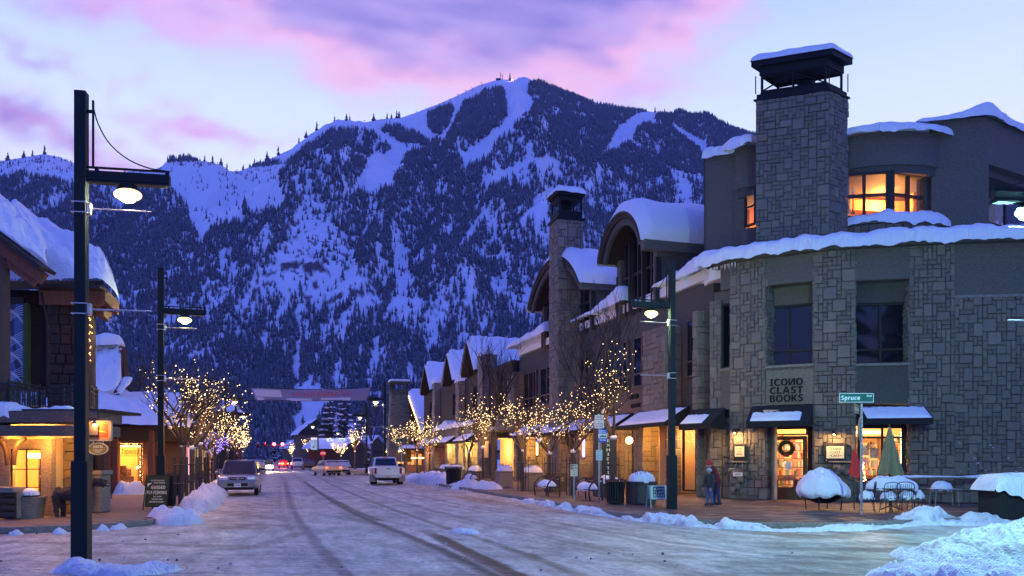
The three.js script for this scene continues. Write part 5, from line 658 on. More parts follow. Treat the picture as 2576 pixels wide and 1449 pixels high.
{ // far end of the street: brick house with snow roof, tall spruces, houses behind
  const house = (name, label, px, py, d, w, h, rh, m, turn = 0.3, lit = 0) => { const g = P(px, HY, d), o = thing(name, label, 'house', [g[0], 0, g[2]], turn); new MB().box(0, h / 2, 0, w, h, w * 0.8).build('wall', m, o); const rf = new MB().at(prism([[-w / 2 - 0.6, 0], [w / 2 + 0.6, 0], [0, rh]], w * 0.9), 0, h, -w * 0.45).build('roof', M.woodDark, o); part('snow', gridSurf(24, 10, (a, b) => { const t = a * 2 - 1; return [t * (w / 2 + 0.8), h + rh * (1 - Math.abs(t)) + 0.5 * Math.pow(clamp((1 - Math.abs(t)) * 6), 0.5), lerp(w * 0.5, -w * 0.5, b)]; }), M.snow, rf); const W = new Wall([-w / 2, w * 0.4], [w / 2, w * 0.4]); for (let k = 0; k < 3; k++) for (let j = 0; j < Math.max(1, h / 3.2 | 0); j++) windowOn(o, W, w * (0.14 + 0.27 * k), w * (0.3 + 0.27 * k), 1.1 + j * 3.1, 2.7 + j * 3.1, 0.04, [1, 1], [1], { fw: 0.12, glass: lit ? glow(1, 0.5, 0.16, 1) : M.darkGlass }); return o; };
  house('brick_house', 'tall brown house with stepped snowy roof beside the dark spruces', 788, 1040, 230, 9.5, 8.5, 4.2, mat(0.16, 0.09, 0.06), 0.5, 1); house('cottage', 'far house with wide snow covered roof behind the bare trees', 905, 1060, 195, 11, 3.6, 3.4, M.woodDark, 1.2); house('cottage', 'small far house with snowy roof left of the brown house', 745, 1100, 260, 7, 5, 2.4, M.stucco, 0.8); house('cottage', 'low flat far house under the red traffic lights', 850, 1120, 150, 9, 3.6, 1.6, M.woodDark, 1.27, 1);
  const spruce = (px, py, d, h, s, label) => { const g = P(px, HY, d), o = thing('spruce_tree', label, 'tree', [g[0], 0, g[2]], s), q = rng(s * 31 + 5), c = new MB(), sn = new MB(); new MB().cyl(0, h * 0.4, 0, h * 0.018, h * 0.006, h * 0.8, 7).build('trunk', M.bark, o); for (let t = 0; t < 15; t++) { const y = h * (0.08 + 0.9 * t / 15), r = h * 0.19 * Math.pow(1 - t / 15.5, 0.8), n = 11 - (t * 0.4 | 0); for (let k = 0; k < n; k++) { const a = k / n * 6.283 + q(), L = r * (0.7 + 0.5 * q()), dx = Math.cos(a), dz = Math.sin(a); const g2 = new THREE.ConeGeometry(L * 0.28, L * 1.15, 5); g2.scale(1, 1, 0.4); g2.rotateX(Math.PI / 2); g2.translate(0, 0, L * 0.55); c.at(g2, 0, y, 0, 0.42 + 0.15 * q(), Math.atan2(dx, dz), 0); if (q() < 0.6) { const g3 = new THREE.SphereGeometry(L * 0.2, 6, 4); sn.at(g3, dx * L * 0.75, y - L * 0.22 + 0.12, dz * L * 0.75, 0, 0, 0, [1.3, 0.45, 1.3]); } } } tag(c.build('crown', mat(0.018, 0.026, 0.024), o), null, null, null); tag(sn.build('snow', M.snowClean, o), null, null, null, 'stuff'); return o; };
  spruce(830, 0, 170, 19, 1, 'tall dark spruce with snow on its boughs beside the brown house'); spruce(866, 0, 165, 18, 2, 'tall dark spruce with snowy boughs, right of its twin'); spruce(717, 0, 300, 13, 3, 'small dark conifer on the snow slope left of the brown house'); spruce(690, 0, 330, 12, 4, 'small lone conifer furthest left on the far snow slope'); spruce(905, 0, 178, 14, 5, 'dark spruce half hidden behind the far wide roof');
}

// ================= left side: timber lodge with shops, the low snow roofed shop, the row beyond =================
function loftSnow(A, B, bulge = 0.4, nu = 50, nv = 22, seed = 1) { // snow between two lines in space, swelling upwards and rounded at its lower edge
  const ca = new THREE.CatmullRomCurve3(A.map(V3), false, 'catmullrom', 0.3), cb = new THREE.CatmullRomCurve3(B.map(V3), false, 'catmullrom', 0.3);
  return gridSurf(nu, nv, (a, b) => { const p = ca.getPoint(a), q = cb.getPoint(a), t = b, e = Math.min(a, 1 - a) * 8, lump = 1 + 0.22 * n2(a * 4 + seed, b * 3) + 0.1 * n2(a * 11, b * 8 + seed); const up = bulge * Math.pow(Math.sin(Math.PI * clamp(t * 0.86 + 0.02)), 0.5) * Math.pow(clamp(e + 0.15), 0.4) * lump, out = 0.25 * bulge * Math.sin(Math.PI * t); return [lerp(p.x, q.x, t), lerp(p.y, q.y, t) + up, lerp(p.z, q.z, t) + out]; });
}
function beam(mb, a, b, w, h) { const A = V3(a), B = V3(b), L = A.distanceTo(B), d = B.clone().sub(A).normalize(), g = boxUV(new THREE.BoxGeometry(w, h, L)); const up = new THREE.Vector3(0, 1, 0), x = new THREE.Vector3().crossVectors(up, d).normalize(), y = new THREE.Vector3().crossVectors(d, x); const m = new THREE.Matrix4().makeBasis(x, y, d).setPosition(A.add(B).multiplyScalar(0.5)); return mb.add(g, m); }
{
  const o = thing('timber_lodge', 'timber and stone lodge with thick snowy roof, balcony and warm lit shop', 'building'), base = [X(120, 24), 0, -24];
  const wood = new MB(), red = new MB(), dark = new MB(), plaster = new MB();
  // roof of the main block: eave towards the street crossing, its gable end towards the main street
  const E = [P(-260, 715, 24), P(20, 719, 24), P(110, 720, 24), P(190, 722, 24.1), P(256, 724, 24.3)], E2 = [P(256, 724, 24.3), P(276, 742, 25.2), P(297, 764, 26.4)];
  const C = [P(-260, 470, 30), P(0, 541, 30), P(42, 548, 30), P(119, 600, 30), P(183, 640, 29.5)];
  part('snow', loftSnow([...E, P(300, 762, 25.6)], [...C, P(250, 690, 28.5), P(296, 752, 27.3)], 0.95, 70, 26, 3), M.snow, o);
  part('snow', loftSnow([P(-220, 430, 22.3), P(0, 590, 22.4), P(60, 632, 22.5), P(120, 676, 22.6)], [P(-220, 300, 25), P(-10, 520, 25), P(60, 585, 25), P(122, 650, 24.6)], 0.7, 40, 22, 8), M.snow, o);
  beam(dark, P(-100, 517, 22.5), P(121, 682, 22.6), 0.8, 0.1); beam(dark, P(104, 724, 24.05), P(262, 726, 24.3), 0.7, 0.1); dark.build('roof_edge', M.frame, o);
  for (const [a, b, w2, h2] of [[P(-100, 545, 22.55), P(112, 703, 22.6), 0.12, 0.34], [P(-60, 600, 22.65), P(92, 712, 22.7), 0.1, 0.26], [P(100, 746, 24.25), P(262, 748, 24.5), 0.12, 0.5], [P(258, 738, 24.4), P(294, 776, 26.3), 0.14, 0.42], [P(240, 762, 24.8), P(278, 792, 26.4), 0.1, 0.24]]) beam(new MB(), a, b, w2, h2).build('fascia', M.woodRed, o); const raf = new MB(); for (let k = 0; k < 6; k++) beam(raf, P(20 + k * 13, 640 + k * 11, 22.7), P(26 + k * 13, 652 + k * 11, 23.6), 0.12, 0.16); for (let k = 0; k < 3; k++) beam(raf, P(236 + k * 10, 775 + k * 5, 24.7), P(250 + k * 10, 790 + k * 6, 26), 0.1, 0.2); tag(raf.build('rafters', M.wood, o), null, null, null, 'stuff');
  // soffits that close the eaves
  const so = new MB(); so.add(gridSurf(8, 2, (a, b) => P(lerp(-120, 258, a), lerp(728, 706, b), lerp(24.1, 25.6, b)))); so.add(gridSurf(6, 2, (a, b) => P(lerp(-100, 118, a), lerp(520, 685, a) + 6, lerp(22.5, 24.6, b)))); so.build('soffit', M.woodDark, o);
  // upper storey
  const U = Wd(-160, 24.2, 232, 24.9), u = (p, n = 0) => U.u(p, n), v = (y) => Y(y, 24.5), back = new MB();
  U.box(back, u(-160), u(224), 4.0, v(724), -0.6, -0.25); back.build('wall', M.woodDark, o);
  const st = new MB(); U.box(st, u(116), u(214), 3.4, v(760), -0.25, -0.1); st.build('stone_panel', M.mortar, o); { const q = rng(12), D = [[0.05, 0.036, 0.034], [0.042, 0.034, 0.036], [0.062, 0.04, 0.034]].map((c) => mat(...c, { bumpMap: bumpFine, bumpScale: 0.03 })); for (let j = 0; j < 11; j++) { let uu = u(118) + 0.1 * (j % 2); while (uu < u(210)) { const w = 0.22 + 0.22 * q(), h = 0.3; if (uu + w > u(213)) break; const s = part('stone', STONES[(q() * 8) | 0], D[(q() * 3) | 0], o); const m = U.m(uu + w / 2, 3.7 + j * 0.31, -0.06); m.scale(new THREE.Vector3(w, h, 0.12 + 0.06 * q())); m.decompose(s.position, s.quaternion, s.scale); uu += w + 0.02; } } }
  // etched glass panel with sweeping grasses
  { const tex = signTex(256, 1024, (x) => { const g = '#39578f'; x.fillStyle = g; x.fillRect(0, 0, 256, 1024); x.fillStyle = '#1c2344'; x.beginPath(); x.moveTo(80, 0); x.bezierCurveTo(-20, 300, 120, 500, 110, 620); x.bezierCurveTo(120, 800, 190, 900, 170, 1024); x.lineTo(230, 1024); x.bezierCurveTo(250, 850, 180, 700, 150, 560); x.bezierCurveTo(110, 350, 120, 150, 150, 0); x.fill(); x.strokeStyle = '#c3cdec'; x.lineWidth = 5; for (const y0 of [230, 560, 760, 1000]) for (let k = 0; k < 5; k++) { x.beginPath(); x.moveTo(0, y0 + k * 18); x.quadraticCurveTo(60 + 20 * k, y0 - 160 + k * 10, 256, y0 - 210 + k * 30); x.stroke(); if (k < 3) { x.beginPath(); x.moveTo(256, y0 + k * 20); x.quadraticCurveTo(170, y0 - 120, 0, y0 - 190 + k * 24); x.stroke(); } } });
    const m = new MB(), w = u(62, 0) - u(16, 0), h = v(764) - v(970); const g = new THREE.BoxGeometry(w, h, 0.05); m.add(g, U.m((u(62) + u(16)) / 2, (v(764) + v(970)) / 2, 0.05)); m.build('etched_window', mat(1, 1, 1, { map: tex, roughness: 0.15 }), o); const f = new MB(); U.box(f, u(62), u(74), v(975), v(762), -0.1, 0.12); f.build('window_jamb', mat(0.05, 0.09, 0.03), o); const f2 = new MB(); U.box(f2, u(10), u(64), v(764), v(748), -0.1, 0.14); f2.build('window_head', M.frame, o); }
  const dp = new MB(); dp.tube([P(104, 735, 24.2), P(111, 770, 24.2), P(117, 800, 24.2), P(119, 1000, 24.2)], 0.035, 30); dp.build('downpipe', M.woodDark, o);
  const lp = new MB(); lp.cyl(X(4, 22.7), 5.2, -22.7, 0.22, 0.2, 5.6, 12).cyl(X(222, 24.8), 4.7, -24.8, 0.19, 0.17, 5.2, 12); lp.build('log_post', M.log, o);
  { const s = new MB(), q = rng(9), em = new MB(); for (let k = 0; k < 46; k++) em.at(new THREE.OctahedronGeometry(0.017, 0), X(223, 24.55) + 0.07 * Math.sin(k * 0.9) + 0.1 * (q() - 0.5), lerp(v(912), v(800), k / 45), -24.55 + 0.1 * q()); tag(em.build('fairy_lights', glow(1, 0.36, 0.1, 9), o), null, null, null, 'stuff'); pointLight([X(223, 24.3), v(850), -24.2], [1, 0.3, 0.1], 0.5, 6); }
  // balcony: deck, beams, railing with panels
  const dk = new MB(), V = (y) => Y(y, 22.6); dk.rbox(X(40, 22.7), V(1050) , -22.9, 5.2, 0.34, 1.4, 0.03).rbox(X(40, 22.7) + 0.05, V(1085), -22.75, 5.2, 0.3, 1.3, 0.03); dk.rbox(X(224, 24.4), V(1058), -24.3, 0.7, 0.34, 1.2, 0.03).build('balcony_beam', mat(0.17, 0.125, 0.1, { map: grain1 }), o); const dl = new MB(); dl.box(X(60, 23), V(1034), -23.4, 5.4, 0.08, 2.2); dl.build('deck', M.woodDark, o);
  const rail = (a, b, y0, y1, panels) => { const m = new MB(), A = a, B = b, at = (t, y) => [lerp(A[0], B[0], t), y, lerp(A[2], B[2], t)]; m.bar(at(0, y1), at(1, y1), 0.035, 6).bar(at(0, y0 + 0.08), at(1, y0 + 0.08), 0.025, 6).bar(at(0, y1 - 0.16), at(1, y1 - 0.16), 0.02, 6); for (let k = 0; k <= panels; k++) { const t = k / panels; m.bar(at(t, y0), at(t, y1 + (k % 4 ? 0 : 0.08)), k % 4 ? 0.016 : 0.035, 5); if (k < panels && k % 2) { m.bar(at(t, y0 + 0.1), at(t + 1 / panels, y1 - 0.18), 0.012, 5).bar(at(t, y1 - 0.18), at(t + 1 / panels, y0 + 0.1), 0.012, 5); } } return m.build('railing', M.iron, o); };
  const b0 = V(1026), b1 = V(966); rail(P(-70, HY, 22.4), P(22, HY, 22.4), b0, b1, 8); rail(P(22, HY, 22.4), P(100, HY, 24.0), b0, b1 + 0.05, 12); rail(P(100, HY, 24.0), P(160, HY, 23.6), b0, b1, 8); rail(P(160, HY, 23.4), P(190, HY, 23.2), b0, b1, 6); rail(P(226, HY, 24.2), P(246, HY, 25.8), b0 + 0.05, b1 + 0.1, 5);
  part('snow', snowRoll([[X(-90, 22.4), V(1036), -22.5, 0.7, 0.2], [X(30, 22.4), V(1036), -22.5, 0.6, 0.22], [X(80, 22.5), V(1036), -22.6, 0.5, 0.12], [X(110, 22.5), V(1036), -22.6, 0.6, 0.26], [X(190, 22.8), V(1036), -22.7, 0.5, 0.12]], { seg: 60, lump: 0.6, droop: 0.5, seed: 71 }), M.snow, o); part('snow', snowRoll([[X(226, 24.2), V(1038), -24.0, 0.6, 0.12], [X(240, 24.4), V(1038), -24.4, 0.6, 0.15]], { seg: 14, seed: 4 }), M.snow, o);
  // lower storey: plaster shop front with a big lit window, glazed door, stone pier
  const L = Wd(-160, 23.2, 205, 23.6), l = (p, n = 0) => L.u(p, n), w = (y) => Y(y, 23.4), wl = new MB(); const a0 = l(25), a1 = l(103), y0 = w(1266), y1 = w(1129);
  L.box(wl, l(-160), a0, PAVE, w(1104), -0.3, 0); L.box(wl, a1, l(129), PAVE, w(1104), -0.3, 0); L.box(wl, a0, a1, y1, w(1104), -0.3, 0); L.box(wl, a0, a1, PAVE, y0, -0.3, 0); wl.build('shop_wall', mat(0.4, 0.28, 0.17, { map: grain1, bumpMap: bumpFine, bumpScale: 0.006 }), o);
  windowOn(o, L, a0, a1, y0, y1, -0.04, [1, 1], [0.28, 0.35, 0.37], { fw: 0.035, glass: M.glass, name: 'shop_window', depth: 0.06 });
  { const r = new MB(); L.box(r, l(-60), l(124), PAVE, 3.6, -3.1, -3); L.box(r, l(-60), l(124), 3.2, 3.3, -3, -0.35); L.box(r, l(122), l(124), PAVE, 3.4, -3, -0.3); L.box(r, l(-62), l(-60), PAVE, 3.4, -3, -0.3); L.box(r, l(-60), l(129), PAVE, PAVE + 0.05, -3, -0.35); r.build('room', mat(0.8, 0.55, 0.25), o); const s = new MB(), q = rng(21); for (const y of [0.9, 1.2, 1.5]) L.box(s, l(62), l(104), y, y + 0.04, -1.4, -0.9); L.box(s, l(50), l(52), 0.4, 1.9, -1.2, -1.1); s.build('shelf', M.wood, o); const it = new MB(); for (let k = 0; k < 10; k++) { const p = L.pt(lerp(l(64), l(100), q()), 0.95 + 0.3 * (k % 3), -1.1); it.rbox(p[0], p[1] + 0.05, p[2], 0.16 + 0.1 * q(), 0.1, 0.12, 0.02); } tag(it.build('goods', M.white, o), null, null, null, 'stuff');
    const tube = new MB(); L.box(tube, l(40), l(100), w(1152), w(1140), -0.9, -0.7); tube.build('ceiling_lamp', glow(1, 0.74, 0.26, 16), o); for (const p of [48, 90]) { const c = L.pt(l(p), 2.55, -0.62); pointLight(c, [1, 0.5, 0.1], 20, 6); } }
  const dr = Wd(129, 23.55, 147, 24.6); windowOn(o, dr, 0, dr.L, PAVE, w(1128), 0, [1, 1], [1, 1, 1, 1], { fw: 0.07, glass: M.glass, frame: M.wood, name: 'glazed_door' });
  { const pS = new MB(), q = rng(44), Lp = Wd(147, 24.6, 200, 24.3); Lp.box(pS, 0, Lp.L, PAVE, w(1104), -0.5, -0.05); pS.build('pier', M.mortar, o); const D = [[0.42, 0.32, 0.2], [0.36, 0.26, 0.17], [0.3, 0.24, 0.18]].map((c) => mat(...c, { bumpMap: bumpFine, bumpScale: 0.04 })); for (let j = 0; j < 9; j++) { let uu = 0.12 + 0.05 * (j % 2); while (uu < Lp.L - 0.1) { const ww = 0.2 + 0.16 * q(), hh = 0.22 + 0.08 * q(); const s = part('stone', STONES[(q() * 8) | 0], D[(q() * 3) | 0], o), m = Lp.m(uu + ww / 2, PAVE + 0.14 + j * 0.27, 0.0); m.scale(new THREE.Vector3(ww, hh, 0.16 + 0.08 * q())); m.decompose(s.position, s.quaternion, s.scale); uu += ww + 0.02; } } }
  // curved brackets and a lamp under the balcony
  for (const [x0, s] of [[20, -1], [34, 1]]) new MB().tube([P(x0, 1170, 22.9), P(x0 + 4 * s, 1135, 22.9), P(x0 + 14 * s, 1115, 22.9), P(x0 + 30 * s, 1102, 22.9)], 0.07, 16).build('bracket', M.wood, o); pointLight(L.pt(l(136), w(1112), 0.5), [1, 0.45, 0.1], 4, 3); pointLight(L.pt(l(70), w(1112), 0.8), [1, 0.45, 0.1], 3, 4); pointLight(L.pt(l(172), w(1112), 0.2), [1, 0.45, 0.1], 3.4, 4);
  // stone and timber post of the arcade at the corner
  const ap = new MB(); ap.rbox(X(243, 25), 1.6, -25, 0.34, 3.3, 0.34, 0.03); ap.build('arcade_post', M.woodDark, o); const pd = new MB(); pd.rbox(X(242, 25), 0.75, -25, 0.62, 1.2, 0.62, 0.05).rbox(X(242, 25), 1.4, -25, 0.72, 0.14, 0.72, 0.03); pd.build('pedestal', M.concrete, o);
  { const s = new MB(); windowOn(o, Wd(140, 25.4, 240, 28), 0.4, 3, 0.5, 2.6, 0, [1, 1], [1], { glass: glow(1, 0.25, 0.08, 0.25), name: 'lit_window' }); }
  rebase(o, base);
  const lg = thing('log_bench', 'low stone and log seat wall at the foot of the lodge', 'bench', [X(8, 22.2), PAVE, -22.2]), lm = new MB(); lm.rbox(0, 0.82, 0, 0.95, 0.16, 0.6, 0.04).build('cap', M.concrete, lg); for (let k = 0; k < 4; k++) new MB().cyl(0, 0.12 + k * 0.19, 0.1, 0.1, 0.09, 0.86, 10, 0, 0, Math.PI / 2).build('log', M.log, lg); new MB().rbox(0.3, 0.4, -0.1, 0.36, 0.8, 0.4, 0.06).build('stone_foot', M.stones[2], lg);
  const pl = thing('planter', 'square concrete planter of evergreens with a snow lump by the lit window', 'planter', [X(66, 22.6), PAVE, -22.6]), pg = new THREE.CylinderGeometry(0.52, 0.44, 0.6, 4, 1).rotateY(Math.PI / 4); new MB().at(pg, 0, 0.3, 0).box(0, 0.59, 0, 0.78, 0.05, 0.78).build('tub', M.concrete, pl); { const q = rng(3), m = new MB(); for (let k = 0; k < 160; k++) m.at(new THREE.ConeGeometry(0.02, 0.22, 3), 0.34 * (q() * 2 - 1), 0.64 + 0.1 * q(), 0.3 * (q() * 2 - 1), q() * 2 - 1, q() * 6, q() * 2 - 1); tag(m.build('foliage', M.leaf, pl), null, null, null, 'stuff'); } part('snow', gridSurf(20, 14, (a, b) => { const r = Math.sin(Math.PI * a * 0.5) * 0.26, t = b * 6.283; return [0.16 + r * Math.cos(t), 0.66 + 0.2 * Math.cos(Math.PI * a * 0.5), r * Math.sin(t) * 0.9 + 0.1]; }), M.snow, pl);
  // animal made of twigs, standing with its rump towards the door
  const tw = thing('twig_animal', 'large four legged animal figure made of dark twigs beside the door', 'sculpture', [X(166, 23), PAVE, -23], 0), q = rng(91), tm = new MB(), body = (x, y, z) => 1; const addT = (x, y, z, r, n, dir) => { for (let k = 0; k < n; k++) { const a = q() * 6.283, b = q() * 3.14; const p = [x + r[0] * Math.sin(b) * Math.cos(a), y + r[1] * Math.cos(b), z + r[2] * Math.sin(b) * Math.sin(a)]; tm.bar(p, [p[0] + dir[0] * (0.14 + 0.1 * q()) + 0.06 * (q() - 0.5), p[1] + dir[1] * 0.18 + 0.06 * (q() - 0.5), p[2] + 0.1 * (q() - 0.5)], 0.008, 4); } };
  addT(0.12, 0.68, 0, [0.42, 0.2, 0.2], 420, [1, -0.1]); addT(-0.22, 0.66, 0, [0.12, 0.22, 0.18], 160, [0.2, -1]); addT(0.62, 0.86, 0, [0.14, 0.2, 0.1], 130, [0.4, 0.8]); addT(0.86, 1.02, 0, [0.2, 0.1, 0.09], 120, [1, -0.2]);
  const body2 = new MB().sph(0.12, 0.68, 0, 1, [0.42, 0.19, 0.19], 14).sph(-0.2, 0.64, 0, 1, [0.14, 0.22, 0.17], 12).bar([0.45, 0.72, 0], [0.8, 1, 0], 0.13, 8, 0.09).sph(0.88, 1.02, 0, 1, [0.2, 0.1, 0.08], 10); body2.build('body', M.twig, tw); for (const [x, z] of [[-0.22, 0.12], [-0.16, -0.12], [0.42, 0.12], [0.46, -0.12]]) { new MB().bar([x, 0.62, z], [x + (x < 0 ? -0.02 : 0.02), 0.36, z], 0.12, 8, 0.07).bar([x + (x < 0 ? -0.02 : 0.02), 0.36, z], [x + (x < 0 ? 0.04 : 0), 0, z], 0.065, 8, 0.055).build('leg', M.twig, tw); addT(x, 0.42, z, [0.07, 0.2, 0.07], 40, [0, -1]); addT(x + 0.01, 0.2, z, [0.06, 0.2, 0.06], 36, [0, -1]); } tag(tm.build('twigs', M.bark, tw), null, null, null, 'stuff');
  // hanging shop signs
  const sg = thing('hanging_sign', 'orange lit wooden hanging sign with lamp, over an oval plate reading Orvis', 'sign', [X(247, 22.2), Y(1084, 22.2), -22.2]), tex = signTex(256, 160, (x) => { x.fillStyle = '#b4552a'; x.fillRect(0, 0, 256, 160); x.strokeStyle = '#e8b05c'; x.lineWidth = 6; x.strokeRect(12, 12, 232, 136); x.fillStyle = '#e0a04a'; x.beginPath(); x.moveTo(30, 90); x.quadraticCurveTo(120, 50, 230, 96); x.quadraticCurveTo(120, 84, 30, 90); x.fill(); });
  new MB().add(new THREE.BoxGeometry(0.68, 0.48, 0.05)).build('board', mat(1, 1, 1, { map: tex }), sg); new MB().box(0, 0.26, 0, 0.74, 0.05, 0.09).box(0, -0.26, 0, 0.74, 0.05, 0.09).box(0.36, 0, 0, 0.05, 0.5, 0.09).box(-0.36, 0, 0, 0.05, 0.5, 0.09).build('frame', mat(0.5, 0.36, 0.2), sg); new MB().bar([-0.3, 0.34, 0], [0.5, 0.34, 0], 0.018).bar([0, 0.34, 0], [0, 0.6, 0], 0.018).bar([-0.16, 0.3, 0], [-0.18, 0.22, 0.25], 0.014).build('bracket', M.iron, sg);
  const oval = signTex(256, 140, (x) => { x.fillStyle = '#a8862e'; x.fillRect(0, 0, 256, 140); x.fillStyle = '#fff3c8'; x.textAlign = 'center'; x.font = 'bold 40px serif'; x.fillText('ORVIS', 128, 58); x.font = 'bold 22px serif'; x.fillText('Authorized', 128, 92); x.fillText('Dealer', 128, 116); }); const og = new THREE.CylinderGeometry(0.27, 0.27, 0.03, 32); og.rotateX(Math.PI / 2); og.scale(1, 0.58, 1); { const p = og.attributes.position, uv = og.attributes.uv; for (let i = 0; i < p.count; i++) uv.setXY(i, p.getX(i) / 0.54 + 0.5, p.getY(i) / 0.313 + 0.5); } const ov = new MB(); ov.at(og, 0, -0.5, 0); ov.build('oval_plate', mat(1, 1, 1, { map: oval }), sg); const rim = new MB(); const tg = new THREE.TorusGeometry(0.275, 0.022, 8, 36); tg.scale(1, 0.58, 1); rim.at(tg, 0, -0.5, 0.01).bar([-0.14, -0.28, 0], [-0.14, -0.38, 0], 0.012).bar([0.14, -0.28, 0], [0.14, -0.38, 0], 0.012); rim.build('rim', mat(0.8, 0.65, 0.3), sg);
  new MB().at(new THREE.ConeGeometry(0.08, 0.1, 12, 1, true), 0, 0.24, 0.22).build('shade', M.iron, sg); new MB().sph(0.02, 0.16, 0.2, 0.05).build('bulb', glow(1, 0.62, 0.2, 24), sg); const sp = [X(247, 22.2) + 0.02, Y(1084, 22.2) + 0.16, -22.2 + 0.2]; pointLight(sp, [1, 0.5, 0.13], 1.3, 2);
  const bs = thing('hanging_sign', 'black hanging sign with a white curling letter, behind the orange one', 'sign', [X(284, 29), Y(1087, 29), -29]), bt = signTex(128, 200, (x) => { x.fillStyle = '#0c0c10'; x.fillRect(0, 0, 128, 200); x.strokeStyle = '#d8d8dc'; x.lineWidth = 9; x.beginPath(); x.moveTo(48, 50); x.lineTo(48, 160); x.moveTo(30, 56); x.bezierCurveTo(120, 20, 110, 90, 48, 100); x.bezierCurveTo(130, 96, 110, 170, 34, 160); x.stroke(); }); new MB().add(new THREE.BoxGeometry(0.3, 0.48, 0.04)).build('board', mat(1, 1, 1, { map: bt }), bs); new MB().bar([-0.3, 0.26, 0], [0.2, 0.26, 0], 0.014).build('bracket', M.iron, bs);
}
{ // low shop with a deep snow roof and a snowed up dormer
  const o = thing('low_shop', 'low brown shop under a deep snow roof with a snowed up dormer', 'building'), base = [X(330, 38), 0, -38], W = Wd(150, 37.6, 470, 40.5), u = (p, n = 0) => W.u(p, n), Ht = 3.25, wl = new MB();
  W.box(wl, u(150), u(295), PAVE, Ht, -4, 0); W.box(wl, u(359), u(470), PAVE, Ht, -4, 0); W.box(wl, u(295), u(359), W.v(320, 1115), Ht, -0.6, 0); W.box(wl, u(295), u(359), PAVE, W.v(320, 1226), -0.6, 0); wl.build('wall', mat(0.13, 0.065, 0.045, { map: grain1 }), o);
  windowOn(o, W, u(296), u(358), W.v(320, 1224), W.v(320, 1117), 0, [1], [1], { fw: 0.07, glass: M.glass, frame: M.woodDark, name: 'shop_window' });
  { const r = new MB(); W.box(r, u(285), u(370), PAVE, 3, -2.4, -2.3); W.box(r, u(285), u(370), 2.9, 3, -2.3, -0.2); r.build('room', mat(0.8, 0.4, 0.15), o); const g = new MB(), q = rng(17); for (let k = 0; k < 9; k++) { const p = W.pt(lerp(u(302), u(350), q()), 0.6 + 0.9 * q(), -0.8 - q()); g.rbox(p[0], p[1], p[2], 0.3, 0.35, 0.2, 0.04, q()); } W.box(g, u(297), u(340), 0.5, 0.95, -0.9, -0.5); tag(g.build('goods', M.wood, o), null, null, null, 'stuff'); const e = new MB(); for (let k = 0; k < 60; k++) { const t = k / 59; const pu = t < 0.5 ? lerp(u(300), u(356), t * 2) : u(354) + 0.1 * q(), pv = t < 0.5 ? W.v(320, 1124) + 0.15 * q() : lerp(W.v(320, 1126), W.v(320, 1218), (t - 0.5) * 2); e.at(new THREE.OctahedronGeometry(0.036, 0), ...W.pt(pu, pv, -0.16)); } tag(e.build('fairy_lights', glow(1, 0.55, 0.2, 12), o), null, null, null, 'stuff'); pointLight(W.pt(u(326), 2.3, -1), [1, 0.42, 0.1], 24, 5); pointLight(W.pt(u(350), 1.4, 0.5), [1, 0.4, 0.12], 3.5, 4);
    const tx = signTex(512, 160, (x) => { x.clearRect(0, 0, 512, 160); x.fillStyle = '#1a0d0a'; x.font = 'italic bold 96px serif'; x.textAlign = 'center'; x.fillText('Topnotch', 256, 104); x.fillRect(20, 122, 440, 5); }); const pm = new THREE.MeshStandardMaterial({ map: tx, transparent: true, alphaTest: 0.4 }); const g2 = new MB(); g2.add(new THREE.PlaneGeometry(u(352) - u(300), 0.62), W.m(u(327), W.v(327, 1138), 0.012)); g2.build('window_lettering', pm, o); }
  const fa = new MB(); W.box(fa, u(150), u(470), W.v(330, 1110), W.v(330, 1074), -0.3, 0.9); fa.build('fascia', M.woodDark, o);
  part('snow', loftSnow([P(120, 1076, 36.4), P(245, 1074, 36.6), P(330, 1074, 37), P(400, 1076, 37.6), P(480, 1078, 38.4)], [P(120, 965, 44), P(245, 968, 44), P(300, 992, 44), P(340, 999, 44.5), P(480, 1000, 46)], 0.5, 60, 24, 5), M.snow, o);
  // dormer: snow laden front roof, wooden barge board at its right edge
  part('snow', loftSnow([P(228, 984, 40.5), P(262, 990, 40.5), P(292, 982, 40.6), P(306, 958, 41)], [P(228, 876, 43), P(262, 872, 43), P(296, 868, 43), P(309, 872, 43)], 0.5, 40, 26, 9), M.snow, o); part('snow', snowRoll([[...P(226, 884, 42.6), 1.4, 0.5], [...P(250, 872, 42.6), 1.5, 0.55], [...P(276, 867, 42.6), 1.5, 0.55], [...P(310, 868, 42.8), 1.4, 0.5]], { seg: 30, lump: 0.12, droop: 0.15, seed: 6 }), M.snow, o);
  const dm = new MB(); beam(dm, P(314, 884, 42.8), P(320, 960, 41.4), 0.2, 0.3); beam(dm, P(318, 955, 41.3), P(292, 990, 40.7), 0.25, 0.2); beam(dm, P(230, 888, 42.3), P(310, 874, 42.5), 0.3, 0.1); dm.add(gridSurf(2, 2, (a, b) => P(lerp(300, 318, a), lerp(960, 880, b), 42))); dm.build('dormer_board', M.wood, o); part('snow', snowRoll([[...P(322, 952, 41.4), 0.5, 0.2], [...P(312, 970, 41), 0.5, 0.2], [...P(296, 990, 40.6), 0.4, 0.15]], { seg: 14, seed: 2 }), M.snow, o);
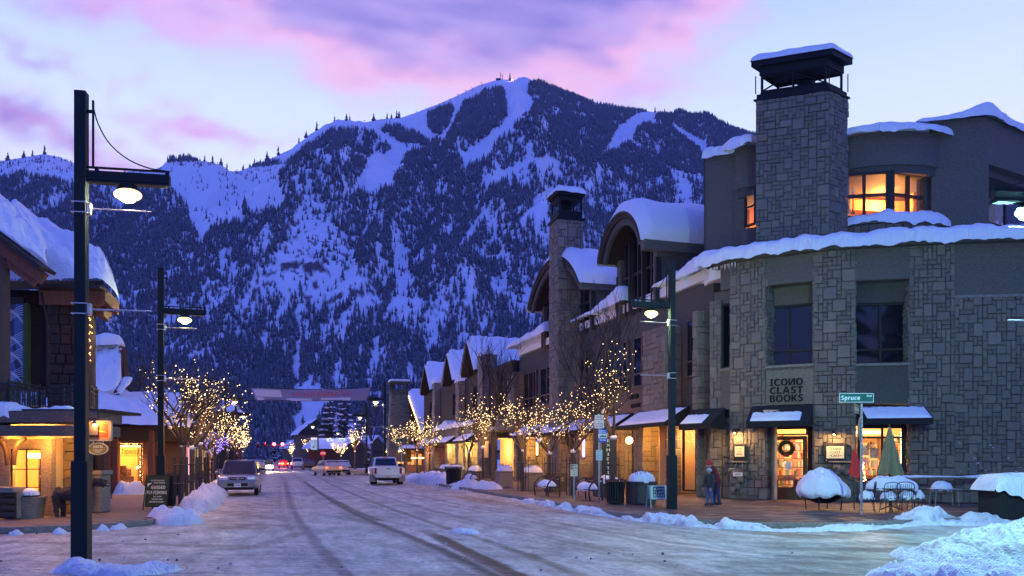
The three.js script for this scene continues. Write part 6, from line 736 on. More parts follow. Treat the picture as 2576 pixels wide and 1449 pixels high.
  const col1 = new MB(); for (const p of [268, 288, 376, 398]) { const q = W.pt(u(p), 0, 0.8); col1.rbox(q[0], 1.7, q[2], 0.3, 3, 0.3, 0.04); } col1.build('column', M.woodRed, o); { const e = new MB(), q = rng(5); for (let k = 0; k < 36; k++) e.at(new THREE.OctahedronGeometry(0.03, 0), X(244 + 3 * (q() - 0.5), 33), lerp(0.8, 2.6, k / 35), -33 + 0.2 * q()); tag(e.build('fairy_lights', glow(1, 0.4, 0.14, 12), o), null, null, null, 'stuff'); pointLight([X(246, 32.8), 1.6, -32.7], [1, 0.35, 0.1], 2.4, 4); }
  rebase(o, base);
}
{ // the row of lit shops behind the left trees
  const o = thing('shop_row', 'low row of brightly lit shops behind the left row of trees', 'building'), q = rng(61), W = new Wall([X(438, 44), -44], [-20 + STREET * 68, -110]), base = [W.pt(20, 0, 0)[0], 0, W.pt(20, 0, 0)[2]], m = new MB(), L = W.L; // left hand wall runs away from us
  W.box(m, 0, L, PAVE, 4, -6, -0.1); m.build('wall', M.woodDark, o); const r = new MB(); W.box(r, -0.3, L, 4, 4.3, -6.4, 0.9); r.build('roof', M.woodDark, o); part('snow', snowRoll([0, 0.25, 0.5, 0.75, 1].map((t, i) => [...W.pt(L * t, 4.3, -2.5), 6.6, 0.5 + 0.15 * (i % 2)]), { seg: 50, seed: 8 }), M.snow, o);
  const tones = [[1, 0.62, 0.25], [0.75, 0.35, 1], [1, 0.4, 0.5], [1, 0.35, 0.1], [1, 0.6, 0.22], [1, 0.7, 0.4], [0.5, 0.4, 1], [1, 0.55, 0.2]]; let uu = 0.8; for (let k = 0; uu < L - 4; k++) { const w = 2.2 + 2 * q(); windowOn(o, W, uu, uu + w, 0.6, 2.7, 0, [1, 1], [1], { fw: 0.09, glass: glow(...tones[k % 8], 1.1), frame: M.woodDark, name: 'lit_window' }); if (k % 2 === 0) pointLight(W.pt(uu + w / 2, 1.8, 1), tones[k % 8], 6, 10); uu += w + 0.9; }
  rebase(o, base);
  const k = thing('kiosk', 'small pavilion with steep pyramid snow roof beyond the left trees', 'pavilion', [X(573, 140), 0, -140]); new MB().box(0, 5, 0, 3.2, 10, 3.2).build('wall', M.woodDark, k); new MB().at(new THREE.ConeGeometry(3.1, 2.9, 4, 1).rotateY(Math.PI / 4), 0, 11.4, 0).build('snow', M.snow, k); new MB().at(new THREE.ConeGeometry(3.0, 2.7, 4, 1).rotateY(Math.PI / 4), 0, 11.2, 0).build('roof', M.woodDark, k); new MB().cyl(0, 13.1, 0, 0.12, 0.08, 0.8, 8).build('finial', M.iron, k);
}

// ================= street lamps =================
function lampPost(label, group) { // arm points along +x
  const o = thing('street_lamp', label, 'street lamp', [0, 0, 0], 0, group); o.userData.base = 'street_lamp';
  new MB().rbox(0, 5.0, 0, 0.19, 6.56, 0.19, 0.012).build('post', M.post, o); new MB().rbox(0, 0.9, 0, 0.27, 1.8, 0.27, 0.015).build('base_sleeve', M.post, o);
  new MB().rbox(0.19, 7.55, 0, 0.035, 1.2, 0.035, 0.006).box(0.11, 7.95, 0, 0.12, 0.05, 0.04).build('side_rod', M.post, o);
  new MB().rbox(0.72, 6.82, 0, 1.5, 0.17, 0.12, 0.012).box(0.7, 6.71, 0, 1.44, 0.03, 0.16).build('arm', M.post, o); new MB().rbox(0.76, 6.97, 0, 1.4, 0.035, 0.04, 0.006).box(0.25, 6.92, 0, 0.06, 0.1, 0.05).box(1.42, 6.92, 0, 0.06, 0.1, 0.05).build('rail', M.post, o);
  new MB().tube([[0.2, 8.0, 0], [0.27, 7.75, 0], [0.45, 7.42, 0], [0.75, 7.16, 0], [1.1, 7.02, 0], [1.42, 6.98, 0]], 0.012, 24, 6).build('cable', M.post, o);
  new MB().at(new THREE.CylinderGeometry(0.12, 0.2, 0.1, 20, 1, true), 0.76, 6.65, 0, 0, 0, 0, [1, 1, 0.6]).build('lamp_shade', M.post, o);
  for (const y of [6.24, 4.47]) { const b = new MB().bar([0.1, y, 0], [1.16, y, 0], 0.016, 8).rbox(0.13, y, 0, 0.07, 0.2, 0.1, 0.01).box(-0.01, y + 0.09, 0, 0.26, 0.018, 0.22).box(-0.01, y - 0.09, 0, 0.26, 0.018, 0.22).build('banner_bracket', M.steel, o); }
  return o;
}
const lampColors = { warm: [1, 0.80, 0.50], green: [0.88, 1, 0.46], white: [1, 0.93, 0.72], cyan: [0.45, 1, 0.92] };
function lampAt(px, d, turn, c, power, label, y0 = PAVE, glowK = 14) {
  const o = lampPost(label); o.position.set(X(px, d), y0, -d); o.rotation.y = turn; const col3 = lampColors[c];
  new MB().sph(0.76, 6.52, 0, 0.235, [1, 0.46, 0.7], 22).build('lamp_glass', glow(col3[0], col3[1] * 0.86, col3[2] * 0.6, 2.3), o); new MB().sph(0.76, 6.49, 0, 0.15, [1, 0.72, 1.12], 18).build('lamp_bulb', glow(...col3, glowK), o); o.updateMatrixWorld(); const p = new THREE.Vector3(0.76, 6.5, 0).applyMatrix4(o.matrixWorld); pointLight([p.x, p.y, p.z], col3, power, 8); return o;
}
lampAt(205, 13.96, TURN * 0.6, 'warm', 85, 'tall dark street lamp nearest at left, lit warm, foot in a snow heap', 0, 22);
lampAt(405, 27.5, TURN, 'green', 95, 'dark street lamp beside the green fly-fishing board on the left pavement');
lampAt(567, 68, TURN, 'warm', 110, 'street lamp in front of the small pyramid snow roof beyond the left trees');
lampAt(594, 92, TURN, 'white', 70, 'smaller far street lamp close right of the warm lamp, left side');
lampAt(1690, 26.7, Math.PI + TURN, 'green', 120, 'dark street lamp in front of the bookshop awnings, arm to the left');
lampAt(968, 66.6, Math.PI + TURN, 'white', 130, 'street lamp over the parked white pickup on the right side', 0);
lampAt(922, 92, Math.PI + TURN, 'white', 90, 'dim street lamp left of the pickup, right side of the street', 0);
lampAt(800, 118, Math.PI + TURN, 'white', 90, 'far street lamp beside the blue banner flag', 0);
lampAt(860, 150, Math.PI + TURN, 'white', 90, 'farthest small street lamp behind the stop sign', 0);
lampAt(2677, 15.2, Math.PI + 0.1, 'cyan', 150, 'street lamp at the right edge, blazing cyan white, post out of view', 0, 22);

// ================= bare trees wound with strings of small lamps =================
function lightTree(seed, H, spread, bulbs, c = [1, 0.66, 0.30]) {
  const q = rng(seed), br = new MB(), tk = new MB(), pts = [], snowB = new MB(); let nB = 0;
  const grow = (a, dir, L, r, lv) => {
    const b = [a[0] + dir[0] * L, a[1] + dir[1] * L, a[2] + dir[2] * L]; (lv === 0 ? tk : br).bar(a, b, r, lv < 2 ? 6 : 4, r * (lv > 3 ? 0.35 : 0.72)); nB++;
    if (lv >= 1) pts.push([a, b, lv]); if (lv > 4) return;
    const n = lv === 0 ? 5 : lv < 3 ? 3 : 2; for (let k = 0; k < n; k++) {
      const az = q() * 6.283, up = lv === 0 ? 0.75 + 0.5 * q() : 0.5 + 0.6 * q(), w = spread * (0.55 + 0.75 * q()), d = [dir[0] * 0.55 + Math.cos(az) * w, dir[1] * 0.5 + up, dir[2] * 0.55 + Math.sin(az) * w], l = Math.hypot(...d); const t = lv === 0 ? 1 : 0.55 + 0.45 * q(), st = [lerp(a[0], b[0], t), lerp(a[1], b[1], t), lerp(a[2], b[2], t)];
      grow(st, d.map((v) => v / l), L * (lv === 0 ? 0.62 : 0.74) * (0.8 + 0.4 * q()), r * (lv === 0 ? 0.5 : 0.6), lv + 1);
    }
    if (lv === 1 && q() < 0.7 || lv === 2 && q() < 0.1) snowB.sph(a[0], a[1] + 0.05, a[2], 0.07 + 0.08 * q(), [1, 0.8, 1], 7);
  };
  grow([0, 0, 0], [0.02, 1, 0.01], H * 0.36, H * 0.014 + 0.02, 0);
  const o = new THREE.Group(); part('trunk', tk.geo(), M.bark, o); part('branches', br.geo(), M.twig, o); if (snowB.l.length) tag(part('snow', snowB.geo(), M.snow, o), null, null, null, 'stuff');
  const w = pts.map(([a, b, l]) => V3(a).distanceTo(V3(b)) * (l === 1 ? 1.6 : l === 2 ? 1.3 : l === 3 ? 0.8 : 0.25)), tot = w.reduce((x, y) => x + y, 0), bg = new THREE.OctahedronGeometry(1, 0), list = [];
  pts.forEach(([a, b, l], i) => { const n = bulbs * w[i] / tot, m = Math.floor(n + q()); for (let k = 0; k < m; k++) { const t = q(), e = 0.03; list.push([lerp(a[0], b[0], t) + e * (q() - 0.5), lerp(a[1], b[1], t) + e * (q() - 0.5), lerp(a[2], b[2], t) + e * (q() - 0.5)]); } });
  const im = new THREE.InstancedMesh(bg, glow(...c, 1), list.length), m4 = new THREE.Matrix4(); o.userData.bulbs = list; o.userData.geo = bg; o.userData.c = c; return o;
}
const treeKinds = [lightTree(11, 6.2, 0.95, 330), lightTree(12, 5.6, 1.05, 320), lightTree(13, 6.6, 0.85, 340), lightTree(14, 5.2, 1.1, 300)];
const bareKind = lightTree(15, 7.5, 0.6, 0);
function lightTreeAt(px, d, k, s, turn, label, { y0 = PAVE, size = 0.03, power = 26, c = [1, 0.66, 0.3], k2 = 5, group } = {}) {
  const src = treeKinds[k], o = thing('lit_tree', label, 'tree', [X(px, d), y0, -d], turn, group); o.scale.set(s, s, s); for (const ch of src.children) { const n = ch.clone(); o.add(n); }
  size *= 0.68; const L = src.userData.bulbs.filter((p, i) => i % 100 < (px < 640 && d < 50 ? 66 : d < 50 ? 92 : d < 65 ? 75 : d < 85 ? 60 : d < 100 ? 48 : 40)), im = new THREE.InstancedMesh(src.userData.geo, glow(...c, k2), L.length), m = new THREE.Matrix4(); const q = rng(Math.round(px * 7)); L.forEach((p, i) => { const e = size / s * (0.55 + 0.75 * q()); m.makeScale(e, e, e).setPosition(...p); im.setMatrixAt(i, m); }); im.name = 'light_string'; im.userData.kind = 'stuff'; o.add(im);
  if (power) { pointLight([X(px, d) + 0.15, y0 + 3.2 * s, -d + 0.2], [1, 0.5, 0.16], power * 0.45, 40); }
  return o;
}
function treeGuard(px, d, label, y0 = PAVE, group) { // iron stakes and two rings round a trunk
  const o = thing('tree_guard', label, 'tree guard', [X(px, d), y0, -d], 0, group); for (let k = 0; k < 4; k++) { const a = k / 4 * 6.283 + 0.5, c = Math.cos(a) * 0.3, s = Math.sin(a) * 0.3; new MB().bar([c, 0, s], [c, 1.75, s], 0.022, 6).build('stake', M.iron, o); } for (const y of [0.75, 1.45]) { const g = new MB(); for (let k = 0; k < 4; k++) { const a = k / 4 * 6.283 + 0.5, b = a + 1.571; g.bar([Math.cos(a) * 0.3, y, Math.sin(a) * 0.3], [Math.cos(b) * 0.3, y, Math.sin(b) * 0.3], 0.025, 6); } g.build('band', M.iron, o); } return o;
}
// right side, nearest first
lightTreeAt(1540, 33.2, 2, 1.06, 0.4, 'lit bare tree nearest on the right, in front of the gallery globe lamps', { power: 20, size: 0.028 });
lightTreeAt(1440, 36.5, 1, 0.98, 1.2, 'lit bare tree between the bus stop post and the two hour parking sign', { power: 18, size: 0.03 });
lightTreeAt(1384, 39.5, 3, 1.02, 2.6, 'lit bare tree left of the two hour parking sign, right row', { power: 18, size: 0.031 });
lightTreeAt(1316, 41.5, 0, 0.92, 4.0, 'lit bare tree in front of the bright yellow shop bay', { power: 18, size: 0.032 });
lightTreeAt(1215, 53, 2, 1.0, 5.1, 'lit bare tree in front of the stone pier with the bronze plaque', { power: 24, size: 0.038 });
lightTreeAt(1178, 57, 1, 1.05, 0.8, 'lit bare tree behind the round dark litter bin', { power: 24, size: 0.04 });
lightTreeAt(1081, 73, 3, 1.15, 2.0, 'lit bare tree right of the parked white pickup', { power: 34, size: 0.05 });
lightTreeAt(1050, 79, 0, 1.1, 3.2, 'lit bare tree behind the right flank of the white pickup', { power: 34, size: 0.055 });
lightTreeAt(1018, 90, 1, 1.1, 4.4, 'lit bare tree over the cab of the white pickup, before the chalet', { power: 30, size: 0.06 });
lightTreeAt(892, 122, 2, 1.15, 1.5, 'tall densely lit tree left of the farther right lamp', { power: 60, size: 0.1 });
lightTreeAt(858, 140, 3, 1.1, 2.5, 'lit tree behind the stop sign', { power: 50, size: 0.1 }); lightTreeAt(838, 150, 1, 1.1, 0.5, 'lit tree right of the blue banner flag', { power: 50, size: 0.1 });
lightTreeAt(778, 175, 0, 1.1, 0.9, 'far lit tree over the white truck', { power: 40, size: 0.12 }); lightTreeAt(735, 190, 2, 0.9, 0.2, 'far lit tree right of the red traffic lights', { power: 40, size: 0.12 });
// left side
lightTreeAt(455, 29.5, 0, 0.95, 0.3, 'lit bare tree just right of the near left lamp post', { power: 22, size: 0.028 });
lightTreeAt(482, 33, 1, 1.04, 1.7, 'second lit bare tree of the left row', { power: 20, size: 0.03 });
lightTreeAt(505, 39, 2, 1.0, 2.9, 'third lit bare tree of the left row', { power: 22, size: 0.034 });
lightTreeAt(524, 46, 3, 1.1, 4.2, 'fourth lit bare tree of the left row', { power: 24, size: 0.04 });
lightTreeAt(541, 54, 0, 1.1, 5.4, 'fifth lit bare tree of the left row', { power: 26, size: 0.046 });
lightTreeAt(532, 57, 1, 0.7, 1.1, 'small tree wound in violet lamps inside the left row', { power: 8, size: 0.04, c: [0.3, 0.2, 1], k2: 5 });
lightTreeAt(572, 74, 1, 1.2, 0.9, 'lit bare tree left of the roof rack of the silver car', { power: 40, size: 0.065 });
lightTreeAt(596, 92, 3, 1.2, 2.2, 'lit bare tree above the silver car', { power: 40, size: 0.08 });
lightTreeAt(612, 116, 2, 1.1, 3.3, 'last lit bare tree of the left row', { power: 40, size: 0.1 });
// tree guards
[[1540, 33.2, 'iron tree guard round the trunk before the gallery'], [1440, 36.5, 'iron tree guard behind the two hour parking sign'], [1384, 39.5, 'iron tree guard left of the two hour parking sign'], [1316, 41.5, 'iron tree guard before the bright yellow bay'], [1215, 53, 'iron tree guard beside the bronze plaque pier'], [1178, 57, 'iron tree guard by the round litter bin']].forEach(([p, d, l]) => treeGuard(p, d, l));
[[455, 29.5, 'iron tree guard nearest on the left row'], [482, 33, 'second iron tree guard of the left row'], [505, 39, 'third iron tree guard of the left row'], [524, 46, 'fourth iron tree guard of the left row'], [541, 54, 'fifth iron tree guard of the left row']].forEach(([p, d, l]) => treeGuard(p, d, l));
// bare unlit trees behind
{ const bare = (px, d, s, label) => { const o = thing('bare_tree', label, 'tree', [X(px, d), 0, -d], px); o.scale.setScalar(s); for (const ch of bareKind.children) o.add(ch.clone()); };
  bare(352, 48, 1.1, 'pale bare unlit tree over the low snow roofed shop'); bare(935, 140, 1.7, 'wide bare unlit tree behind the banner end'); bare(1042, 112, 1.2, 'bare unlit tree against the chalet roof'); bare(1500, 36, 1.25, 'tall thin bare sapling before the curved dormers'); bare(1010, 150, 1.4, 'bare unlit tree left of the chimney tower'); bare(330, 44, 0.8, 'small bare tree under the snowed up dormer'); bare(1240, 60, 1.5, 'bare tree before the gabled row'); }

// ================= vehicles =================
const paint = (r, g, b) => new THREE.MeshPhysicalMaterial({ color: col(r, g, b), roughness: 0.34, metalness: 0.35, clearcoat: 0.7, clearcoatRoughness: 0.12 });
const tyreM = mat(0.015, 0.015, 0.016, { roughness: 0.9 });
function wheel(o, x, y, z, r = 0.36, w = 0.24) { const t = new MB().at(new THREE.TorusGeometry(r * 0.76, r * 0.25, 10, 24), x, y, z, 0, Math.PI / 2).at(new THREE.CylinderGeometry(r * 0.96, r * 0.96, w * 0.8, 24), x, y, z, 0, 0, Math.PI / 2).build('wheel', tyreM, o); const s = x > 0 ? 1 : -1; const g = new MB().at(new THREE.CylinderGeometry(r * 0.6, r * 0.6, 0.03, 20), x + s * w * 0.5, y, z, 0, 0, Math.PI / 2); for (let k = 0; k < 5; k++) { const a = k / 5 * 6.283; g.bar([x + s * w * 0.53, y, z], [x + s * w * 0.53, y + Math.cos(a) * r * 0.55, z + Math.sin(a) * r * 0.55], 0.03, 5); } g.build('rim', M.steel, t); }
// body as stations along z (front at +z): [z, half width low, y low, half width waist, y waist, half width top, y top]
function body(st) {
  const prof = (s) => { const [z, wl, yl, ww, yw, wt, yt] = s, p = [[-wl * 0.96, yl, z], [-wl, yl + 0.08, z], [-ww, lerp(yl, yw, 0.55), z], [-ww * 0.99, yw - 0.04, z], [-ww * 0.95, yw, z], [-wt, yt - 0.06, z], [-wt * 0.9, yt - 0.01, z], [0, yt + 0.015, z], [wt * 0.9, yt - 0.01, z], [wt, yt - 0.06, z], [ww * 0.95, yw, z], [ww * 0.99, yw - 0.04, z], [ww, lerp(yl, yw, 0.55), z], [wl, yl + 0.08, z], [wl * 0.96, yl, z]]; return p; };
  const R2 = st.map(prof), n = R2[0].length, pos = [], idx = []; R2.forEach((r) => r.forEach((p) => pos.push(...p))); for (let j = 0; j < R2.length - 1; j++) for (let i = 0; i < n; i++) { const k = (i + 1) % n, a = j * n + i, b = j * n + k, c = a + n, d = b + n; idx.push(a, c, b, b, c, d); } for (const [j, f] of [[0, 1], [R2.length - 1, 0]]) for (let i = 1; i < n - 1; i++) f ? idx.push(j * n, j * n + i, j * n + i + 1) : idx.push(j * n, j * n + i + 1, j * n + i);
  let g = new THREE.BufferGeometry(); g.setAttribute('position', new THREE.Float32BufferAttribute(pos, 3)); g.setIndex(idx); g = g.toNonIndexed(); g.computeVertexNormals(); g = mergeVertices(g); g.computeVertexNormals(); return g;
}
function carAt(name, label, cat, px, d, turn, build, y = 0.02) { const o = thing(name, label, cat, [X(px, d), y, -d], turn); build(o); return o; }
const quadM = (o, name, m, pts) => { const mb = new MB(); const g = new THREE.BufferGeometry(), [a, b, c, d] = pts; g.setAttribute('position', new THREE.Float32BufferAttribute([...a, ...b, ...c, ...a, ...c, ...d], 3)); g.computeVertexNormals(); mb.add(boxUV(g)); return mb.build(name, m, o); };
// the silver sport utility car parked nose on at left
carAt('parked_car', 'silver sport utility car with roof rack parked nose on at the left kerb', 'car', 605, 41, 0.27, (o) => {
  const pm = paint(0.2, 0.205, 0.23); part('body', body([[-2.3, 0.86, 0.5, 0.9, 1.0, 0.84, 1.02], [-2.2, 0.92, 0.36, 0.96, 1.05, 0.78, 1.66], [-1.4, 0.93, 0.34, 0.97, 1.05, 0.76, 1.74], [0.2, 0.93, 0.34, 0.97, 1.03, 0.74, 1.74], [0.42, 0.93, 0.34, 0.97, 1.02, 0.73, 1.7], [1.12, 0.93, 0.34, 0.97, 1.01, 0.9, 1.06], [1.9, 0.93, 0.34, 0.96, 0.93, 0.84, 0.99], [2.24, 0.9, 0.36, 0.92, 0.8, 0.78, 0.9], [2.36, 0.8, 0.42, 0.82, 0.66, 0.7, 0.7]]), pm, o);
  quadM(o, 'windscreen', M.darkGlass, [[-0.8, 1.09, 1.13], [0.8, 1.09, 1.13], [0.68, 1.68, 0.46], [-0.68, 1.68, 0.46]].map(([x, y, z]) => [x, y + 0.012, z + 0.02]));
  for (const s of [-1, 1]) { quadM(o, 'side_window', M.darkGlass, [[s * 0.945, 1.08, -2.0], [s * 0.945, 1.08, 0.85], [s * 0.79, 1.62, 0.35], [s * 0.8, 1.62, -1.95]]); const h = new MB(); h.rbox(s * 0.64, 0.85, 2.24, 0.44, 0.17, 0.18, 0.06, s * 0.25).build('headlight', new THREE.MeshPhysicalMaterial({ color: col(0.75, 0.78, 0.8), roughness: 0.08, metalness: 0.5, clearcoat: 1 }), o); new MB().rbox(s * 0.7, 0.57, 2.3, 0.22, 0.1, 0.08, 0.03, s * 0.2).build('fog_lamp', mat(0.6, 0.6, 0.6, { roughness: 0.2, metalness: 0.6 }), o); new MB().rbox(s * 1.08, 1.12, 0.75, 0.2, 0.15, 0.1, 0.05).build('mirror', pm, o); }
  new MB().rbox(0, 0.83, 2.29, 0.72, 0.16, 0.06, 0.05).build('grille', M.black, o); new MB().rbox(0, 0.84, 2.325, 0.6, 0.025, 0.02, 0.01).at(new THREE.TorusGeometry(0.06, 0.012, 6, 14), 0, 0.84, 2.34).build('badge', M.steel, o); new MB().rbox(0, 0.55, 2.35, 0.95, 0.13, 0.05, 0.03).build('air_intake', M.black, o); new MB().rbox(0, 0.36, 2.2, 1.5, 0.14, 0.2, 0.05).build('bumper_trim', M.black, o);
  const t = signTex(128, 64, (x) => { x.fillStyle = '#d8dbe2'; x.fillRect(0, 0, 128, 64); x.fillStyle = '#2a3050'; x.font = 'bold 36px sans-serif'; x.textAlign = 'center'; x.fillText('5MY 0082', 64, 46, 116); }); new MB().add(new THREE.BoxGeometry(0.32, 0.17, 0.012), new THREE.Matrix4().setPosition(0, 0.52, 2.385)).build('number_plate', mat(1, 1, 1, { map: t }), o);
  new MB().bar([-0.62, 1.83, 0.1], [-0.62, 1.83, -1.8], 0.025).bar([0.62, 1.83, 0.1], [0.62, 1.83, -1.8], 0.025).rbox(0, 1.86, -0.1, 1.4, 0.05, 0.1, 0.02).rbox(0, 1.86, -1.5, 1.4, 0.05, 0.1, 0.02).rbox(-0.3, 1.9, -0.7, 0.5, 0.06, 1.3, 0.03).build('roof_rack', M.black, o); for (const [x, z] of [[-0.84, 1.4], [0.84, 1.4], [-0.84, -1.4], [0.84, -1.4]]) wheel(o, x, 0.36, z, 0.37);
});
const pickup = (label, px, d, turn, pm, dually, extra) => carAt('pickup_truck', label, 'pickup truck', px, d, turn, (o) => { // tail towards us (tail at +z here)
  part('body', body([[-2.9, 0.85, 0.5, 0.9, 0.9, 0.8, 1.0], [-2.6, 0.95, 0.45, 0.98, 1.1, 0.88, 1.2], [-1.5, 0.95, 0.45, 0.98, 1.2, 0.9, 1.26], [-0.9, 0.95, 0.45, 0.98, 1.2, 0.78, 1.9], [0.45, 0.95, 0.45, 0.98, 1.22, 0.74, 1.93], [0.72, 0.95, 0.45, 0.98, 1.24, 0.9, 1.3], [0.74, 0.95, 0.5, 0.98, 1.24, 0.94, 1.26], [2.75, 0.95, 0.6, 0.98, 1.24, 0.94, 1.26], [2.8, 0.94, 0.62, 0.97, 1.22, 0.93, 1.24]]), pm, o);
  new MB().rbox(0, 0.94, 2.81, 1.5, 0.6, 0.05, 0.03).build('tailgate', pm, o); new MB().rbox(0, 1.12, 2.845, 0.24, 0.06, 0.03, 0.02).build('handle', M.black, o); quadM(o, 'rear_window', M.darkGlass, [[-0.76, 1.32, 0.72], [0.76, 1.32, 0.72], [0.66, 1.84, 0.49], [-0.66, 1.84, 0.49]].map(([x, y, z]) => [x, y, z + 0.02])); new MB().rbox(0, 1.9, 0.47, 0.36, 0.05, 0.03, 0.01).build('brake_lamp', M.red, o);
  for (const s of [-1, 1]) { new MB().rbox(s * 0.86, 0.98, 2.8, 0.16, 0.42, 0.06, 0.03).build('tail_lamp', extra === 'lit' ? glow(1, 0.06, 0.02, 2.5) : mat(0.3, 0.01, 0.012, { roughness: 0.2 }), o); quadM(o, 'side_window', M.darkGlass, [[s * 0.95, 1.28, -0.95], [s * 0.93, 1.28, 0.5], [s * 0.79, 1.8, 0.3], [s * 0.8, 1.8, -0.75]]); new MB().rbox(s * 1.2, 1.32, -1.0, 0.3, 0.26, 0.12, 0.05).build('mirror', M.black, o); if (dually) { const f = new MB(); const g = new THREE.CylinderGeometry(0.56, 0.56, 0.3, 20, 1, false, -Math.PI / 2, Math.PI); g.rotateZ(Math.PI / 2); f.at(boxUV(new RoundedBoxGeometry(0.28, 0.55, 1.15, 4, 0.13)), s * 1.08, 0.92, 1.55); f.build('wing', pm, o); new MB().box(s * 1.02, 0.42, 2.2, 0.42, 0.42, 0.03).build('mud_flap', mat(0.3, 0.25, 0.25), o); } }
  new MB().rbox(0, 0.56, 2.92, 1.7, 0.16, 0.2, 0.05).build('bumper', M.steel, o); new MB().rbox(0, 0.57, 3.03, 0.34, 0.15, 0.02, 0.01).build('number_plate', mat(0.6, 0.3, 0.3), o); new MB().rbox(0, 0.42, 0, 1.2, 0.2, 5, 0.05).build('chassis', M.black, o);
  for (const [x, z] of [[-0.85, -1.85], [0.85, -1.85], [-0.9, 1.55], [0.9, 1.55]]) wheel(o, x, 0.4, z, 0.4, z > 0 && dually ? 0.5 : 0.26);
});
pickup('big white pickup truck with wide rear wings parked at the right kerb', 968, 57, -TURN * 0 + 0.24, paint(0.62, 0.6, 0.62), true);
pickup('white pickup truck driving away in the middle of the far street', 748, 132, 0.3, paint(0.66, 0.62, 0.6), false, 'lit');
const wagon = (name, label, px, d, turn, pm, tail, front, lampK = 3) => carAt(name, label, 'car', px, d, turn, (o) => {
  part('body', body([[-2.3, 0.8, 0.45, 0.85, 0.8, 0.75, 0.85], [-2.0, 0.88, 0.32, 0.92, 0.9, 0.8, 0.95], [-1.0, 0.88, 0.3, 0.92, 0.98, 0.85, 1.0], [-0.3, 0.88, 0.3, 0.92, 1.0, 0.72, 1.6], [1.7, 0.88, 0.3, 0.92, 1.02, 0.7, 1.64], [2.1, 0.88, 0.34, 0.92, 1.02, 0.76, 1.3], [2.25, 0.86, 0.4, 0.9, 0.96, 0.84, 1.0]]), pm, o);
  quadM(o, 'rear_window', M.darkGlass, [[-0.72, 1.08, 2.17], [0.72, 1.08, 2.17], [0.62, 1.54, 1.83], [-0.62, 1.54, 1.83]].map(([x, y, z]) => [x, y, z + 0.04])); quadM(o, 'windscreen', M.darkGlass, [[-0.78, 1.03, -1.0], [0.78, 1.03, -1.0], [0.64, 1.56, -0.34], [-0.64, 1.56, -0.34]].map(([x, y, z]) => [x, y + 0.02, z - 0.03]));
  for (const s of [-1, 1]) { quadM(o, 'side_window', M.darkGlass, [[s * 0.9, 1.06, -0.7], [s * 0.9, 1.06, 1.9], [s * 0.74, 1.54, 1.7], [s * 0.76, 1.54, -0.25]]); new MB().rbox(s * 0.74, 0.86, 2.24, 0.26, 0.16, 0.08, 0.04).build('tail_lamp', tail ? glow(1, 0.08, 0.03, tail) : mat(0.3, 0.01, 0.01), o); new MB().rbox(s * 0.62, 0.72, -2.26, 0.28, 0.16, 0.1, 0.05).build('headlight', front ? glow(1, 0.72, 0.36, front) : M.steel, o); }
  new MB().rbox(0, 0.5, 2.26, 1.6, 0.2, 0.1, 0.05).build('bumper', M.black, o); new MB().rbox(0, 0.45, -2.28, 1.5, 0.2, 0.1, 0.05).build('bumper', M.black, o); for (const [x, z] of [[-0.8, -1.4], [0.8, -1.4], [-0.8, 1.4], [0.8, 1.4]]) wheel(o, x, 0.33, z, 0.33);
});
wagon('driving_car', 'dark car with snowy roof close behind the silver parked car', 603, 55, Math.PI + 0.27, paint(0.08, 0.03, 0.035), 0, 0);
wagon('driving_car', 'far car coming towards us with blazing headlights', 672, 112, 0.28 + Math.PI, paint(0.1, 0.1, 0.1), 0, 60); for (const p of [666, 678]) pointLight([X(p, 109), 0.75, -109], [1, 0.72, 0.4], 120, 8);
wagon('driving_car', 'red tinted car with bright brake lamps ahead of the white truck', 713, 150, 0.3, paint(0.3, 0.03, 0.03), 26, 0); pointLight([X(713, 147), 0.9, -146.6], [1, 0.08, 0.04], 60, 10);
wagon('driving_car', 'pale wagon with orange turn lamps crossing left of the parked grey car', 822, 84, 0.55, paint(0.45, 0.38, 0.32), 5, 0); wagon('parked_car', 'grey estate car parked under the lit tree on the right', 858, 88, 0.28, paint(0.45, 0.46, 0.5), 0, 0); wagon('parked_car', 'dark car parked right of the white truck', 776, 128, 0.3, paint(0.06, 0.05, 0.06), 0, 0);
wagon('parked_car', 'pale low car half hidden behind the blazing headlights', 650, 100, 0.3, paint(0.35, 0.38, 0.36), 0, 0);

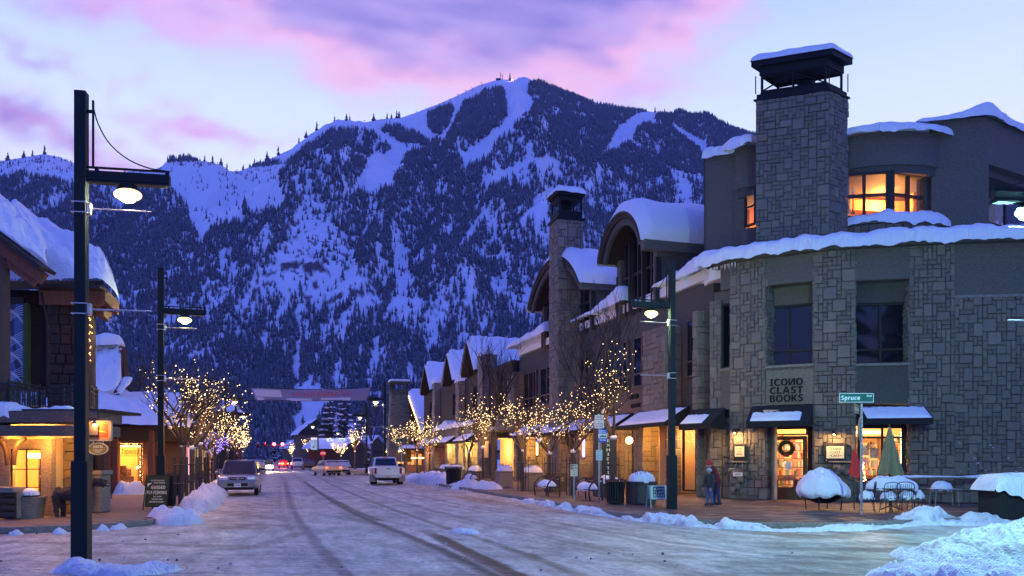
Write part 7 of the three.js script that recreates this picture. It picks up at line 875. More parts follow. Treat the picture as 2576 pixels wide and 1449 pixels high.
// ================= banner, signals, signs =================
{ const d = 84, a = P(630, 977, d), b = P(931, 973, d), o = thing('street_banner', 'pale banner across the street seen from behind, red words reversed', 'banner', [(a[0] + b[0]) / 2, Y(990, d), -d]), W = b[0] - a[0], t = signTex(1024, 128, (x) => { x.fillStyle = '#7d7894'; x.fillRect(0, 0, 1024, 128); x.fillStyle = '#b9b6c4'; x.fillRect(18, 14, 234, 74); x.fillRect(288, 100, 240, 28); x.fillRect(604, 94, 260, 30); x.fillRect(20, 96, 60, 26); x.save(); x.translate(1024, 0); x.scale(-1, 1); x.fillStyle = '#b04656'; x.font = 'bold 66px serif'; x.fillText('SV Artist Series', 160, 76); x.restore(); });
  const g = gridSurf(40, 6, (i, j) => { const sag = 0.18 * Math.sin(Math.PI * i), sl = (1 - i) * 0.0; const x0 = lerp(-W / 2, W / 2, i) + (1 - j) * 0 + j * (0.5 - i) * 0.6 * (i < 0.5 ? 2 : 0.4); return [x0, lerp(0.62, -0.72, j) - sag * (1 - j * 0.6), 0.12 * Math.sin(i * 14 + j * 2), i, 1 - j]; }); part('cloth', g, new THREE.MeshStandardMaterial({ map: t, roughness: 0.9, side: THREE.DoubleSide }), o); const gb = g.clone(); gb.translate(0, 0, -0.02); part('backing', gb, mat(0.3, 0.28, 0.34), o);
  const c = new MB(); c.tube([[-W / 2 - 9, 1.2, 0], [-W / 2, 0.64, 0], [0, 0.46, 0], [W / 2, 0.64, 0], [W / 2 + 2.6, 0.9, 0]], 0.03, 50, 5).tube([[-W / 2 - 8.4, -1.4, 0], [-W / 2 + 0.6, -0.72, 0], [0, -0.78, 0], [W / 2 - 0.1, -0.74, 0], [W / 2 + 2.6, -1.2, 0]], 0.03, 50, 5); c.build('cable', M.frame, o); }
{ const d = 175, mast = thing('signal_gantry', 'dark signal arm over the far crossing carrying two red lights', 'traffic signal', [X(640, d), 0, -d]), m = new MB(), y = Y(1121, d), L = X(760, d) - X(640, d); m.cyl(-3, 3.2, 0, 0.16, 0.12, 6.4, 10).bar([-3, y + 0.1, 0], [L, y + 0.1, 0], 0.08, 8); m.build('arm', M.iron, mast);
  [[690, 1], [711, 1], [650, 0], [666, 0]].forEach(([px, on]) => { const x = X(px, d) - X(640, d), h = new MB().rbox(x, y, 0, 0.42, 1.1, 0.3, 0.05).build(on ? 'signal_head' : 'dark_signal_head', M.black, mast); new MB().sph(x, y + 0.32, 0.18, on ? 0.34 : 0.12, [1, 1, 0.5], 14).build('red_lamp', on ? glow(1, 0.05, 0.05, 22) : M.red, h); new MB().sph(x, y - 0.02, 0.17, 0.13, [1, 1, 0.5], 10).sph(x, y - 0.36, 0.17, 0.13, [1, 1, 0.5], 10).build('dark_lens', M.black, h); new MB().rbox(x, y + 0.62, 0, 0.46, 0.16, 0.34, 0.07).build('snow', M.snow, h); if (on) pointLight([X(px, d), y + 0.32, -d + 0.6], [1, 0.06, 0.08], 50, 10); }); }
const post = (o, h, m = M.galv) => new MB().box(0, h / 2, 0, 0.06, h, 0.05).build('post', m, o);
const plate = (o, name, w, h, y, tex, dz = 0.035, x = 0, turn = 0, m = {}) => { const mb = new MB(); mb.add(new THREE.BoxGeometry(w, h, 0.012), new THREE.Matrix4().makeRotationY(turn).setPosition(x, y, dz)); return mb.build(name, mat(1, 1, 1, { map: tex, roughness: 0.4, ...m }), o); };
const txt = (w, h, bg, fg, lines, f = 'bold 30px sans-serif') => signTex(w, h, (x) => { x.fillStyle = bg; x.fillRect(0, 0, w, h); x.textAlign = 'center'; for (const l of lines) { x.fillStyle = l[3] || fg; x.font = l[2] || f; x.fillText(l[0], w / 2, l[1], w * 0.94); } });
const ground = (px, py, y = PAVE) => { const g = G(px, py, y); return [g[0], g[1], g[2], -g[2]]; };
{ // corner post: street names and the edge of a stop sign, seen from behind
  const d = 23.9, sc = d / FPX, o = thing('street_sign_post', 'corner post with green Spruce Ave sign above a turned Sun Valley sign', 'street sign', [X(2167, d), 0, -d]), yy = (py) => Y(py, d); post(o, yy(1016)); { const hl = new MB(); for (let k = 0; k < 24; k++) hl.box(0, yy(1016) - 0.2 - k * 0.13, 0.026, 0.016, 0.05, 0.004); tag(hl.build('hole', M.black, o), null, null, null, 'stuff'); }
  const t1 = signTex(512, 136, (x) => { x.fillStyle = '#e8efee'; x.fillRect(0, 0, 512, 136); x.fillStyle = '#0c5b52'; x.fillRect(7, 7, 498, 122); x.fillStyle = '#eef4f2'; x.font = 'bold 88px sans-serif'; x.fillText('Spruce', 24, 100, 330); x.font = 'bold 44px sans-serif'; x.fillText('Ave', 405, 56); }); plate(o, 'name_plate', 86 * sc, 23 * sc, yy(1001), t1, 0.05, X(2153, d) - X(2167, d), 0); new MB().box(-0.1, yy(1001), 0.02, 0.5, 0.2, 0.03).build('bracket', M.galv, o);
  const t2 = signTex(256, 128, (x) => { x.fillStyle = '#d9cdb8'; x.fillRect(0, 0, 256, 128); x.fillStyle = '#8a6a48'; x.fillRect(5, 5, 246, 118); x.fillStyle = '#f3ece0'; x.font = 'bold 76px sans-serif'; x.fillText('Sun Valley Rd', 16, 92, 236); }); plate(o, 'name_plate', 1.0, 22 * sc, yy(1029), t2, 0.05, X(2154, d) - X(2167, d), 1.05);
  const og = new THREE.CylinderGeometry(0.375, 0.375, 0.012, 8); og.rotateX(Math.PI / 2); og.rotateZ(Math.PI / 8); new MB().at(og, -0.02, yy(1080), -0.03, 0, 0.98).build('stop_plate', mat(0.5, 0.27, 0.24, { metalness: 0.3, roughness: 0.5 }), o); }
{ // red cloth hung on the pier: a furled red parasol behind the post
  const d = 26, o = thing('red_cloth', 'red cloth hanging in folds behind the corner sign post', 'cloth', [X(2148, d), Y(1163, d), -d]), g = gridSurf(26, 18, (a, b) => { const t = a * 6.283, w = 0.03 + 0.17 * Math.pow(b, 0.8), f = 1 + 0.3 * Math.sin(t * 3 + b * 2); return [Math.cos(t) * w * f + 0.05 * b, 0.42 - 0.82 * b - 0.1 * Math.sin(t) * b, Math.sin(t) * w * 0.45 * f]; }); part('cloth', g, mat(0.62, 0.03, 0.025, { roughness: 0.8, side: THREE.DoubleSide }), o); new MB().bar([-0.01, 0.46, -0.02], [0.02, -1.55, -0.02], 0.014).build('pole', M.iron, o); }
{ // folded patio parasol
  const d = 27, foot = 0.15, o = thing('patio_parasol', 'closed olive green patio parasol standing at the snowy cafe table', 'parasol', [X(2238, d), foot, -d]), top = Y(1072, d) - foot, lo = Y(1196, d) - foot; new MB().cyl(0, top / 2, 0, 0.025, 0.02, top, 10).build('pole', M.wood, o); new MB().sph(0, top + 0.03, 0, 0.035).build('finial', M.wood, o);
  const cl = gridSurf(64, 30, (a, b) => { const t = a * 6.283, w = 0.035 + 0.33 * Math.pow(b, 1.0) + (b > 0.28 && b < 0.34 ? 0.012 : 0), f = 1 + (0.16 + 0.12 * b) * Math.sin(t * 7 + 0.8 * Math.sin(b * 4)) ; return [Math.cos(t) * w * f, lerp(top - 0.04, lo, b) + 0.07 * b * b * Math.sin(t * 7), Math.sin(t) * w * f * 0.8]; }); part('canopy', cl, mat(0.22, 0.21, 0.11, { roughness: 0.95, side: THREE.DoubleSide, bumpMap: bumpFine, bumpScale: 0.01 }), o); new MB().at(new THREE.TorusGeometry(0.19, 0.015, 6, 24), 0, lerp(top, lo, 0.62), 0, Math.PI / 2, 0, 0, [1, 0.8, 1]).build('strap', mat(0.3, 0.29, 0.2), o); }
{ // no parking and bus stop post
  const d = 30.2, o = thing('bus_stop_post', 'grey post with no parking, bus stop and notice plates by the right kerb', 'sign post', [X(1507, d), PAVE, -d]), yy = (p) => Y(p, d) - PAVE; post(o, yy(1042)); const k = d / FPX;
  plate(o, 'no_parking_plate', 23 * k, 33 * k, yy(1061), txt(160, 230, '#d6d2cc', '#b2232c', [['NO PARKING', 44, 'bold 30px sans-serif'], ['STOPPING', 84, 'bold 30px sans-serif'], ['OR', 122, 'bold 28px sans-serif'], ['LOADING', 162, 'bold 30px sans-serif'], ['ANYTIME', 204, 'bold 30px sans-serif']]));
  plate(o, 'bus_stop_plate', 22 * k, 33 * k, yy(1096), signTex(160, 240, (x) => { x.fillStyle = '#1d4fb4'; x.fillRect(0, 0, 160, 240); x.fillStyle = '#dfe3e8'; x.fillRect(0, 84, 160, 84); x.strokeStyle = '#fff'; x.lineWidth = 7; x.strokeRect(16, 16, 44, 44); x.fillStyle = '#fff'; x.fillRect(14, 34, 48, 9); x.fillRect(20, 62, 12, 10); x.fillRect(44, 62, 12, 10); x.font = 'bold 32px sans-serif'; x.fillText('bus', 72, 40); x.fillText('stop', 72, 68); x.fillStyle = '#4d7a3a'; x.beginPath(); x.moveTo(12, 150); x.quadraticCurveTo(60, 92, 110, 118); x.lineTo(150, 112); x.lineTo(148, 150); x.fill(); x.fillStyle = '#fff'; x.font = 'bold 30px sans-serif'; x.textAlign = 'center'; x.fillText('788-RIDE', 80, 212); }), 0.04, X(1516, d) - X(1507, d));
  plate(o, 'notice_plate', 16 * k, 26 * k, yy(1145), txt(128, 210, '#b9d6cf', '#273a38', [['NOTICE', 34, 'bold 26px sans-serif'], ['———', 80], ['BUS ROUTES', 112, 'bold 18px sans-serif'], ['————', 150], ['———', 180]])); }
{ const d = 31.6, o = thing('parking_sign', 'cream two hour parking sign on a low post before the stone bays', 'sign post', [X(1444, d), PAVE, -d]), k = d / FPX; post(o, Y(1170, d) - PAVE); plate(o, 'plate', 18.5 * k, 30 * k, Y(1183, d) - PAVE, signTex(128, 200, (x) => { x.fillStyle = '#e7d7b4'; x.fillRect(0, 0, 128, 200); x.fillStyle = '#123a2a'; x.fillRect(6, 8, 42, 76); x.fillStyle = '#fff'; x.font = 'bold 56px sans-serif'; x.fillText('2', 12, 66); x.fillStyle = '#123a2a'; x.font = 'bold 26px sans-serif'; x.fillText('HR', 60, 36); x.font = 'bold 19px sans-serif'; x.fillText('PARKING', 52, 72, 72); x.textAlign = 'center'; x.fillText('9 AM', 64, 116); x.fillText('TO', 64, 144); x.fillText('6 PM', 64, 174); })); }
const aboard = (name, label, px, d, w, h, tex, frameM, turn = 0, legs = 0.25) => { const o = thing(name, label, 'sign board', [X(px, d), PAVE, -d], turn), t = 0.16; for (const s of [1, -1]) { const g = new MB(); g.add(new THREE.BoxGeometry(w, h, 0.02), new THREE.Matrix4().makeRotationX(-s * t).setPosition(0, legs + h / 2, s * 0.16)); g.build('panel', s > 0 ? mat(1, 1, 1, { map: tex }) : frameM, o); const f = new MB(); for (const x of [-w / 2 - 0.02, w / 2 + 0.02]) f.bar([x, 0, s * 0.32], [x, legs + h + 0.02, s * 0.07], 0.022, 4); f.bar([-w / 2, legs + h, s * 0.08], [w / 2, legs + h, s * 0.08], 0.022, 4).bar([-w / 2, legs, s * 0.25], [w / 2, legs, s * 0.25], 0.02, 4); f.build('frame', frameM, o); } return o; };
aboard('sidewalk_board', 'white and black A-board reading Iconoclast Books on the pavement', 1654, 27.5, 0.58, 0.44, signTex(256, 192, (x) => { x.fillStyle = '#bfe0cf'; x.fillRect(0, 0, 256, 192); x.fillStyle = '#15181a'; x.fillRect(40, 8, 176, 160); x.fillStyle = '#cfe8dc'; x.font = 'bold 50px sans-serif'; ['ICOИO', 'CLAST', 'BOOKS'].forEach((s, i) => { let tx = 48; const sc = 160 / x.measureText(s.replace('И', 'N')).width; for (const ch of s) { const rc = ch === 'И' ? 'N' : ch, w = x.measureText(rc).width * sc; x.save(); x.translate(tx + w / 2, 58 + i * 50); x.scale(ch === 'И' ? -sc : sc, 1); x.textAlign = 'center'; x.fillText(rc, 0, 0); x.restore(); tx += w; } }); }), mat(0.4, 0.5, 0.42), 0.1, 0.3);
aboard('sidewalk_board', 'green A-board offering guided fly-fishing, behind the left lamp post', 401, 26.4, 0.74, 1.0, signTex(256, 340, (x) => { x.fillStyle = '#34452c'; x.fillRect(0, 0, 256, 340); x.fillStyle = '#e7efe2'; x.textAlign = 'center'; x.font = 'bold 19px sans-serif'; x.fillText('OUTFITTING AND', 128, 58, 230); x.fillText('GUIDE SERVICE', 150, 84, 190); x.font = 'bold 50px sans-serif'; x.fillText('GUIDED', 140, 146, 170); x.fillText('FLY-FISHING', 128, 204, 236); x.font = 'bold 22px sans-serif'; x.fillText('FLY SHOP', 140, 240); x.fillText('HIKING AND', 140, 270); x.fillText('BIRDWATCHING', 132, 300, 220); x.beginPath(); x.moveTo(10, 84); x.lineTo(70, 78); x.lineTo(30, 104); x.lineTo(20, 130); x.fill(); }), M.frame, -0.05, 0.12);
aboard('sidewalk_board', 'small red and white A-board by the arcade pedestal on the left', 262, 33, 0.36, 0.46, txt(128, 160, '#54201a', '#e9ddd0', [['OPEN', 110, 'bold 40px sans-serif'], ['~', 60]]), M.wood, 0.2, 0.2);
{ const d = 118, o = thing('stop_sign', 'far red stop sign under the lit trees, right side', 'road sign', [X(813, d), 0, -d]); post(o, Y(1146, d)); const g = new THREE.CylinderGeometry(0.46, 0.46, 0.03, 8); g.rotateX(Math.PI / 2); g.rotateZ(Math.PI / 8); const uv = g.attributes.uv, p = g.attributes.position; for (let i = 0; i < p.count; i++) uv.setXY(i, p.getX(i) / 0.92 + 0.5, p.getY(i) / 0.92 + 0.5); new MB().at(g, 0, Y(1141, d), 0.05).build('plate', mat(1, 1, 1, { map: txt(128, 128, '#b8201c', '#fff', [['STOP', 78, 'bold 46px sans-serif']]) }), o); }
{ const d = 116, o = thing('banner_flag', 'blue vertical banner flag with a white note shape on a lamp post', 'flag', [X(790, d), Y(1116, d), -d]); plate(o, 'cloth', 0.95, 1.8, 0, signTex(128, 256, (x) => { x.fillStyle = '#6f9ac4'; x.fillRect(0, 0, 128, 256); x.fillStyle = '#1d3557'; x.beginPath(); x.ellipse(54, 200, 24, 16, -0.3, 0, 7); x.fill(); x.fillRect(72, 70, 6, 130); x.fillStyle = '#cfe0ee'; x.fillRect(0, 0, 128, 50); }), 0); new MB().bar([-0.5, 0.92, 0], [0.6, 0.92, 0], 0.03).build('rod', M.iron, o); }
{ const d = 60, o = thing('name_sign', 'small green street name sign far off above the white pickup', 'street sign', [X(1010, d), 0, -d]); post(o, Y(1105, d)); plate(o, 'plate', 0.9, 0.24, Y(1108, d), txt(256, 70, '#1b4a3e', '#dfe9e4', []), 0.05); }

// ================= furniture on the right pavement =================
const slatBin = (px, d, label, r = 0.34, h = 0.9, snowy = 0) => { const o = thing('litter_bin', label, 'litter bin', [X(px, d), PAVE, -d]); new MB().cyl(0, h * 0.48, 0, r * 0.86, r * 0.9, h * 0.9, 20).build('liner', M.black, o); const n = 22; for (let k = 0; k < n; k++) { const a = k / n * 6.283; new MB().tube([[Math.cos(a) * r * 0.92, 0.05, Math.sin(a) * r * 0.92], [Math.cos(a) * r * 0.96, h * 0.7, Math.sin(a) * r * 0.96], [Math.cos(a) * r * 1.12, h, Math.sin(a) * r * 1.12]], 0.016, 6, 4).build('slat', M.iron, o); } new MB().at(new THREE.TorusGeometry(r * 1.12, 0.02, 6, 24), 0, h, 0, Math.PI / 2).at(new THREE.TorusGeometry(r * 0.92, 0.02, 6, 24), 0, 0.08, 0, Math.PI / 2).build('ring', M.iron, o); if (snowy) new MB().sph(0.1, h + 0.02, 0, r * 0.9, [1, 0.25, 1], 14).build('snow', M.snow, o); return o; };
slatBin(1548, 29.6, 'flared slatted litter bin between the bus stop post and the A-board'); slatBin(1141, 51, 'round dark slatted litter bin with snow on its lid by the pickup', 0.5, 1.15, 1); slatBin(438, 36, 'dark slatted litter bin inside the left row of trees', 0.34, 1.0);
const snowLump = (o, w, dpt, h, x = 0, y = 0, z = 0, seed = 1, name = 'snow') => part(name, gridSurf(30, 14, (a, b) => { const t = a * 6.283, u = b * Math.PI * 0.56, r = Math.pow(Math.sin(Math.min(u, Math.PI / 2)), 0.8) * (1 + 0.13 * n2(Math.cos(t) * 1.3 + seed, Math.sin(t) * 1.3)), yv = Math.cos(u); return [x + Math.cos(t) * r * w / 2, y + yv * h * (1 + 0.2 * n2(Math.cos(t) * r + seed * 3, Math.sin(t) * r)) + (yv < 0.1 ? 0.07 * n2(t * 3, seed) : 0), z + Math.sin(t) * r * dpt / 2]; }), M.snow, o);
const planterBox = (px, d, label, w = 0.8, h = 0.8, seed = 1, tone = M.concrete, lean = 1) => { const o = thing('planter', label, 'planter', [X(px, d), PAVE, -d], TURN * 0.8); new MB().rbox(0, h / 2, 0, w, h, w, 0.03).rbox(0, h - 0.05, 0, w + 0.08, 0.1, w + 0.08, 0.03).build('tub', tone, o); snowLump(o, w * 1.1, w * 1.1, 0.34, 0.05, h, 0, seed); const q = rng(seed), m = new MB(); for (let k = 0; k < 40; k++) m.bar([0.3 * (q() - 0.5), h, 0.3 * (q() - 0.5)], [0.9 * w * (q() - 0.5), h + 0.2 + 0.35 * q(), 0.9 * w * (q() - 0.5)], 0.012, 4, 0.004); tag(m.build('twigs', M.twig, o), null, null, null, 'stuff'); return o; };
planterBox(1612, 29.6, 'dark square planter with snow by the globe lamp bay, left of the A-board', 0.85, 0.85, 2, M.stuccoDark); planterBox(1528, 35, 'planter with dark foliage and snow under the vertical exhibition banner', 0.9, 0.6, 3, M.stuccoDark); planterBox(1338, 43, 'grey planter with a snow lump at the right end of the yellow bay', 0.9, 0.95, 4); planterBox(1268, 47.5, 'grey planter heaped with snow beside the plaque pier', 0.9, 0.95, 5); planterBox(1193, 54.6, 'grey planter with snow between the two lit trees', 0.9, 0.85, 6); planterBox(1152, 61, 'planter under the first dark awnings of the gabled row', 0.9, 0.85, 7); planterBox(1120, 66, 'planter farthest along the gabled row', 0.9, 0.85, 8);
const bench = (px, d, label, turn) => { const o = thing('bench', label, 'bench', [X(px, d), PAVE, -d], turn); for (const s of [-1, 1]) { const g = new MB(); g.tube([[s * 0.75, 0, 0.3], [s * 0.75, 0.5, 0.34], [s * 0.75, 0.8, 0.1], [s * 0.75, 0.9, -0.25]], 0.035, 14, 6).bar([s * 0.75, 0, -0.25], [s * 0.75, 0.9, -0.25], 0.035).bar([s * 0.75, 0.42, -0.25], [s * 0.75, 0.42, 0.32], 0.03); g.build('end_frame', M.iron, o); } for (let k = 0; k < 5; k++) new MB().rbox(0, 0.44, -0.2 + k * 0.12, 1.5, 0.03, 0.09, 0.01).build('slat', M.wood, o); for (let k = 0; k < 3; k++) new MB().rbox(0, 0.58 + k * 0.13, -0.27, 1.5, 0.1, 0.03, 0.01).build('slat', M.wood, o); snowLump(o, 1.45, 0.6, 0.26, 0, 0.45, 0.05, px * 0.01); return o; };
bench(1378, 36, 'snow covered bench left of the two hour parking sign', -1.2); bench(1480, 32.5, 'snow covered bench left of the flared litter bin', -1.2); bench(1187, 49.5, 'small snow covered bench behind the round litter bin', -1.2); bench(1095, 62, 'snow topped bench right of the white pickup', -1.2);
{ const d = 38.6, o = thing('gallery_banner', 'black vertical banner with the word exhibition beside the lit stone bay', 'banner', [X(1527, d), 0, -d]); post(o, Y(1098, d), M.iron); plate(o, 'cloth', 0.72, (1222 - 1100) * d / FPX, Y(1161, d), signTex(96, 512, (x) => { x.fillStyle = '#0e0e14'; x.fillRect(0, 0, 96, 512); x.fillStyle = '#e6d8b8'; x.font = 'bold 42px sans-serif'; x.textAlign = 'center'; [...'EXHIBITION'].forEach((c, i) => x.fillText(c, 42, 52 + i * 48)); }), 0.05, 0.1); }
{ const d = 40, o = thing('low_sign', 'low bronze sign panel with the letters URE by the bench', 'sign', [X(1400, d), PAVE, -d], 0.2); new MB().rbox(0, 0.5, 0, 1.1, 0.95, 0.08, 0.02).build('panel', mat(0.12, 0.1, 0.06), o); const ls = letters('URE', 0.2, 0.02); ls.forEach((g) => { g.translate(-0.1, 0.55, 0.04); const m = new MB(); m.add(g); m.build('letter', mat(0.6, 0.45, 0.2), o); }); }
{ const d = 60, o = thing('fire_hydrant', 'small red fire hydrant in the snow right of the pickup', 'hydrant', [X(1066, d), PAVE, -d]); new MB().cyl(0, 0.3, 0, 0.13, 0.12, 0.6, 12).cyl(0, 0.08, 0, 0.18, 0.18, 0.08, 12).build('barrel', M.red, o); new MB().sph(0, 0.62, 0, 0.15, [1, 0.8, 1]).build('bonnet', M.red, o); new MB().cyl(0, 0.42, 0, 0.06, 0.06, 0.4, 8, 0, 0, Math.PI / 2).build('nozzle', M.red, o); }
// ================= cafe corner: bowl planter, table, chairs, big planter =================
{ const d = 26.4, o = thing('bowl_planter', 'round dark bowl planter under a great cone of snow by the bookshop door', 'planter', [X(2071, d), PAVE, -d]), k = d / FPX; new MB().at(new THREE.LatheGeometry([[0.25, 0], [0.5, 0.12], [0.72, 0.36], [0.78, 0.42], [0.7, 0.42], [0, 0.4]].map((p) => new THREE.Vector2(...p)), 30), 0, 0.22, 0).build('bowl', M.black, o); for (let i = 0; i < 4; i++) { const a = i / 4 * 6.283 + 0.6; new MB().bar([Math.cos(a) * 0.55, 0, Math.sin(a) * 0.55], [Math.cos(a) * 0.6, 0.5, Math.sin(a) * 0.6], 0.02).build('leg', M.iron, o); }
  part('snow', gridSurf(48, 26, (a, b) => { const t = a * 6.283, u = b, r = 0.84 * Math.pow(Math.min(1, u * 1.12), 0.8) * (1 + 0.1 * n2(Math.cos(t) * 0.8 + 5, Math.sin(t) * 0.8)) * (u > 0.9 ? 1 - (u - 0.9) * 0.9 : 1), h = 0.76 * Math.pow(Math.max(0, 1 - Math.pow(Math.min(1, u * 1.1), 1.9)), 0.9) + 0.09 * n2(Math.cos(t) * r * 1.6, Math.sin(t) * r * 1.6) + 0.03 * n2(Math.cos(t) * r * 5, Math.sin(t) * r * 5) - (u > 0.86 ? (u - 0.86) * 0.9 : 0); return [Math.cos(t) * r - 0.16 * h, 0.56 + h, Math.sin(t) * r]; }), M.snow, o); }
{ const d = 26, o = thing('cafe_table', 'dark metal cafe table under a thick cushion of snow', 'table', [X(2240, d), PAVE, -d]); new MB().cyl(0, 0.72, 0, 0.72, 0.72, 0.03, 30).build('table_top', M.iron, o); new MB().cyl(0, 0.36, 0, 0.03, 0.03, 0.72, 8).build('stem', M.iron, o); for (let i = 0; i < 3; i++) { const a = i * 2.1; new MB().bar([0, 0.15, 0], [Math.cos(a) * 0.4, 0, Math.sin(a) * 0.4], 0.02).build('foot', M.iron, o); } snowLump(o, 1.62, 1.3, 0.36, 0, 0.74, 0, 3); }
const cafeChair = (px, d, turn, label, s = 1) => { const o = thing('cafe_chair', label, 'chair', [X(px, d), PAVE, -d], turn); const seat = 0.45, f = M.iron; new MB().at(new THREE.TorusGeometry(0.2, 0.014, 6, 20), 0, seat, 0, Math.PI / 2).cyl(0, seat, 0, 0.2, 0.2, 0.012, 20).build('seat', f, o); for (const [x, z] of [[-0.17, 0.17], [0.17, 0.17], [-0.17, -0.17], [0.17, -0.17]]) new MB().bar([x * 0.9, seat, z * 0.9], [x * 1.2, 0, z * 1.2], 0.012).build('leg', f, o); const b = new MB(); b.tube([[-0.2, seat, -0.18], [-0.22, 0.9, -0.24], [0.22, 0.9, -0.24], [0.2, seat, -0.18]], 0.014, 30, 6); const bk = b.build('backrest', f, o); for (let k = 1; k < 8; k++) new MB().bar([lerp(-0.2, 0.2, k / 8), seat, -0.18], [lerp(-0.22, 0.22, k / 8), 0.9, -0.24], 0.007, 4).build('spindle', f, bk); snowLump(o, 0.46, 0.46, 0.2, 0, seat, 0.02, px * 0.1); return o; };
cafeChair(2236, 24.9, Math.PI, 'black wire chair in front of the snowy cafe table, back to us'); cafeChair(2282, 25.2, 2.5, 'black wire chair at the right of the snowy cafe table'); cafeChair(2306, 26.0, 1.7, 'rightmost pale wire chair of the cafe table'); cafeChair(2182, 25.4, -1.9, 'wire chair left of the cafe table, heaped with snow, by the sign post');
{ const d = 28.4, o = thing('small_table', 'small thin legged table with a snow lump against the stone wall', 'table', [X(2375, d), PAVE, -d]); new MB().rbox(0, 0.6, 0, 1.0, 0.03, 0.55, 0.01).build('table_top', M.galv, o); for (const [x, z] of [[-0.42, 0.2], [0.42, 0.2], [-0.42, -0.2], [0.42, -0.2]]) new MB().bar([x, 0, z], [x * 0.9, 0.6, z], 0.014).build('leg', M.galv, o); snowLump(o, 0.72, 0.5, 0.26, -0.1, 0.61, 0, 7); }
{ const d = 23, o = thing('tub_planter', 'large black tub planter at the right edge capped with overhanging snow', 'planter', [X(2552, d), PAVE, -d]); new MB().rbox(0, 0.4, 0, 1.5, 0.85, 1.1, 0.04).build('tub', M.canvas, o); part('snow', gridSurf(50, 22, (a, b) => { const x = lerp(-0.92, 0.95, a), t = b * Math.PI, c = -Math.cos(t), s = Math.sin(t), e = Math.pow(clamp(Math.min(a, 1 - a) * 7), 0.5), hang = (b > 0.78 || a < 0.12 ? 0.32 * (0.6 + 0.7 * n2(x * 2.5, 1)) : 0); return [x, 0.84 + 0.42 * Math.pow(s, 0.55) * e * (1 + 0.12 * n2(x * 2, b * 2)) - hang * (b > 0.78 ? (b - 0.78) * 4.5 : 1 - e), 0.66 * Math.sign(c) * Math.pow(Math.abs(c), 0.6)]; }), M.snow, o); }
{ const d = 28.6, o = thing('wall_foot_snow', 'ribbon of snow on the ledge along the foot of the stone wall', 'snow', [X(2440, d), 1.17, -d - 1.2]); part('snow', snowRoll([[-2.6, 0, 0.2, 0.2, 0.03], [-1.4, 0, 0.25, 0.2, 0.05], [0, 0, 0.35, 0.24, 0.03], [1.8, 0, 0.42, 0.22, 0.07], [3.4, 0, 0.5, 0.24, 0.05]], { seg: 40, lump: 0.6, droop: 0.05, seed: 3 }), M.snow, o); const q = rng(88), m = new MB(); const W7 = Wd(2400, 30.3, 2640, 29.9); for (let k = 0; k < 26; k++) { const p = W7.pt(lerp(0.2, 3.4, q()), 1.3 + 1.7 * q() * q(), 0.02), s = 0.02 + 0.03 * q(); m.sph(p[0] - X(2440, d), p[1] - 1.17, p[2] + d + 1.2, s, [1 + q(), 0.6, 0.5], 6); } tag(m.build('snow_spatter', M.snow, o), null, null, null, 'stuff'); }
// ================= ploughed snow =================
const heapM = new THREE.MeshStandardMaterial({ vertexColors: true, roughness: 0.75, bumpMap: rep(rough, 1.6), bumpScale: 0.04 });
function heap(name, label, pts, { seed = 1, nu = 90, nv = 30, lump = 0.3, rough2 = 0.06, m = M.snow, group, dirt = 0.25, gap = 0 } = {}) { // pts = [px, py, half width, height] along the ground
  const g = pts.map(([px, py, w, h]) => { const q = G(px, py, 0); return [q[0], q[2], w, h]; }), cx = g[g.length >> 1][0], cz = g[g.length >> 1][1], o = thing(name, label, 'snow heap', [cx, 0, cz], 0, group), cv = new THREE.CatmullRomCurve3(g.map((p) => new THREE.Vector3(p[0], 0, p[1]))), n = g.length - 1;
  const geo = gridSurf(nu, nv, (a, b) => { const k = Math.min(a * n, n - 1e-6), i = k | 0, f = smooth(0, 1, k - i), p = cv.getPoint(a), t = cv.getTangent(a), w = lerp(g[i][2], g[i + 1][2], f), h = lerp(g[i][3], g[i + 1][3], f), s = b * 2 - 1, l = Math.hypot(t.x, t.z), nx = -t.z / l, nz = t.x / l, wx = w * (1 + 0.25 * n2(p.x * 1.1 + seed, p.z * 1.1 + s)), x = p.x + nx * s * wx, z = p.z + nz * s * wx, e = Math.pow(clamp(Math.min(a, 1 - a) * 7), 0.6), dome = Math.pow(1 - s * s, 0.62) * e; const skirt = 0.12 + 1.5 * smooth(0.45, 0.85, Math.abs(s)), gp = gap ? lerp(1, smooth(-0.35, 0.1, n2(x * 0.55 + seed * 3, z * 0.55)), gap) : 1; const y = gp * h * dome * (1 + lump * fbm(x * 1.3 + seed, z * 1.3, 3) * 1.6) + dome * rough2 * skirt * (1.1 * (0.4 + n2(x * 3 + seed, z * 3)) + 0.6 * n2(x * 8, z * 8 + seed) + 0.3 * n2(x * 17, z * 17)); return [x - cx, Math.max(-0.03, y - 0.02), z - cz, x, z]; });
  { const p = geo.attributes.position, c = new Float32Array(p.count * 3), hm = Math.max(...g.map((r) => r[3])); for (let i = 0; i < p.count; i++) { const x = p.getX(i) + cx, z = p.getZ(i) + cz, v = p.getY(i) / hm, k = clamp(dirt * smooth(0.62, 0.4, v) * smooth(0.08, 0.3, v) * smooth(-0.15, 0.35, fbm(x * 1.6 + seed, z * 1.6 + p.getY(i) * 3, 3)) + dirt * 0.8 * smooth(0.25, 0.45, fbm(x * 6, z * 6 + seed, 3))) * 0.75; c[3 * i] = lerp(0.8, 0.3, k); c[3 * i + 1] = lerp(0.83, 0.26, k); c[3 * i + 2] = lerp(0.9, 0.26, k); } geo.setAttribute('color', new THREE.BufferAttribute(c, 3)); }
  part('snow', geo, heapM, o); return o;
}
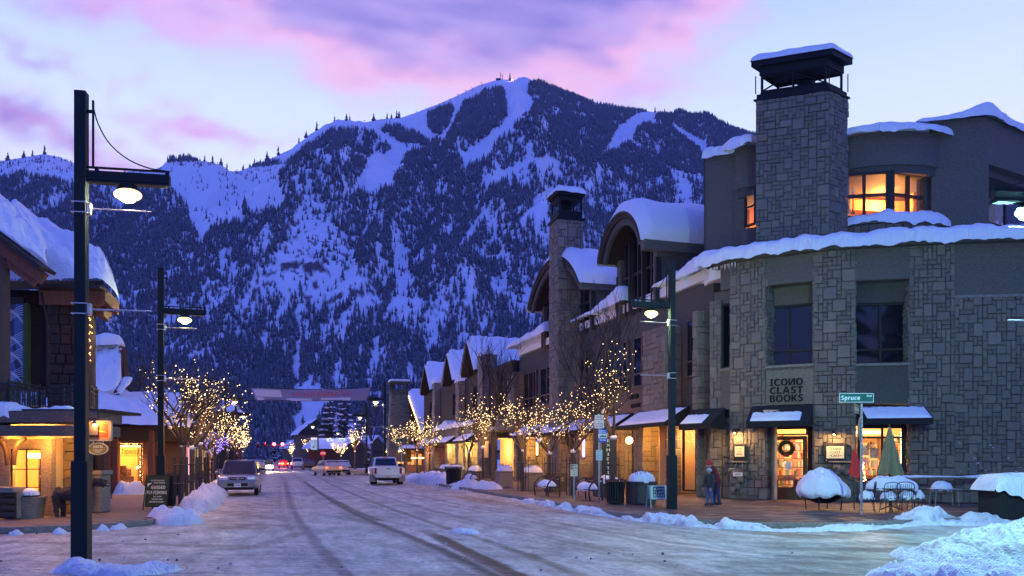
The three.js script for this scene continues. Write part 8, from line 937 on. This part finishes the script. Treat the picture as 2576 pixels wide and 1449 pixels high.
heap('snow_bank', 'big ploughed snow bank at the lower right corner, lit cyan white', [[2300, 1412, 0.55, 0.2], [2350, 1408, 0.8, 0.26], [2430, 1404, 1.0, 0.36], [2510, 1400, 1.2, 0.5], [2570, 1398, 1.3, 0.6], [2720, 1402, 1.4, 0.7]], { seed: 3, nu: 220, nv: 100, rough2: 0.035, lump: 0.3, dirt: 1 });
heap('snow_bank', 'trampled low snow at the foot of the lower right bank', [[2180, 1440, 0.5, 0.08], [2300, 1448, 0.9, 0.2], [2480, 1462, 1.0, 0.25], [2640, 1475, 1.0, 0.25]], { seed: 13, nu: 120, nv: 40, rough2: 0.08, lump: 0.5 });
heap('snow_bank', 'long snow ridge with a high lump along the kerb before the cafe', [[1930, 1336, 0.4, 0.1], [2110, 1333, 0.45, 0.14], [2260, 1322, 0.5, 0.2], [2350, 1316, 0.65, 0.52], [2420, 1318, 0.6, 0.3], [2560, 1308, 0.5, 0.25], [2660, 1304, 0.5, 0.25]], { seed: 5, nu: 150, nv: 26, rough2: 0.06, gap: 0.6, dirt: 0.5 });
heap('snow_bank', 'broken snow lumps along the kerb right of the bus stop', [[1560, 1302, 0.3, 0.12], [1640, 1312, 0.4, 0.24], [1720, 1318, 0.45, 0.2], [1790, 1326, 0.45, 0.26], [1880, 1331, 0.4, 0.2], [1950, 1334, 0.3, 0.08]], { seed: 7, nu: 170, nv: 26, rough2: 0.08, lump: 0.5, gap: 0.85, dirt: 0.6 });
heap('snow_bank', 'thin snow ridge along the right kerb before the benches', [[1285, 1254, 0.3, 0.12], [1380, 1270, 0.4, 0.16], [1460, 1286, 0.4, 0.2], [1560, 1302, 0.3, 0.1]], { seed: 9, nu: 140, nv: 18, rough2: 0.06, lump: 0.5, gap: 0.9, dirt: 0.7 });
heap('snow_bank', 'snow heaped along the right kerb from the pickup to the litter bin', [[1005, 1208, 0.8, 0.4], [1050, 1213, 1.0, 0.6], [1085, 1217, 1.1, 0.8], [1120, 1220, 1.0, 0.75], [1150, 1226, 0.6, 0.3], [1200, 1236, 0.5, 0.3]], { seed: 11, nu: 110, nv: 20 });
heap('snow_mound', 'left snow mound between two trees on the right kerb', [[1148, 1231, 0.5, 0.3], [1175, 1230, 0.9, 0.62], [1205, 1232, 0.6, 0.3]], { seed: 15, nu: 50, nv: 20, rough2: 0.03, group: 'snow mounds by the right kerb' }); heap('snow_mound', 'right snow mound before the dark tree guard on the right kerb', [[1198, 1237, 0.5, 0.3], [1222, 1236, 0.85, 0.6], [1250, 1239, 0.5, 0.3]], { seed: 16, nu: 50, nv: 20, rough2: 0.03 });
heap('snow_patch', 'small lump of snow lying alone on the right of the road', [[1130, 1336, 0.2, 0.06], [1165, 1339, 0.3, 0.12], [1205, 1342, 0.2, 0.05]], { seed: 17, nu: 50, nv: 16, rough2: 0.05 });
heap('snow_bank', 'nearest rounded snow mound at the left pavement corner', [[372, 1310, 0.25, 0.2], [400, 1311, 0.42, 0.36], [425, 1313, 0.5, 0.38], [455, 1318, 0.55, 0.42], [478, 1310, 0.4, 0.2]], { seed: 21, nu: 80, nv: 30, rough2: 0.025, lump: 0.4 });
heap('snow_bank', 'snow ridge along the left kerb behind the nearest mound', [[470, 1297, 0.4, 0.3], [495, 1282, 0.6, 0.5], [512, 1268, 0.65, 0.55], [528, 1252, 0.7, 0.55], [540, 1240, 0.6, 0.45], [556, 1226, 0.7, 0.5], [572, 1212, 0.8, 0.5]], { seed: 22, nu: 130, nv: 26, rough2: 0.05, lump: 0.4 });
heap('snow_bank', 'far snow ridge along the left kerb beyond the silver car', [[590, 1203, 0.7, 0.4], [612, 1188, 0.9, 0.5], [632, 1174, 1, 0.5]], { seed: 23, nu: 80, nv: 16 });
heap('snow_heap_on_shrub', 'long low shrub buried in snow before the low shop', [[284, 1252, 0.5, 0.3], [312, 1251, 0.75, 0.75], [345, 1250, 0.7, 0.7], [375, 1250, 0.5, 0.3]], { seed: 24, nu: 60, nv: 24, rough2: 0.02 }); heap('snow_heap_on_shrub', 'tall rounded shrub buried in snow right of the low shop window', [[350, 1238, 0.5, 0.6], [372, 1237, 0.8, 1.3], [398, 1238, 0.8, 1.2], [425, 1240, 0.5, 0.6]], { seed: 25, nu: 60, nv: 24, rough2: 0.02 });
heap('snow_bank', 'snow heap round the foot of the nearest left street lamp', [[120, 1440, 0.18, 0.1], [190, 1436, 0.36, 0.2], [260, 1440, 0.34, 0.16], [320, 1446, 0.3, 0.12], [400, 1436, 0.34, 0.16], [450, 1430, 0.25, 0.1]], { seed: 26, nu: 110, nv: 30, rough2: 0.045, lump: 0.4 });
for (const [px, py, w, lab] of [[42, 1345, 0.16, 'leftmost small lump of snow on the left kerb edge'], [150, 1343, 0.2, 'small lump of snow on the kerb left of the lamp post'], [300, 1330, 0.3, 'flat lump of snow on the kerb right of the lamp post'], [258, 1336, 0.14, 'tiny lump of snow close right of the lamp post']]) heap('snow_lump', lab, [[px - 14, py, w, 0.06], [px, py, w, 0.16], [px + 16, py, w * 0.7, 0.06]], { seed: px, nu: 30, nv: 14, rough2: 0.03 });
{ // dark spruces across the crossing, behind the viewer: the upper shop windows mirror them
  for (const [x, z, h, l] of [[4, 12, 27, 'tall dark spruce across the crossing, mirrored in the left upper bookshop window'], [11, 16, 31, 'tall dark spruce across the crossing, mirrored between the upper windows'], [18, 13, 28, 'tall dark spruce across the crossing, mirrored in the right upper bookshop window']]) { const o = thing('spruce_tree', l, 'tree', [x, 0, z]), c = part('crown', coniferGeo(x * 9 | 0, 16, 0.2), coniferMat, o); c.scale.set(h, h, h); new MB().cyl(0, h * 0.2, 0, 0.3, 0.2, h * 0.4, 8).build('trunk', M.bark, o); } }
{ // crumbs of frozen snow and dirt scattered over the road
  const q = rng(7), g = new THREE.IcosahedronGeometry(1, 0), m = new MB(), dm = new MB(); for (let k = 0; k < 420; k++) { const near = q() < 0.5, px = lerp(0, 2576, q()), py = lerp(1200, 1445, Math.pow(q(), 0.7)), p = G(px, py, 0), s = (0.006 + 0.028 * Math.pow(q(), 5)); const onRoad = py > 1235 + 0.00001 * (px - 700) ** 2 * 9 || (px > 640 && px < 1000); if (!onRoad) continue; (q() < 0.6 ? m : dm).at(g.clone(), p[0], s * 0.5, p[2], q() * 3, q() * 3, 0, s); }
  const o = tag(m.build('snow_crumbs', M.snow, scene), 'crumbs of frozen snow scattered over the road', 'snow crumbs', null, 'stuff'); tag(dm.build('slush_crumbs', mat(0.2, 0.13, 0.09), scene), 'brown crumbs of slush scattered over the road', 'slush', null, 'stuff'); }
// long chair wires of light are car trails in the photograph and are not built; the people behind them are

// ================= two people before the bookshop pier =================
function field(bones, res, pad = 0.06) { // one skin over tapered bones, joined smoothly
  const lo = [1e9, 1e9, 1e9], hi = [-1e9, -1e9, -1e9]; for (const [a, b, ra, rb] of bones) for (let k = 0; k < 3; k++) { lo[k] = Math.min(lo[k], a[k] - ra, b[k] - rb); hi[k] = Math.max(hi[k], a[k] + ra, b[k] + rb); }
  const c = lo.map((v, k) => (v + hi[k]) / 2), half = Math.max(...hi.map((v, k) => v - lo[k])) / 2 + pad, mc = new MarchingCubes(res, M.white, false, false, 120000); mc.isolation = 0; const f = mc.field; let i = 0;
  for (let z = 0; z < res; z++) for (let y = 0; y < res; y++) for (let x = 0; x < res; x++, i++) {
    const p = [x, y, z].map((v, k) => c[k] + (v - res / 2) / (res / 2) * half); let d = 1e9; const kk = 0.03;
    for (const [a, b, ra, rb] of bones) { const ab = [b[0] - a[0], b[1] - a[1], b[2] - a[2]], ap = [p[0] - a[0], p[1] - a[1], p[2] - a[2]], l = ab[0] * ab[0] + ab[1] * ab[1] + ab[2] * ab[2] + 1e-9, t = clamp((ap[0] * ab[0] + ap[1] * ab[1] + ap[2] * ab[2]) / l), dd = Math.hypot(ap[0] - ab[0] * t, ap[1] - ab[1] * t, ap[2] - ab[2] * t) - lerp(ra, rb, t), h = clamp(0.5 + 0.5 * (d - dd) / kk); d = d > 1e8 ? dd : lerp(d, dd, h) - kk * h * (1 - h); }
    f[i] = -d;
  }
  mc.update(); const n = mc.count, g = new THREE.BufferGeometry(); g.setAttribute('position', new THREE.Float32BufferAttribute(Array.from(mc.positionArray.slice(0, n * 3), (v, k) => c[k % 3] + v * half), 3)); g.setAttribute('normal', new THREE.Float32BufferAttribute(mc.normalArray.slice(0, n * 3), 3)); g.setAttribute('uv', new THREE.Float32BufferAttribute(new Float32Array(n * 2), 2)); g.computeVertexNormals(); return g;
}
function makePerson(label, pos, turn, s, lean, tones, hat, reach) { // faces +z; joints in metres for a 1.72 m adult
  const o = thing('person', label, 'person', pos, turn, undefined); o.scale.setScalar(s); const L = lean, hip = 0.92, sh = [0, 1.38 - 0.1 * L, 0.28 * L], nk = [0, 1.47 - 0.12 * L, 0.34 * L], hd = [0, 1.6 - 0.16 * L, 0.44 * L];
  const hand = (sx) => [sx * 0.22, 0.86 - 0.14 * reach, 0.12 + 0.34 * reach], elb = (sx) => [sx * 0.27, 1.1 - 0.12 * L, 0.02 + 0.24 * L];
  const skin = mat(0.45, 0.27, 0.2), body = field([[[0, hip, 0], [0, 1.15 - 0.05 * L, 0.12 * L], 0.16, 0.15], [[0, 1.15 - 0.05 * L, 0.12 * L], sh, 0.15, 0.15], [[-0.13, sh[1], sh[2]], [0.13, sh[1], sh[2]], 0.1, 0.1], [sh, nk, 0.07, 0.055], ...[-1, 1].flatMap((k) => [[[k * 0.18, sh[1], sh[2]], elb(k), 0.075, 0.055], [elb(k), hand(k), 0.055, 0.036], [[k * 0.09, hip, 0], [k * 0.11, 0.49, 0.04], 0.105, 0.07], [[k * 0.11, 0.49, 0.04], [k * 0.12, 0.09, -0.03 * k], 0.07, 0.05], [[k * 0.12, 0.07, -0.03 * k - 0.04], [k * 0.13, 0.05, 0.14 - 0.03 * k], 0.055, 0.045]])], 96);
  { const p = body.attributes.position, c = new Float32Array(p.count * 3); for (let i = 0; i < p.count; i++) { const y = p.getY(i), x = Math.abs(p.getX(i)), t = y < 0.12 ? tones[2] : y < 0.84 && !(x > 0.17 && y > 0.6) ? tones[1] : tones[0]; c.set(t, i * 3); } body.setAttribute('color', new THREE.BufferAttribute(c, 3)); }
  const bm = part('body', body, new THREE.MeshStandardMaterial({ vertexColors: true, roughness: 0.85 }), o);
  const head = field([[[hd[0], hd[1] + 0.03, hd[2] - 0.01], [hd[0], hd[1] - 0.02, hd[2] + 0.02], 0.095, 0.085], [[0, hd[1] - 0.07, hd[2] + 0.035], [0, hd[1] - 0.09, hd[2] + 0.05], 0.055, 0.04], [[0, hd[1] + 0.01, hd[2] + 0.1], [0, hd[1] - 0.025, hd[2] + 0.118], 0.012, 0.018], [[0.09, hd[1], hd[2]], [0.098, hd[1] - 0.03, hd[2]], 0.016, 0.012], [[-0.09, hd[1], hd[2]], [-0.098, hd[1] - 0.03, hd[2]], 0.016, 0.012], [nk, hd, 0.052, 0.055]], 72, 0.03); part('head', head, skin, o);
  new MB().sph(0.035, hd[1] + 0.012, hd[2] + 0.094, 0.013).sph(-0.035, hd[1] + 0.012, hd[2] + 0.094, 0.013).build('eyes', M.black, o); new MB().sph(0, hd[1] - 0.062, hd[2] + 0.095, 0.022, [1, 0.3, 0.5]).build('mouth', mat(0.3, 0.1, 0.09), o);
  for (const k of [-1, 1]) { const h = hand(k), b = [[h, [h[0] - 0.01 * k, h[1] - 0.06, h[2] + 0.035], 0.034, 0.03]]; for (let f = 0; f < 4; f++) { const x = h[0] + (f - 1.5) * 0.019, l = [0.062, 0.075, 0.07, 0.055][f]; b.push([[x, h[1] - 0.07, h[2] + 0.04], [x, h[1] - 0.07 - l * 0.5, h[2] + 0.055], 0.0095, 0.009], [[x, h[1] - 0.07 - l * 0.5, h[2] + 0.055], [x, h[1] - 0.07 - l, h[2] + 0.045], 0.009, 0.0075]); } b.push([[h[0] - 0.03 * k, h[1] - 0.02, h[2] + 0.03], [h[0] - 0.055 * k, h[1] - 0.07, h[2] + 0.06], 0.012, 0.009]); part('hand', field(b, 56, 0.015), tones[3] ? mat(...tones[3]) : skin, o); }
  const m = new MB(), q = rng(Math.round(s * 100)); if (hat.kind === 'spiky') { m.sph(0, hd[1] + 0.06, hd[2] - 0.015, 0.118, [1, 0.85, 1.05], 18); for (let k = 0; k < 9; k++) { const a = k / 9 * 6.283; m.at(new THREE.ConeGeometry(0.028, 0.13, 8), Math.cos(a) * 0.07, hd[1] + 0.17, hd[2] + Math.sin(a) * 0.07, 0.5 * Math.sin(a), 0, -0.5 * Math.cos(a)); } } else m.sph(0, hd[1] + 0.05, hd[2] - 0.01, 0.125, [1, 0.85, 1.08], 18).at(new THREE.TorusGeometry(0.11, 0.03, 8, 22), 0, hd[1] + 0.045, hd[2] - 0.005, Math.PI / 2 - 0.15);
  m.build('hat', mat(...hat.c, { roughness: 0.95 }), o); return o;
}
makePerson('person in dark red jacket and spiky red hat bending towards a child, by the pier', [X(1803, 29), PAVE, -29], -1.15, 0.98, 0.8, [[0.16, 0.018, 0.022], [0.03, 0.04, 0.12], [0.02, 0.02, 0.025], [0.3, 0.24, 0.16]], { kind: 'spiky', c: [0.5, 0.05, 0.04] }, 0.9);
makePerson('small child in blue trousers and pale grey hat, held by the person in red', [X(1786, 28.6), PAVE, -28.6], -0.9, 0.78, 0.15, [[0.05, 0.055, 0.06], [0.1, 0.14, 0.3], [0.03, 0.03, 0.03], null], { kind: 'round', c: [0.5, 0.5, 0.5] }, 0.3);

scene.fog = new THREE.FogExp2(new THREE.Color().setRGB(0.55, 0.62, 1), 0.00008);
// ---------- air and render ----------
const renderer = new THREE.WebGLRenderer({ antialias: true });
renderer.setSize(1024, 576); renderer.toneMapping = THREE.LinearToneMapping; renderer.toneMappingExposure = EXPOSURE;
renderer.shadowMap.enabled = true; renderer.shadowMap.type = THREE.PCFSoftShadowMap;
scene.traverse((o) => { if (o.isMesh) { o.castShadow = true; o.receiveShadow = true; } });
renderer.render(scene, camera);
